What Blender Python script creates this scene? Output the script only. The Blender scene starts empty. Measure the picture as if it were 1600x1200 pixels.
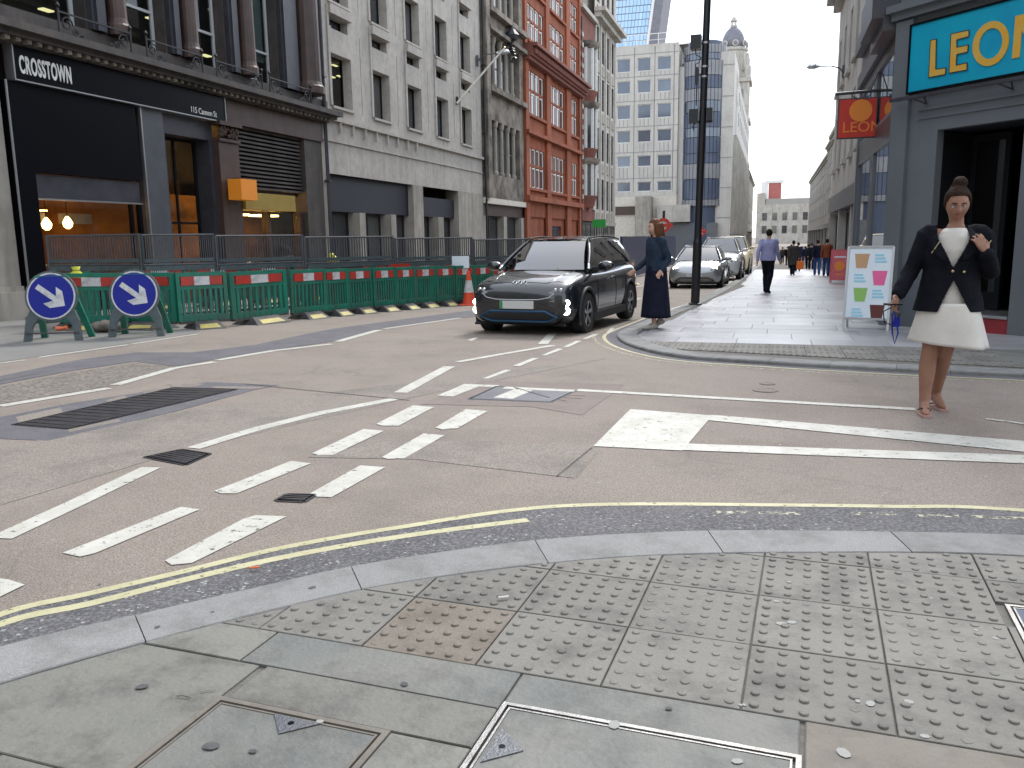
import bpy, bmesh, math, random
from mathutils import Vector, Matrix, noise as mnoise
random.seed(7)
R = math.radians
S = bpy.context.scene
COL = S.collection
# ------------------------------------------------------------------ camera
CF, CH = 1305.87, 1.3014
RX = Vector((0.9556160, 0.2942474, -0.0147129))
DN = Vector((0.0363994, -0.1674749, -0.9852042))
FW = Vector((-0.2923578, 0.9409413, -0.1707521))
cd = bpy.data.cameras.new('camera'); cam = bpy.data.objects.new('camera', cd); COL.objects.link(cam)
cam.matrix_world = Matrix((( RX.x, -DN.x, -FW.x, 0), (RX.y, -DN.y, -FW.y, 0), (RX.z, -DN.z, -FW.z, CH), (0, 0, 0, 1)))
cd.sensor_fit = 'HORIZONTAL'; cd.sensor_width = 36; cd.lens = CF / 1600 * 36
cd.clip_start = 0.05; cd.clip_end = 3000
S.camera = cam
# ------------------------------------------------------------------ sky, sun, exposure
SUN_EL, SUN_AZ = 46, 8
w = bpy.data.worlds.new('World'); S.world = w; w.use_nodes = True
nt = w.node_tree; nt.nodes.clear()
out = nt.nodes.new('ShaderNodeOutputWorld')
bg1 = nt.nodes.new('ShaderNodeBackground'); bg2 = nt.nodes.new('ShaderNodeBackground')
sky = nt.nodes.new('ShaderNodeTexSky'); sky.sky_type = 'NISHITA'; sky.sun_disc = False
sky.sun_elevation = R(SUN_EL); sky.sun_rotation = R(SUN_AZ)
bg1.inputs['Strength'].default_value = 0.07
nt.links.new(sky.outputs[0], bg1.inputs['Color'])
tc = nt.nodes.new('ShaderNodeTexCoord'); cn = nt.nodes.new('ShaderNodeTexNoise'); cn.inputs['Scale'].default_value = 2.2
cn.inputs['Detail'].default_value = 5
cr = nt.nodes.new('ShaderNodeValToRGB'); cr.color_ramp.elements[0].color = (0.86, 0.92, 1, 1); cr.color_ramp.elements[1].color = (1, 1, 1, 1)
cr.color_ramp.elements[0].position = .35; cr.color_ramp.elements[1].position = .65
nt.links.new(tc.outputs['Generated'], cn.inputs['Vector']); nt.links.new(cn.outputs['Fac'], cr.inputs['Fac'])
nt.links.new(cr.outputs[0], bg2.inputs['Color']); bg2.inputs['Strength'].default_value = 0.86
ad = nt.nodes.new('ShaderNodeAddShader')
nt.links.new(bg1.outputs[0], ad.inputs[0]); nt.links.new(bg2.outputs[0], ad.inputs[1]); nt.links.new(ad.outputs[0], out.inputs[0])
sd = bpy.data.lights.new('sun', 'SUN'); sun = bpy.data.objects.new('sun', sd); COL.objects.link(sun)
sd.energy = 1.5; sd.angle = R(14); sd.color = (1, .96, .9)
_a = R(SUN_AZ); _e = R(SUN_EL)
sun.rotation_euler = Vector((math.sin(_a) * math.cos(_e), math.cos(_a) * math.cos(_e), math.sin(_e))).to_track_quat('Z', 'Y').to_euler()
S.view_settings.view_transform = 'Standard'; S.view_settings.look = 'None'; S.view_settings.gamma = 1
S.view_settings.exposure = 0.75; S.view_settings.use_curve_mapping = False
S.cycles.max_bounces = 6; S.cycles.transparent_max_bounces = 8
# ------------------------------------------------------------------ survey: photo points to places on the ground or on an upright wall
ZR = -0.04
def gz(Y):                     # the street falls away gently beyond the junction
    Y = min(Y, 90)
    if Y <= 8: return 0.0
    if Y <= 12: return -0.02 * (Y - 8) ** 2 / 8
    return -0.02 * (Y - 10)
def ray(x, y): return (RX * ((x - 800) / CF) + DN * ((y - 600) / CF) + FW)
def G(x, y, off=0.0):
    d = ray(x, y); z = off
    for _ in range(14):
        t = (z - CH) / d.z; Y = t * d.y; z = off + gz(Y)
    return Vector((t * d.x, t * d.y, z))
def RD(x, y): return G(x, y, ZR)
def onX(x, y, X0): d = ray(x, y); t = X0 / d.x; return Vector((X0, t * d.y, CH + t * d.z))
def onY(x, y, Y0): d = ray(x, y); t = Y0 / d.y; return Vector((t * d.x, Y0, CH + t * d.z))
# ------------------------------------------------------------------ materials
MATS = {}
def mat(name, col, rough=.8, col2=None, scale=3, bump=0, bscale=60, metal=0, spec=.5, emit=None, estr=0, rnd=0, detail=6, coat=0, speck=None, sscale=200, samt=.3, lo=.35, hi=.65, rrough=0, streak=None, stain=None, crack=0):
    m = bpy.data.materials.new(name); m.use_nodes = True; n = m.node_tree; b = n.nodes['Principled BSDF']; L = n.links
    b.inputs['Roughness'].default_value = rough; b.inputs['Metallic'].default_value = metal
    b.inputs['Specular IOR Level'].default_value = spec; b.inputs['Coat Weight'].default_value = coat; b.inputs['Coat Roughness'].default_value = .04
    c = n.nodes.new('ShaderNodeRGB'); c.outputs[0].default_value = (*col, 1); src = c.outputs[0]
    t = n.nodes.new('ShaderNodeTexCoord'); vec = t.outputs['Object']
    if rnd:
        oi = n.nodes.new('ShaderNodeObjectInfo'); va = n.nodes.new('ShaderNodeVectorMath'); va.operation = 'ADD'
        sc = n.nodes.new('ShaderNodeVectorMath'); sc.operation = 'SCALE'; sc.inputs['Scale'].default_value = 37
        L.new(oi.outputs['Random'], sc.inputs[0]); L.new(vec, va.inputs[0]); L.new(sc.outputs[0], va.inputs[1]); vec = va.outputs[0]
    if col2:
        no = n.nodes.new('ShaderNodeTexNoise'); no.inputs['Scale'].default_value = scale; no.inputs['Detail'].default_value = detail; no.inputs['Roughness'].default_value = .65
        L.new(vec, no.inputs['Vector'])
        mr = n.nodes.new('ShaderNodeMapRange'); mr.inputs['From Min'].default_value = lo; mr.inputs['From Max'].default_value = hi; L.new(no.outputs['Fac'], mr.inputs['Value'])
        mx = n.nodes.new('ShaderNodeMix'); mx.data_type = 'RGBA'; mx.inputs['B'].default_value = (*col2, 1)
        L.new(mr.outputs[0], mx.inputs['Factor']); L.new(src, mx.inputs['A']); src = mx.outputs['Result']
        if rrough:
            rr = n.nodes.new('ShaderNodeMapRange'); rr.inputs['To Min'].default_value = rough - rrough; rr.inputs['To Max'].default_value = rough + rrough
            L.new(mr.outputs[0], rr.inputs['Value']); L.new(rr.outputs[0], b.inputs['Roughness'])
    if speck:
        vo = n.nodes.new('ShaderNodeTexNoise'); vo.inputs['Scale'].default_value = sscale; vo.inputs['Detail'].default_value = 2; L.new(vec, vo.inputs['Vector'])
        mr2 = n.nodes.new('ShaderNodeMapRange'); mr2.inputs['From Min'].default_value = .45; mr2.inputs['From Max'].default_value = .62; mr2.inputs['To Max'].default_value = samt
        L.new(vo.outputs['Fac'], mr2.inputs['Value'])
        mx2 = n.nodes.new('ShaderNodeMix'); mx2.data_type = 'RGBA'; mx2.inputs['B'].default_value = (*speck, 1)
        L.new(mr2.outputs[0], mx2.inputs['Factor']); L.new(src, mx2.inputs['A']); src = mx2.outputs['Result']
    def layer(src, colr, amt, scl, a, b_, mp=None, det=6, vor=False):
        v_ = vec
        if mp: ms = n.nodes.new('ShaderNodeMapping'); ms.inputs['Scale'].default_value = mp; L.new(vec, ms.inputs['Vector']); v_ = ms.outputs[0]
        if vor:
            nx = n.nodes.new('ShaderNodeTexNoise'); nx.inputs['Scale'].default_value = scl*2.5; nx.inputs['Detail'].default_value = 5; L.new(v_, nx.inputs['Vector'])
            vm = n.nodes.new('ShaderNodeMix'); vm.data_type = 'RGBA'; vm.inputs['Factor'].default_value = .12; L.new(v_, vm.inputs['A']); L.new(nx.outputs['Color'], vm.inputs['B'])
            t2 = n.nodes.new('ShaderNodeTexVoronoi'); t2.feature = 'DISTANCE_TO_EDGE'; t2.inputs['Scale'].default_value = scl; L.new(vm.outputs['Result'], t2.inputs['Vector']); o_ = t2.outputs['Distance']
        else:
            t2 = n.nodes.new('ShaderNodeTexNoise'); t2.inputs['Scale'].default_value = scl; t2.inputs['Detail'].default_value = det; t2.inputs['Roughness'].default_value = .7; L.new(v_, t2.inputs['Vector']); o_ = t2.outputs['Fac']
        r_ = n.nodes.new('ShaderNodeMapRange'); r_.inputs['From Min'].default_value = a; r_.inputs['From Max'].default_value = b_; r_.inputs['To Min'].default_value = 0; r_.inputs['To Max'].default_value = amt; L.new(o_, r_.inputs['Value']); f_ = r_.outputs[0]
        if vor:
            mk = n.nodes.new('ShaderNodeTexNoise'); mk.inputs['Scale'].default_value = .35; L.new(vec, mk.inputs['Vector']); m2 = n.nodes.new('ShaderNodeMapRange'); m2.inputs['From Min'].default_value = .5; m2.inputs['From Max'].default_value = .6; L.new(mk.outputs['Fac'], m2.inputs['Value'])
            mm = n.nodes.new('ShaderNodeMath'); mm.operation = 'MULTIPLY'; L.new(f_, mm.inputs[0]); L.new(m2.outputs[0], mm.inputs[1]); f_ = mm.outputs[0]
        x_ = n.nodes.new('ShaderNodeMix'); x_.data_type = 'RGBA'; x_.inputs['B'].default_value = (*colr, 1); L.new(f_, x_.inputs['Factor']); L.new(src, x_.inputs['A']); return x_.outputs['Result']
    if streak: src = layer(src, streak[0], streak[1], 1.0, .46, .66, (3.2, 3.2, .28)); src = layer(src, streak[0], streak[1]*.6, .5, .5, .68)
    if stain: src = layer(src, stain[0], min(1, stain[2]*1.25), stain[1], .47, .68, None, 9); src = layer(src, tuple(min(1, c*2.4) for c in stain[0]), stain[2]*.5, stain[1]*2.7, .56, .74, None, 8)
    if crack: src = layer(src, (.05,.045,.04), crack, .9, .012, .0, None, 2, True)
    if rnd:
        ml = n.nodes.new('ShaderNodeMapRange'); ml.inputs['To Min'].default_value = 1 - rnd; ml.inputs['To Max'].default_value = 1 + rnd
        L.new(oi.outputs['Random'], ml.inputs['Value'])
        sc2 = n.nodes.new('ShaderNodeVectorMath'); sc2.operation = 'SCALE'; L.new(src, sc2.inputs[0]); L.new(ml.outputs[0], sc2.inputs['Scale']); src = sc2.outputs[0]
    L.new(src, b.inputs['Base Color'])
    if bump:
        bn = n.nodes.new('ShaderNodeTexNoise'); bn.inputs['Scale'].default_value = bscale; bn.inputs['Detail'].default_value = 4; L.new(vec, bn.inputs['Vector'])
        bu = n.nodes.new('ShaderNodeBump'); bu.inputs['Strength'].default_value = bump; bu.inputs['Distance'].default_value = .01
        L.new(bn.outputs['Fac'], bu.inputs['Height']); L.new(bu.outputs[0], b.inputs['Normal'])
    if emit: b.inputs['Emission Color'].default_value = (*emit, 1); b.inputs['Emission Strength'].default_value = estr
    MATS[name] = m; return m
def glassmat(name, tint, refl=.08, rough=.02, wav=0.0):     # clear pane: tinted see-through plus a Fresnel mirror
    m = bpy.data.materials.new(name); m.use_nodes = True; n = m.node_tree; n.nodes.clear(); L = n.links
    o = n.nodes.new('ShaderNodeOutputMaterial'); tr = n.nodes.new('ShaderNodeBsdfTransparent'); tr.inputs[0].default_value = (*tint, 1)
    gl = n.nodes.new('ShaderNodeBsdfGlossy'); gl.inputs['Roughness'].default_value = rough
    ge = n.nodes.new('ShaderNodeNewGeometry'); dt = n.nodes.new('ShaderNodeVectorMath'); dt.operation = 'DOT_PRODUCT'; mx = n.nodes.new('ShaderNodeMixShader')
    L.new(ge.outputs['Normal'], dt.inputs[0]); L.new(ge.outputs['Incoming'], dt.inputs[1]); ab = n.nodes.new('ShaderNodeMath'); ab.operation = 'ABSOLUTE'; L.new(dt.outputs['Value'], ab.inputs[0])
    om = n.nodes.new('ShaderNodeMath'); om.operation = 'SUBTRACT'; om.inputs[0].default_value = 1; L.new(ab.outputs[0], om.inputs[1]); pw = n.nodes.new('ShaderNodeMath'); pw.operation = 'POWER'; pw.inputs[1].default_value = 5; L.new(om.outputs[0], pw.inputs[0])
    ma = n.nodes.new('ShaderNodeMath'); ma.operation = 'ADD'; ma.inputs[1].default_value = refl; ma.use_clamp = True
    L.new(pw.outputs[0], ma.inputs[0]); L.new(ma.outputs[0], mx.inputs[0]); L.new(tr.outputs[0], mx.inputs[1]); L.new(gl.outputs[0], mx.inputs[2]); L.new(mx.outputs[0], o.inputs[0])
    if wav:
        t = n.nodes.new('ShaderNodeTexCoord'); bn = n.nodes.new('ShaderNodeTexNoise'); bn.inputs['Scale'].default_value = 1.3; bu = n.nodes.new('ShaderNodeBump'); bu.inputs['Strength'].default_value = wav
        L.new(t.outputs['Object'], bn.inputs['Vector']); L.new(bn.outputs['Fac'], bu.inputs['Height']); L.new(bu.outputs[0], gl.inputs['Normal'])
    MATS[name] = m; return m
def paintmat(name, col, wear=.5, scale=14):                # worn road paint that lets the road show through
    m = mat(name, col, .6, (col[0]*.8, col[1]*.8, col[2]*.77), 6, .3, 90)
    n = m.node_tree; L = n.links; b = n.nodes['Principled BSDF']; o = n.nodes['Material Output']
    t = n.nodes.new('ShaderNodeTexCoord'); no = n.nodes.new('ShaderNodeTexNoise'); no.inputs['Scale'].default_value = scale; no.inputs['Detail'].default_value = 9; no.inputs['Roughness'].default_value = .75
    mr = n.nodes.new('ShaderNodeMapRange'); mr.inputs['From Min'].default_value = wear; mr.inputs['From Max'].default_value = wear + .05
    tr = n.nodes.new('ShaderNodeBsdfTransparent'); mx = n.nodes.new('ShaderNodeMixShader')
    L.new(t.outputs['Object'], no.inputs['Vector']); L.new(no.outputs['Fac'], mr.inputs['Value']); L.new(mr.outputs[0], mx.inputs[0]); L.new(b.outputs[0], mx.inputs[1]); L.new(tr.outputs[0], mx.inputs[2]); L.new(mx.outputs[0], o.inputs[0])
    return m
M = MATS
mat('road', (.190, .155, .127), .85, (.222, .188, .157), .55, .6, 150, stain=((.125,.105,.09), .7, .38), crack=.22, speck=(.40, .35, .32), sscale=120, samt=.6, rrough=.05)
mat('band', (.068, .066, .070), .8, (.098, .095, .098), 3, .7, 120, speck=(.30, .30, .32), sscale=70, samt=.35)
mat('patchdark', (.075, .073, .085), .8, (.12, .115, .125), 3, .7, 130, speck=(.25, .24, .26), sscale=150, samt=.4)
mat('patchlight', (.24, .215, .185), .85, (.17, .15, .125), 6, .8, 60, speck=(.09, .08, .07), sscale=24, samt=.8)
mat('patchpink', (.21, .17, .15), .85, (.17, .14, .125), 3, .4, 150, speck=(.35, .3, .27), sscale=200, samt=.3)
mat('patchgrey', (.185, .160, .136), .85, (.205, .178, .152), 1.2, .6, 140, speck=(.40, .36, .32), sscale=120, samt=.6, stain=((.11,.10,.09), 1.2, .5))
mat('leftgrey', (.17, .17, .165), .8, (.22, .215, .2), 1, .3, 80)
mat('kerb', (.188, .188, .184), .85, (.222, .222, .216), 1.5, .25, 260, speck=(.36, .36, .36), sscale=230, samt=.5, rnd=.07, stain=((.11,.11,.105), 4, .5))
mat('slab', (.160, .162, .142), .72, (.190, .186, .162), 3.2, .4, 55, speck=(.24, .235, .22), sscale=300, samt=.25, rnd=.09, rrough=.1, stain=((.075,.073,.066), 5, .6))
mat('slabblue', (.138, .146, .138), .68, (.175, .174, .155), 3, .4, 55, speck=(.24, .235, .22), sscale=300, samt=.25, rnd=.05, stain=((.07,.07,.065), 4, .6))
mat('slabbrown', (.150, .130, .105), .75, (.175, .160, .135), 4, .3, 40, speck=(.24, .22, .19), sscale=300, samt=.3, stain=((.08,.07,.06), 5, .5))
mat('tile', (.162, .157, .141), .75, (.180, .172, .154), 4, .3, 60, speck=(.24, .23, .21), sscale=300, samt=.3, rnd=.08, stain=((.075,.07,.064), 5, .6))
mat('tilebrown', (.158, .136, .110), .75, (.180, .156, .130), 6, .4, 60, speck=(.25, .21, .16), sscale=300, samt=.3, stain=((.09,.07,.05), 5, .5))
mat('mortar', (.13, .122, .11), .95, (.17, .16, .145), 14, .5, 80)
mat('farslab', (.25, .25, .265), .42, (.35, .35, .365), .8, .1, 60, rnd=.16, rrough=.12)
mat('iron', (.045, .043, .048), .5, (.08, .075, .078), 12, .4, 120, metal=.6)
mat('ironblue', (.12, .125, .14), .5, (.15, .155, .168), 3, .4, 120, metal=.5)
mat('steel', (.36, .36, .36), .5, (.22, .215, .21), 14, .2, 200, metal=1)
mat('gum', (.32, .32, .30), .8, (.3, .3, .29), 30)
mat('gumdark', (.06, .06, .062), .8, (.1, .1, .1), 30)
paintmat('white', (.56, .55, .50), .585, 22)
paintmat('whiteworn', (.5, .49, .45), .53, 22)
paintmat('yellow', (.52, .49, .31), .58, 26)
paintmat('yellowworn', (.5, .48, .36), .46, 30)
mat('concrete', (.47, .44, .395), .85, (.39, .365, .33), .9, .15, 30, streak=((.22,.20,.175), .38), speck=(.22, .21, .2), sscale=5, samt=.25)
mat('palestone', (.40, .37, .325), .85, (.28, .26, .225), .8, .2, 30, streak=((.13,.12,.10), .6))
mat('darkstone', (.048, .043, .042), .65, (.085, .070, .060), 2.2, .3, 20, streak=((.02,.018,.018), .6))
mat('weathered', (.25, .215, .175), .85, (.065, .056, .048), .9, .4, 14, lo=.4, hi=.62)
mat('brownstone', (.082, .048, .038), .5, (.055, .034, .028), 3, .1, 30, streak=((.02,.015,.014), .5))
mat('redbrick', (.33, .088, .034), .85, (.25, .066, .027), 1.2, .3, 12, streak=((.07,.025,.018), .55))
mat('brownbrick', (.23, .075, .055), .85, (.15, .06, .045), 2, .3, 12)
mat('whitestone', (.50, .475, .43), .8, (.40, .38, .34), .5, .15, 20, streak=((.18,.165,.145), .5))
mat('whitepanel', (.52, .50, .46), .7, (.46, .44, .41), .25, .05, 10, rnd=.03, streak=((.3,.28,.25), .4))
mat('greypanel', (.20, .205, .225), .45, (.25, .25, .265), .5)
mat('pierdark', (.085, .092, .105), .4, (.06, .065, .075), 2)
mat('slate', (.20, .20, .23), .7, (.15, .15, .18), .6)
mat('roofgrey', (.36, .345, .325), .8, (.3, .29, .27), .3)
mat('black', (.003, .0035, .006), .3, spec=.14)
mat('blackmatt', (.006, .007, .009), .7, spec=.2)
mat('ironwork', (.012, .012, .015), .4)
mat('alu', (.5, .51, .53), .35, metal=.9)
mat('paleframe', (.42, .44, .44), .5)
mat('whitepaint', (.78, .78, .76), .5, (.68, .68, .66), 4)
mat('creampaint', (.62, .58, .5), .6, (.5, .46, .4), 3)
mat('leongrey', (.140, .157, .174), .5, (.118, .133, .150), 1.1, .06, 20)
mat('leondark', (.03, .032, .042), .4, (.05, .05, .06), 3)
mat('leonblue', (.0, .29, .50), .4, (.0, .38, .54), 1.0)
mat('leonyellow', (.70, .36, .025), .45, (.6, .42, .1), 9)
mat('signred', (.62, .035, .02), .45, (.5, .03, .02), 2)
mat('signorange', (.8, .24, .03), .5)
mat('hazyred', (.42, .13, .12), .7, (.36, .11, .10), .6)  # red muted for distance haze, put into the colour
mat('stepred', (.30, .03, .04), .5, (.22, .025, .03), 8)
mat('green', (.008, .22, .145), .5, (.008, .15, .105), 3, .1, 30, coat=.1, streak=((.06,.07,.055), .5), rnd=.1)
mat('greendark', (.006, .10, .075), .5, (.01, .14, .10), 4)
mat('refred', (.52, .035, .022), .4, (.4, .04, .03), 12, rnd=.12, stain=((.10,.05,.04), 9, .5))
mat('refwhite', (.62, .64, .66), .4, (.52, .53, .54), 12, stain=((.22,.22,.21), 9, .5))
mat('rubber', (.035, .036, .039), .75, (.10, .095, .088), 5, .2, 40)
mat('padyellow', (.55, .46, .12), .6, (.35, .3, .12), 10)
mat('fencegrey', (.07, .075, .085), .55, (.11, .115, .125), 4, metal=.3)
mat('signblue', (.004, .012, .24), .45, spec=.3)
mat('frameGreenGrey', (.05, .075, .085), .6, (.085, .11, .115), 5)
mat('cone', (.75, .08, .03), .45, (.6, .07, .03), 8)
mat('carblack', (.006, .008, .012), .25, coat=1)
mat('carplastic', (.012, .013, .015), .6)
mat('carsilver', (.36, .38, .40), .28, metal=.7, coat=1)
mat('carwhite', (.6, .62, .64), .3, coat=1)
mat('carbeige', (.50, .40, .22), .4, coat=.5)
mat('tyre', (.012, .012, .013), .8)
mat('rim', (.35, .35, .36), .3, metal=.9)
mat('trimblue', (.008, .06, .13), .4)
mat('plate', (.55, .56, .56), .5)
mat('platgreen', (.02, .25, .09), .5)
mat('lens', (.09, .10, .11), .08, coat=1)
mat('ledwhite', (1, 1, 1), .3, emit=(1, .98, .85), estr=9)
mat('ledyellow', (1, 1, 1), .3, emit=(1, 1, .62), estr=5)
mat('lampwarm', (1, .7, .3), .4, emit=(1, .55, .16), estr=11)
mat('lampoffice', (1, 1, .8), .4, emit=(1, .84, .42), estr=1.6)
mat('lampwhite', (1, 1, 1), .4, emit=(1, .97, .9), estr=3)
mat('warmwall', (.50, .24, .07), .7, (.25, .12, .05), 1.5)
mat('orangebox', (.60, .20, .015), .5, emit=(1,.35,.03), estr=.07)
mat('orangelit', (.5, .12, .01), .4, emit=(1, .22, .02), estr=.12)
mat('yellowfascia', (.30, .21, .03), .5, (.24, .16, .03), 3, emit=(.9, .6, .05), estr=.01)
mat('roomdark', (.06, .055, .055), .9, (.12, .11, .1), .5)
mat('blind', (.42, .48, .46), .8)
mat('greensign', (.02, .22, .04), .4, emit=(.03, .9, .1), estr=.03)
mat('bluehoard', (.012, .018, .06), .5)
mat('bluedoor', (.05, .09, .15), .5)
mat('skin', (.33, .175, .12), .5, (.27, .14, .095), 9, spec=.4)
mat('skinfair', (.55, .34, .26), .5, (.48, .28, .2), 9)
mat('skindark', (.18, .09, .06), .5, (.15, .075, .05), 9)
mat('hairdark', (.012, .007, .005), .7, (.04, .022, .014), 60, .5, 90, spec=.12)
mat('hairbrown', (.09, .04, .02), .5, (.14, .06, .03), 40, .5, 90, spec=.12)
mat('clothnavy', (.008, .010, .022), .85, (.014, .016, .032), 20, .3, 200, spec=.12)
mat('clothblack', (.005, .006, .010), .85, (.009, .010, .015), 16, .3, 220, spec=.12)
mat('clothwhite', (.66, .64, .60), .8, (.58, .56, .53), 5, .2, 120, spec=.12)
mat('clothlilac', (.27, .28, .48), .8, (.34, .35, .55), 5, .2, 90, spec=.12)
mat('clothblue', (.03, .06, .16), .8, (.04, .08, .2), 12, .2, 90, spec=.12)
mat('clothteal', (.012, .028, .055), .8, (.035, .045, .065), 9, .2, 90, spec=.12)
mat('clothrust', (.26, .07, .035), .8, (.2, .06, .03), 9, spec=.12)
mat('clothcoat', (.035, .037, .033), .85, (.05, .05, .045), 8, spec=.12)
mat('clothred', (.45, .03, .035), .8, spec=.12)
mat('bagorange', (.75, .17, .015), .6)
mat('shoegrey', (.35, .34, .3), .7)
mat('sandal', (.045, .02, .025), .6)
mat('sole', (.42, .26, .23), .7)
mat('eyewhite', (.75, .73, .7), .2)
mat('eyedark', (.015, .01, .008), .1)
mat('lips', (.30, .09, .075), .4)
mat('metalgold', (.6, .5, .3), .3, metal=1)
mat('boardwhite', (.66, .76, .84), .35, (.72, .8, .86), 3)
mat('boardred', (.66, .12, .14), .4, (.55, .09, .12), 5)
mat('pink', (.75, .12, .32), .5); mat('lime', (.25, .48, .12), .5); mat('cola', (.10, .02, .015), .4); mat('coffee', (.5, .3, .16), .5); mat('skyblue', (.30, .62, .78), .5)
mat('hivis', (.6, .62, .04), .5); mat('sandbag', (.20, .18, .155), .9, (.22, .19, .16), 12, .4, 60)
mat('litterorange', (.8, .2, .08), .5)
glassmat('glass', (.6, .64, .64), .06, .015, .05)
glassmat('shopglass', (.8, .82, .82), .04, .01)
glassmat('carglass', (.10, .12, .13), .24, .01)
glassmat('mirrorglass', (.15, .17, .18), .45, .01)
mat('darkglass', (.02, .024, .03), .07, (.05, .055, .06), .7, spec=.9)
def blinds(mm):
    n = mm.node_tree; L = n.links; b = n.nodes['Principled BSDF']; old = b.inputs['Base Color'].links[0].from_socket; oi = n.nodes.new('ShaderNodeObjectInfo'); r_ = n.nodes.new('ShaderNodeValToRGB'); r_.color_ramp.interpolation = 'CONSTANT'; r_.color_ramp.elements[0].color = (0,0,0,1); e = r_.color_ramp.elements[1]; e.position = .62; e.color = (.35,.35,.35,1); e2 = r_.color_ramp.elements.new(.85); e2.color = (.9,.9,.9,1)
    x_ = n.nodes.new('ShaderNodeMix'); x_.data_type = 'RGBA'; x_.inputs['B'].default_value = (.16,.16,.145,1); L.new(oi.outputs['Random'], r_.inputs['Fac']); L.new(r_.outputs[0], x_.inputs['Factor']); L.new(old, x_.inputs['A']); L.new(x_.outputs['Result'], b.inputs['Base Color'])
blinds(M['darkglass'])
mat('blueglass', (.055, .075, .115), .08, (.10, .13, .18), .15, spec=1, rnd=.3)
mat('navyblack', (.008, .011, .022), .5, (.013, .016, .028), 1)
mat('mutedblue', (.09, .10, .12), .6, (.13, .135, .14), .5)
mat('towerglass', (.30, .50, .74), .12, (.40, .60, .82), .03, spec=1, rnd=.1)
mat('navypanel', (.055, .075, .125), .35, (.08, .10, .15), .4)
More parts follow.
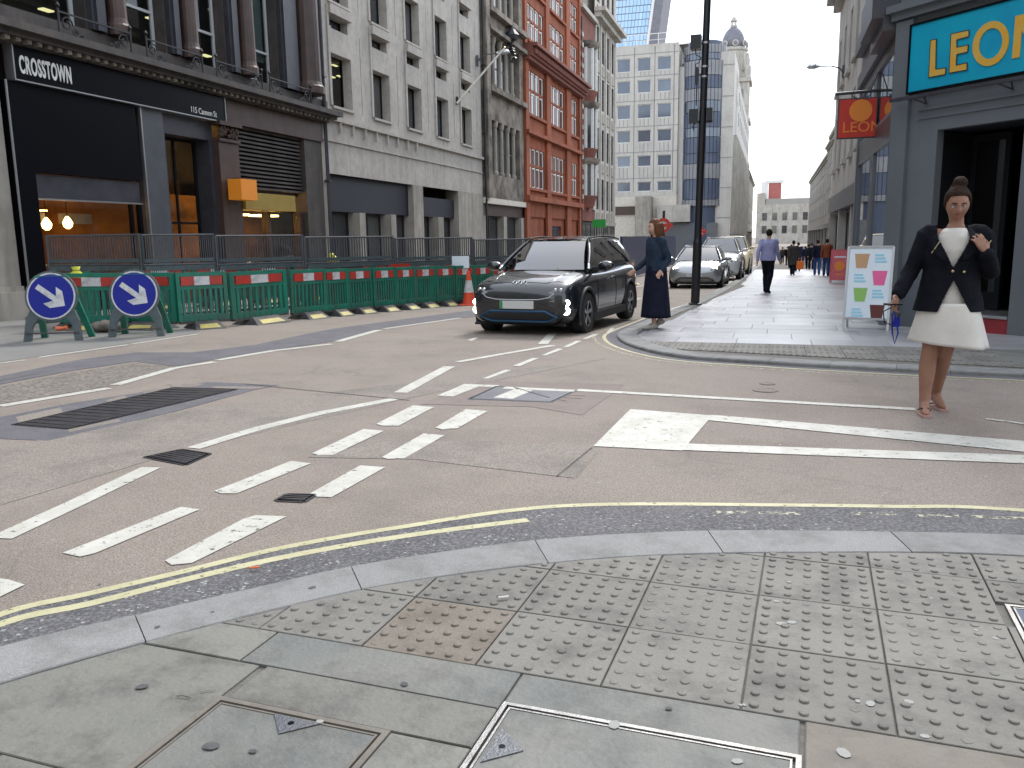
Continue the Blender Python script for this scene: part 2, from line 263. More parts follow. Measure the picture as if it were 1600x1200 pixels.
# ------------------------------------------------------------------ object helpers
SEQ = [0.0]        # laying order: each sheet of paint or asphalt a hair above the one before
class MB:
    def __init__(s): s.v = []; s.f = []
    def add(s, v, f):
        o = len(s.v); s.v += [tuple(p) for p in v]; s.f += [tuple(i + o for i in q) for q in f]; return s
    def box(s, x0, y0, z0, x1, y1, z1):
        v = [(x0,y0,z0),(x1,y0,z0),(x1,y1,z0),(x0,y1,z0),(x0,y0,z1),(x1,y0,z1),(x1,y1,z1),(x0,y1,z1)]
        return s.add(v, [(0,3,2,1),(4,5,6,7),(0,1,5,4),(1,2,6,5),(2,3,7,6),(3,0,4,7)])
    def obox(s, c, ax, ay, az):        # oriented box: centre and three half vectors
        c = Vector(c); v = []
        for k in (-1, 1):
            for i, j in ((-1,-1),(1,-1),(1,1),(-1,1)): v.append(c + ax*i + ay*j + az*k)
        return s.add(v, [(0,3,2,1),(4,5,6,7),(0,1,5,4),(1,2,6,5),(2,3,7,6),(3,0,4,7)])
    def bar(s, a, b, wd, ht=None, up=(0,0,1)):
        a = Vector(a); b = Vector(b); d = (b - a); l = d.length; d.normalize(); u = Vector(up)
        if abs(d.dot(u)) > .95: u = Vector((1,0,0))
        sd_ = d.cross(u).normalized(); u2 = sd_.cross(d).normalized(); ht = wd if ht is None else ht
        return s.obox((a + b) / 2, d * l / 2, sd_ * wd / 2, u2 * ht / 2)
    def tube(s, pts, rads, n=10, cap=True):
        pts = [Vector(p) for p in pts]; rads = rads if hasattr(rads, '__len__') else [rads] * len(pts)
        o = len(s.v); up = Vector((0,0,1))
        for i, p in enumerate(pts):
            d = (pts[min(i+1, len(pts)-1)] - pts[max(i-1, 0)]).normalized()
            if i == 0: u = Vector((1,0,0)) if abs(d.z) > .9 else up; a = d.cross(u).normalized()
            else: a = (a - d*a.dot(d)).normalized()
            b = d.cross(a).normalized()
            for k in range(n):
                t = 2*math.pi*k/n; s.v.append(tuple(p + (a*math.cos(t) + b*math.sin(t)) * rads[i]))
        for i in range(len(pts)-1):
            for k in range(n): s.f.append((o+i*n+k, o+i*n+(k+1)%n, o+(i+1)*n+(k+1)%n, o+(i+1)*n+k))
        if cap: s.f.append(tuple(o+k for k in range(n))); s.f.append(tuple(o+(len(pts)-1)*n+k for k in reversed(range(n))))
        return s
    def lathe(s, prof, n=16, c=(0,0,0)):
        o = len(s.v)
        for r, z in prof:
            for k in range(n):
                t = 2*math.pi*k/n; s.v.append((c[0]+r*math.cos(t), c[1]+r*math.sin(t), c[2]+z))
        for i in range(len(prof)-1):
            for k in range(n): s.f.append((o+i*n+k, o+i*n+(k+1)%n, o+(i+1)*n+(k+1)%n, o+(i+1)*n+k))
        s.f.append(tuple(o+k for k in reversed(range(n)))); s.f.append(tuple(o+(len(prof)-1)*n+k for k in range(n)))
        return s
    def prism(s, poly, n_, d):         # polygon (3D points) extruded along vector n_*d
        k = len(poly); e = Vector(n_) * d; a = [Vector(p) for p in poly]; o = len(s.v)
        s.v += [tuple(p) for p in a] + [tuple(p + e) for p in a]
        s.f.append(tuple(o+i for i in reversed(range(k)))); s.f.append(tuple(o+k+i for i in range(k)))
        for i in range(k): s.f.append((o+i, o+(i+1)%k, o+k+(i+1)%k, o+k+i))
        return s
    def slab(s, poly, z0, z1, ch=.004):   # flat slab with a chamfered top edge (convex polygon of xy)
        k = len(poly); cx = sum(p[0] for p in poly)/k; cy = sum(p[1] for p in poly)/k; o = len(s.v)
        def inset(p, e):
            dx, dy = p[0]-cx, p[1]-cy; l = math.hypot(dx, dy) or 1; return (p[0]-dx/l*e, p[1]-dy/l*e)
        r0 = [(p[0], p[1], z0+gz(p[1])) for p in poly]; r1 = [(p[0], p[1], z1-ch+gz(p[1])) for p in poly]
        r2 = [(*inset(p, ch*1.4), z1+gz(p[1])) for p in poly]
        s.v += r0 + r1 + r2
        for j in range(2):
            for i in range(k): s.f.append((o+j*k+i, o+j*k+(i+1)%k, o+(j+1)*k+(i+1)%k, o+(j+1)*k+i))
        s.f.append(tuple(o+2*k+i for i in range(k))); return s
    def build(s, name, m=None, parent=None, smooth=False, loc=None, fix=False):
        me = bpy.data.meshes.new(name); me.from_pydata(s.v, [], s.f); me.update()
        if fix:
            b = bmesh.new(); b.from_mesh(me); bmesh.ops.recalc_face_normals(b, faces=b.faces); b.to_mesh(me); b.free()
        if m: me.materials.append(M[m] if isinstance(m, str) else m)
        if smooth:
            for p in me.polygons: p.use_smooth = True
        return link(name, me, parent, loc)
def link(name, me, parent=None, loc=None):
    o = bpy.data.objects.new(name, me); COL.objects.link(o)
    if parent: o.parent = parent
    if loc: o.location = loc
    return o
def tag(o, label=None, cat=None, group=None, kind=None):
    if label: o['label'] = label
    if cat: o['category'] = cat
    if group: o['group'] = group
    if kind: o['kind'] = kind
    return o
def thing(name, label, cat, loc=(0,0,0), rz=0, group=None):
    o = bpy.data.objects.new(name, None); COL.objects.link(o); o.location = loc; o.rotation_euler = (0,0,rz); o.empty_display_size = .1
    return tag(o, label, cat, group)
def copytree(o, parent=None):
    c = o.copy(); COL.objects.link(c); c.parent = parent
    for ch in list(o.children): copytree(ch, c)
    return c
def baked(o, mods):                    # apply modifiers by evaluating, keep one plain mesh
    dg = bpy.context.evaluated_depsgraph_get(); ev = o.evaluated_get(dg); me = bpy.data.meshes.new_from_object(ev)
    o.modifiers.clear(); old = o.data; o.data = me; return o
def text_mesh(s, size, ext=.004, bold=0.0, sx=1.0, sp=1.0, width=None):
    c = bpy.data.curves.new('t', 'FONT'); c.body = s; c.size = size; c.extrude = ext; c.offset = bold; c.resolution_u = 4; c.space_character = sp
    o = bpy.data.objects.new('t', c); COL.objects.link(o); dg = bpy.context.evaluated_depsgraph_get()
    me = bpy.data.meshes.new_from_object(o.evaluated_get(dg)); bpy.data.objects.remove(o)
    if width: x0 = min(v.co.x for v in me.vertices); sx = width/(max(v.co.x for v in me.vertices)-x0)
    for v in me.vertices: v.co.x *= sx
    return me
def text_on(s, size, origin, u, up, m, parent, name='lettering', **k):
    me = text_mesh(s, size, **k); me.materials.append(M[m]); o = link(name, me, parent)
    u = Vector(u).normalized(); up = Vector(up).normalized(); n_ = u.cross(up); og = Vector(origin)
    for v in me.vertices: c = v.co.copy(); v.co = og + u*c.x + up*c.y + n_*c.z
    return o
def clip(poly, a, b):                  # keep the part of a convex polygon left of the line a->b
    outp = []; n_ = len(poly)
    def sd_(p): return (b[0]-a[0])*(p[1]-a[1]) - (b[1]-a[1])*(p[0]-a[0])
    for i in range(n_):
        p, q = poly[i], poly[(i+1) % n_]; sp, sq = sd_(p), sd_(q)
        if sp >= 0: outp.append((p[0], p[1]))
        if (sp > 0 and sq < 0) or (sp < 0 and sq > 0):
            t = sp/(sp-sq); outp.append((p[0]+(q[0]-p[0])*t, p[1]+(q[1]-p[1])*t))
    return outp
def sheet(name, poly, off, m, parent=None, kind='structure', label=None):   # flat sheet that follows the fall of the street
    mb = MB(); ys = [p[1] for p in poly]; cuts = [y for y in [8,8.5,9,9.5,10,10.5,11,11.5,12,90] if min(ys) < y < max(ys)]
    bands = [-1e4] + cuts + [1e4]
    # ear-clip by bmesh first so concave outlines work
    b = bmesh.new(); vs = [b.verts.new((p[0], p[1], 0)) for p in poly]; b.faces.new(vs); bmesh.ops.triangulate(b, faces=b.faces[:])
    if len(poly) == 4 or not cuts:
        pass
    for f in b.faces:
        t = [(v.co.x, v.co.y) for v in f.verts]
        if f.normal.z < 0: t.reverse()
        for y0, y1 in zip(bands, bands[1:]):
            q = clip(clip(t, (0, y0), (1, y0)), (1, y1), (0, y1))
            if len(q) >= 3: mb.add([(p[0], p[1], off + gz(p[1])) for p in q], [tuple(range(len(q)))])
    for k_, v_ in enumerate(mb.v): mb.v[k_] = (v_[0], v_[1], v_[2]+SEQ[0])
    SEQ[0] += .00002
    b.free(); o = mb.build(name, m, parent)
    if parent is None or kind == 'stuff': tag(o, kind=kind)
    return o
def spline(pts, n=6):
    P_ = [Vector(p) for p in pts]; P_ = [P_[0]*2-P_[1]] + P_ + [P_[-1]*2-P_[-2]]; o = []
    for i in range(1, len(P_)-2):
        for k in range(n):
            t = k/n; a, b, c, d = P_[i-1:i+3]
            o.append(.5*((2*b)+(c-a)*t+(2*a-5*b+4*c-d)*t*t+(3*b-a-3*c+d)*t**3))
    o.append(P_[-2]); return o
def strip_poly(pts, wd):
    L_ = []; R_ = []
    for i, p in enumerate(pts):
        d = (pts[min(i+1, len(pts)-1)] - pts[max(i-1, 0)]); d = Vector((d.x, d.y)).normalized(); n_ = Vector((-d.y, d.x))
        L_.append((p.x + n_.x*wd/2, p.y + n_.y*wd/2)); R_.append((p.x - n_.x*wd/2, p.y - n_.y*wd/2))
    return L_, R_
def ribbon(name, pts, wd, off, m, parent=None):
    off += SEQ[0]; SEQ[0] += .00002
    L_, R_ = strip_poly(pts, wd); mb = MB()
    for i in range(len(pts)-1):
        q = [L_[i], R_[i], R_[i+1], L_[i+1]]; mb.add([(p[0], p[1], off+gz(p[1])) for p in q], [(0,1,2,3)])
    o = mb.build(name, m, parent)
    if not parent: tag(o, kind='structure')
    return o
# ------------------------------------------------------------------ road and ground
mb = MB(); ys = [-60,-10,0,4,8,8.5,9,9.5,10,10.5,11,11.5,12,16,24,40,90,1400]
for y in ys:
    for x in (-900, 900): mb.v.append((x, y, ZR + gz(y)))
for i in range(len(ys)-1): mb.f.append((2*i, 2*i+1, 2*i+3, 2*i+2))
tag(mb.build('road', 'road'), kind='structure')
def P2(l): return [(p.x, p.y) for p in (RD(*q) for q in l)]
PT = .0013
# outlines of the kerbs
KO = [G(*q) for q in [(0,1010),(210,960),(380,921),(548,884),(700,860),(835,843),(970,833),(1105,828),(1250,828),(1390,830),(1600,836)]]
KI = [G(*q) for q in [(0,1068),(228,1003),(400,959),(565,921),(715,897),(857,880),(990,869),(1130,864),(1275,863),(1425,863),(1600,869)]]
KO = [Vector((-2.75,1.30,0))] + KO + [Vector((2.0,4.0,0)), Vector((6,3.9,0))]
KI = [Vector((-2.52,1.20,0))] + KI + [Vector((2.0,3.73,0)), Vector((6,3.63,0))]
KOs = spline(KO, 6); KIs = spline(KI, 6)
Y1 = [RD(*q) for q in [(0,961),(140,928),(287,893.5),(420,861),(540,838),(640,822),(720,809),(800,798),(880,791),(1000,788),(1200,789.5),(1400,792),(1600,798)]]
Y1 = [Vector((-2.7,1.75,0))] + Y1 + [Vector((3,4.35,0)), Vector((6,4.25,0))]
sheet('road', [(p.x, p.y) for p in spline(Y1, 3)] + [(p.x, p.y) for p in reversed(KOs)], ZR+PT, 'band').name = 'road_edge_strip'
ribbon('yellow_line', spline(Y1, 5), .05, ZR+2*PT, 'yellow')
Y2 = [RD(*q) for q in [(0,976),(140,944),(287,907),(420,876),(540,853),(640,837),(720,826),(825,813)]]
ribbon('yellow_line', spline([Vector((-2.66,1.66,0))] + Y2, 5), .055, ZR+2*PT, 'yellow')
for a, b in (((1120,801),(1165,801)),((1185,802),(1250,803)),((1330,803),(1400,804)),((1430,806),(1500,807)),((1520,808),(1605,811))):
    A, B = RD(*a), RD(*b); ribbon('yellow_line', [A, A.lerp(B,.5), B], .04, ZR+2*PT, 'yellowworn')
def wline(a, b, wd=.12, m='white', ext=0.0):
    A, B = RD(*a), RD(*b); B = B + (B-A)*ext; n_ = 10
    return ribbon('lane_line', [A.lerp(B, i/n_) for i in range(n_+1)], wd, ZR+3*PT, m)
for a, b, wd in [((0,842),(112,790),.125),((112,790),(236,731),.125),((302,701),(400,671),.115),((400,671),(500,646),.115),((500,646),(616,624),.115),((626,614),(702,573),.13),((715,566),(865,540),.10),((848,538),(864,521),.13),
                 ((0,635),(170,607),.12),((180,602),(275,575),.12),((275,575),(335,566),.12),((340,563),(430,548),.12),((430,548),(518,538),.12),((528,534),(592,516),.13),((600,514),(720,497),.10),((0,568),(40,563),.07),((60,559),(200,539),.08),((206,538),(310,522),.07)]:
    wline(a, b, wd)
def quad(name, l, m='white', off=3*PT): return sheet(name, P2(l), ZR+off, m)
for l in [[(98,865),(125,871),(148,866),(312,797),(283,793)],[(258,877),(268,884),(300,881),(448,808),(400,806),(380,812)],[(335,768),(345,772),(370,772),(486,725),(455,721)],[(483,773),(495,777),(518,778),(602,731),(563,728)],
          [(488,709),(497,712),(520,712),(600,674),(568,671)],[(597,715),(605,718),(632,717),(695,681),(662,678)],[(588,663),(597,666),(623,666),(678,637),(645,634)],[(680,669),(692,672),(715,670),(762,643),(728,640)],
          [(754,592),(763,592),(799,579),(790,578)],[(801,572),(812,573),(842,560),(832,560)],[(845,556),(853,556),(880,546),(872,545)],[(879,543),(888,543),(909,533),(900,533)],[(910,530),(917,530),(936,523),(928,522)],[(947,520),(953,520),(961,513),(954,513)],[(0,905),(14,907),(39,915),(0,934)],
          [(730,532),(738,533),(748,528),(741,528)]]:
    quad('white_dash', l)
quad('white_dash', [(683,619),(708,620),(752,603),(725,601)])
wline((722,602),(778,604),.10); wline((902,610),(1430,640),.10); wline((1540,655),(1610,664),.05, 'whiteworn')
# the open triangle before the junction
quad('give_way_marking', [(927,698),(1066,705),(1108,656),(1112,650),(985,640)])
ap = RD(1600,707)
def strip4(l, name='give_way_marking'): quad(name, l)
A, B, C_, D_ = [RD(*q) for q in [(1112,649),(1600,690),(1600,707),(1103,657)]]
sheet('give_way_marking', [(q.x, q.y) for q in (A, B+(B-A)*.25, C_+(C_-D_)*.25, D_)], ZR+3*PT, 'white')
A, B, C_, D_ = [RD(*q) for q in [(1073,694),(1600,712),(1600,725),(1063,704)]]
sheet('give_way_marking', [(q.x, q.y) for q in (A, B+(B-A)*.25, C_+(C_-D_)*.25, D_)], ZR+3*PT, 'white')
# patches in the surface
quad('road_patch', [(0,652),(112,630),(325,597),(437,602),(400,609),(275,643),(75,689),(0,686)], 'patchdark', PT)
for l in ([(25,652),(95,637),(100,650),(30,662)],[(165,626),(195,618),(200,624),(170,631)],[(222,612),(245,607),(250,612),(225,617)],[(262,600),(320,600),(300,606),(270,606)],[(105,672),(185,655),(190,659),(110,676)],[(330,604),(420,605),(400,608),(335,607)]):
    quad('road_patch', l, 'patchgrey', 2*PT)
quad('road_patch', [(0,604),(110,583),(212,567),(275,574),(175,603),(0,631)], 'patchlight', PT)
quad('road_patch', [(0,588),(125,562),(212,551),(300,551),(400,539),(520,514),(690,491),(747,484),(745,495),(715,497),(592,514),(520,534),(340,561),(275,573),(212,565),(110,580),(0,601)], 'patchdark', 2*PT)
quad('road_patch', [(656,632),(752,595),(977,601),(909,649),(830,636)], 'patchpink', PT)
quad('road_patch', [(480,715),(650,718),(900,748),(935,705),(800,690),(600,690)], 'patchgrey', PT)
quad('road_patch', [(0,700),(300,640),(620,600),(950,560),(650,620),(300,700),(0,790)], 'patchgrey', PT*.6).name = 'road_patch'
sheet('left_footway', [(-40,-5),(-12,6.0)] + P2([(0,566),(200,537),(310,520),(312,512),(240,505)]) + [(-13.95,12.6),(-40,12.6)], ZR+PT, 'leftgrey')
# seams between pours of asphalt
for a, b in (((925,700),(870,745)),((0,596),(60,584))): wline(a, b, .012, 'rubber')
wline((640,626),(380,600),.015,'rubber')
# ------------------------------------------------------------------ near pavement
near = MB(); near.slab
o = sheet('near_pavement', [(p.x, p.y) for p in KIs] + [(6,-3),(-6,-3),(-4,-1)], -.012, 'mortar')
NP = o
ga = 0.0442639; ca, sa = math.cos(ga), math.sin(ga); gox, goy, T = -1.238231, 2.280227, .4
def gr(i, j): return (gox + T*(ca*i + sa*j), goy + T*(-sa*i + ca*j))
def inner_clip(poly, gap=.004):
    for a, b in zip(KIs, KIs[1:]):
        d = Vector((b.x-a.x, b.y-a.y)).normalized(); n_ = Vector((d.y, -d.x))
        a2 = (a.x + n_.x*gap, a.y + n_.y*gap); b2 = (b.x + n_.x*gap, b.y + n_.y*gap)
        poly = clip(poly, b2, a2)
        if len(poly) < 3: return []
    return poly
def area(p): return abs(sum(p[i][0]*p[(i+1)%len(p)][1]-p[(i+1)%len(p)][0]*p[i][1] for i in range(len(p))))/2
def kd(x, y):    # distance inside the kerb's inner line
    return min((Vector((x, y)) - Vector((a.x, a.y))).dot(Vector(((b.y-a.y), -(b.x-a.x))).normalized()) for a, b in zip(KIs, KIs[1:]) if (Vector((a.x,a.y))-Vector((x,y))).length < .6) if any((Vector((a.x,a.y))-Vector((x,y))).length < .6 for a in KIs[:-1]) else 9
def blister(mb, x, y, z, r=.0135, h=.005, n=12):
    o_ = len(mb.v); zz = z
    for rr, hh in ((r, 0), (r*.96, h*.7), (r*.82, h*.97), (r*.4, h)):
        for k in range(n): mb.v.append((x+rr*math.cos(2*math.pi*k/n), y+rr*math.sin(2*math.pi*k/n), zz+hh))
    for a in range(3):
        for k in range(n): mb.f.append((o_+a*n+k, o_+a*n+(k+1)%n, o_+(a+1)*n+(k+1)%n, o_+(a+1)*n+k))
    mb.f.append(tuple(o_+3*n+k for k in range(n)))
rnd = random.Random(3)
g_ = .0028/T
for i in range(-2, 14):
    for j in range(0, 6):
        if i >= 5 and j < 2.5 and i == 5 and j <= 2: pass
        pl = [gr(i+g_, j+g_), gr(i+1-g_, j+g_), gr(i+1-g_, j+1-g_), gr(i+g_, j+1-g_)]
        if i == 5 and j in (1, 2): pl = [gr(i+g_, j+g_), gr(i+.06, j+g_), gr(i+.06, j+1-g_), gr(i+g_, j+1-g_)] if j == 1 else clip(pl, gr(6, 2.46), gr(5, 2.46))
        if i in (6, 7) and j in (1, 2): continue
        if i == 5 and j == 2: pl = [gr(5+g_, 2.5), gr(6-g_, 2.5), gr(6-g_, 3-g_), gr(5+g_, 3-g_)]
        pl = inner_clip(pl)
        if len(pl) < 3 or area(pl) < .0015: continue
        t_ = MB(); dz = rnd.uniform(-.0015, .0015); t_.slab(pl, -.03, dz, .002)
        worn = (i, j) in ((2,0),(2,2),(2,3),(2,1),(4,1),(1,3))
        for a in range(6):
            for b_ in range(6):
                x, y = gr(i+(a+.5)/6, j+(b_+.5)/6)
                ins = True
                for q in range(len(pl)):
                    p0, p1 = pl[q], pl[(q+1)%len(pl)]; L_ = math.hypot(p1[0]-p0[0], p1[1]-p0[1])
                    if L_ > 1e-6 and ((p1[0]-p0[0])*(y-p0[1])-(p1[1]-p0[1])*(x-p0[0]))/L_ < .012: ins = False
                if not ins: continue
                wr = mnoise.noise(Vector((x*3, y*3, 1))) * .5 + .5
                h = .0066 * ((.18 + .7*wr) if worn else (.78+.25*wr))
                if rnd.random() < .02: h *= .25
                blister(t_, x+rnd.uniform(-.0008,.0008), y+rnd.uniform(-.0008,.0008), dz+gz(y), .0142*rnd.uniform(.93,1.05), h*rnd.uniform(.8,1.1))
        o = t_.build('tactile_slab', 'tilebrown' if (i, j) == (0, 0) else 'tile', NP)
        for p in o.data.polygons: p.use_smooth = len(p.vertices) == 4 and p.area < 2e-4
def pslab(pts, m='slab', name='paving_slab', gap=.003, clipk=True):
    cx = sum(p[0] for p in pts)/len(pts); cy = sum(p[1] for p in pts)/len(pts)
    pl = []
    n_ = len(pts)
    for k in range(n_):        # shrink each edge inwards by the joint
        pass
    pl = [(a, b) for a, b in pts]
    for k in range(n_):
        a, b = pts[k], pts[(k+1)%n_]; d = Vector((b[0]-a[0], b[1]-a[1])).normalized(); q = Vector((-d.y, d.x))*gap
        pl = clip(pl, (a[0]+q.x, a[1]+q.y), (b[0]+q.x, b[1]+q.y))
    if clipk: pl = inner_clip(pl)
    if len(pl) < 3: return
    return MB().slab(pl, -.03, rnd.uniform(-.002, .001), .003).build(name, m, NP)
def gq(i0, j0, i1, j1): return [gr(i0,j0), gr(i1,j0), gr(i1,j1), gr(i0,j1)]
pslab(gq(-3.2,-.515,-.80,0)); pslab(gq(-.80,-.515,1.39,0), 'slabblue'); pslab(gq(1.39,-.415,3.40,0), 'slabblue'); pslab(gq(3.42,-.95,6.2,0), 'slabbrown'); pslab(gq(6.2,-.95,9,0))
pslab(gq(-3.4,-2.02,-.60,-.515)); pslab(gq(-.54,-1.0,1.39,-.515)); pslab(gq(.80,-2.4,1.39,-1.0)); pslab(gq(-3.4,-3.5,-1.5,-2.02)); pslab(gq(-1.5,-3.5,.8,-2.02))
pslab(gq(.8,-3.5,3.4,-2.4)); pslab(gq(3.42,-2.2,6,-.95)); pslab(gq(3.42,-3.5,6,-2.2)); pslab(gq(-6,-3.5,-3.4,-1)); pslab(gq(6,-3,9,-.95)); pslab(gq(-5,-5,-1,-3.5)); pslab(gq(-1,-5,3,-3.5)); pslab(gq(3,-5,7,-3.5))
# kerb stones
def kerb(outer, inner, cuts, parent, m='kerb', ztop=.002, zbot=-.12, gap=.0022):
    n_ = len(outer)
    for a, b in zip(cuts, cuts[1:]):
        k = MB(); seg = list(range(a, b+1)); ro, ri = [], []
        for s_ in seg:
            e = 0
            po, pi_ = outer[s_].copy(), inner[s_].copy()
            if s_ == a: d = (outer[a+1]-outer[a]).normalized()*gap; po += d; pi_ += d
            if s_ == b: d = (outer[b-1]-outer[b]).normalized()*gap; po += d; pi_ += d
            ro.append(po); ri.append(pi_)
        o_ = len(k.v); dz = rnd.uniform(-.001, .002)
        for po, pi_ in zip(ro, ri):
            e = (pi_-po).normalized()*.012
            g0 = gz(po.y)
            for p, z in ((po, zbot), (po, ztop-.012+dz), (po+e, ztop+dz), (pi_-e*.3, ztop+dz), (pi_, ztop-.004+dz), (pi_, zbot)): k.v.append((p.x, p.y, z+g0))
        for i in range(len(seg)-1):
            for q in range(5): k.f.append((o_+i*6+q, o_+(i+1)*6+q, o_+(i+1)*6+q+1, o_+i*6+q+1))
        k.f.append(tuple(o_+q for q in range(6))); k.f.append(tuple(o_+(len(seg)-1)*6+q for q in reversed(range(6))))
        k.build('kerb_stone', m, parent, fix=True)
kerb(KOs, KIs, [0, 12, 24, 36, 48, 60, 68, 72, 75, 78], NP) if False else kerb(KOs, KIs, [0, 12, 24, 36, 48, 60, 72, 78], NP)
# recessed access covers in the near pavement
def cover(name, label, i0, j0, i1, j1, fr, infill, tri, wd=.018, group=None):
    c = gr((i0+i1)/2, (j0+j1)/2); t = thing(name, label, 'access cover', (c[0], c[1], 0), -ga, group)
    W_, H_ = (i1-i0)*T/2, (j1-j0)*T/2; f = MB()
    for (x0,y0,x1,y1) in ((-W_,-H_,W_,-H_+wd),(-W_,H_-wd,W_,H_),(-W_,-H_+wd,-W_+wd,H_-wd),(W_-wd,-H_+wd,W_,H_-wd)): f.box(x0,y0,-.03,x1,y1,.002)
    g2 = wd+.008
    f.build('frame', fr, t); f = MB()
    for (x0,y0,x1,y1) in ((-W_+g2,-H_+g2,W_-g2,-H_+g2+.006),(-W_+g2,H_-g2-.006,W_-g2,H_-g2),(-W_+g2,-H_+g2+.006,-W_+g2+.006,H_-g2-.006),(W_-g2-.006,-H_+g2+.006,W_-g2,H_-g2-.006)): f.box(x0,y0,-.03,x1,y1,.001)
    f.build('tray_rim', fr, t)
    MB().box(-W_+g2+.007,-H_+g2+.007,-.03,W_-g2-.007,H_-g2-.007,-.001).build('infill', infill, t)
    for pts in tri:
        o_ = MB().prism([(x, y, .0006) for x, y in pts], (0,0,1), .002); p = o_.build('corner_plate', 'ironblue', t, fix=True)
        cx, cy = sum(q[0] for q in pts)/3, sum(q[1] for q in pts)/3
        MB().lathe([(.009,.0028),(.009,.0034)], 12, (cx, cy, 0)).build('key_hole', 'black', p)
    return t
def loc(i0,j0,i1,j1,l): cx,cy=(i0+i1)/2,(j0+j1)/2; return [((a-cx)*T,(b-cy)*T) for a,b in l]
b_ = (-.60,-2.02,.80,-1.0)
cover('access_cover', 'paving filled cover with worn frame, left of the bright steel framed one', *b_, 'slabbrown', 'slabblue', [loc(*b_, [(-.08,-1.07),(.30,-1.08),(.10,-1.27)])])
b_ = (1.40,-2.4,3.41,-.42)
cover('access_cover', 'large paving filled cover with bright steel frame at bottom centre', *b_, 'steel', 'slabblue', [loc(*b_, [(1.50,-.74),(1.72,-.93),(1.50,-1.13)])], .014)
b_ = (5.07,.6,7.4,2.46)
cover('access_cover', 'metal framed cover at the right edge among the blister paving', *b_, 'steel', 'navypanel', [], .014)
# chewing gum and litter
g2 = MB(); g3 = MB()
def disc(mb, x, y, z, r, n=9):
    o_ = len(mb.v); ph = rnd.random()*6
    for k in range(n): a = 2*math.pi*k/n; rr = r*(1+.18*math.sin(2*a+ph)); mb.v.append((x+rr*math.cos(a), y+rr*math.sin(a), z))
    mb.f.append(tuple(range(o_, o_+n)))
for q, r in [((1213,940),.010),((1221,975),.016),((1237,973),.014),((1318,1177),.019),((1152,1190),.013),((1445,1151),.011),((1420,1097),.012),((1340,1096),.008),((1360,1100),.014),((1556,998),.01),((960,1133),.018),((1233,910),.008),((1180,892),.006),((1157,1102),.006),((1163,1102),.006),((1525,985),.007),((1455,935),.006),((500,1128),.01)]:
    p = G(*q); disc(g2, p.x, p.y, .0022, r)
for q, r in [((222,1074),.016),((330,1167),.02),((1045,1108),.009),((155,915),.01),((488,919),.014),((332,957),.006),((246,981),.01),((632,1070),.012),((395,1175),.01)]:
    p = G(*q); disc(g3, p.x, p.y, .0035, r)
tag(g2.build('chewing_gum_spots', 'gum'), 'pale trodden chewing gum spots on the near paving', 'chewing gum', kind='stuff')
tag(g3.build('dark_gum_spots', 'gumdark'), 'dark trodden gum spots on the near paving and kerb', 'chewing gum', kind='stuff')
mb = MB()
for _ in range(420):
    t_ = rnd.random(); s_ = rnd.random(); k = int(t_*(len(KOs)-14)); a = KOs[k]; b = spline(Y1,5)[min(int(t_*len(Y1)*5), len(Y1)*5-8)]
    p = a.lerp(b, .05+.8*s_); disc(mb, p.x+rnd.gauss(0,.02), p.y, ZR+PT+.001, rnd.uniform(.003,.009), 6)
for _ in range(330):
    x, y = rnd.uniform(-1.5, 3), rnd.uniform(4.4, 9.0); disc(mb, x, y, ZR+.0018+gz(y), rnd.uniform(.004,.013), 6)
tag(mb.build('grit_specks', 'gum'), 'pale flattened gum and grit specks on the asphalt', 'grit', kind='stuff')
for q, c_, lb in [((778,938),'clothwhite','white cigarette end lying on the blister paving'),((1290,0),None,None),((390,893),'litterorange','orange tipped cigarette end by the double yellow line')]:
    if not c_: continue
    p = G(*q) if q[1] > 900 else RD(*q); o = MB().tube([(0,0,.006),(.035,.02,.006)], .0045, 8).build('cigarette_end', c_); o.location = (p.x, p.y, p.z+(.004 if q[1] > 900 else .01)); tag(o, lb, 'litter')
for q, a in [((285,1091),.1),((322,1084),.5)]:
    p = G(*q); o = MB().tube([(0,0,.003),(.02,.004,.004),(.045,0,.003)], .0016, 5).build('twig', 'mortar' if a < .3 else 'gum'); o.location = (p.x-.02, p.y, .001); o.rotation_euler.z = a
    tag(o, 'small dark twig lying on the large left slab' if a < .3 else 'small pale curled twig lying on the large left slab', 'litter')
# iron covers in the road
def lozenge(name, label, cat, l, nr, fr='iron', ribs=True, off=.003):
    P_ = [RD(*q) for q in l]; c = sum(P_, Vector())/4; t = thing(name, label, cat, (c.x, c.y, c.z))
    L4 = [p-c for p in P_]; mb = MB(); mb.prism([(p.x, p.y, p.z+off-.028) for p in L4], (0,0,1), .030); mb.build('plate', fr, t, fix=True)
    f = MB()
    for a, b in zip(L4, L4[1:]+L4[:1]): f.bar(a+Vector((0,0,off-.002)), b+Vector((0,0,off-.002)), .03, .008)
    f.build('frame', fr, t)
    if ribs:
        for k in range(1, nr):
            s_ = k/nr; a = L4[0].lerp(L4[3], s_); b = L4[1].lerp(L4[2], s_)
            MB().bar(a.lerp(b,.04)+Vector((0,0,off+.003)), b.lerp(a,.04)+Vector((0,0,off+.0)), min(.035, (L4[3]-L4[0]).length/nr*.5), .008).build('rib', fr, t)
    return t
lozenge('carriageway_grate', 'long black ribbed iron grating in the dark patch at left', 'drain cover', [(20,664),(107,671),(370,609),(272,606)], 16)
lozenge('drain_grate', 'small black ribbed iron grate between two pieces of white line', 'drain cover', [(226,715),(290,727),(328,710),(283,703)], 7)
lozenge('drain_grate', 'small scuffed iron cover at the end of a white dash', 'drain cover', [(432,783),(475,785),(492,774),(448,773)], 4)
t = lozenge('manhole_cover', 'blue grey split manhole cover crossed by a white painted dash', 'manhole cover', [(732,624),(862,629),(900,611),(776,604)], 1, 'ironblue', False)
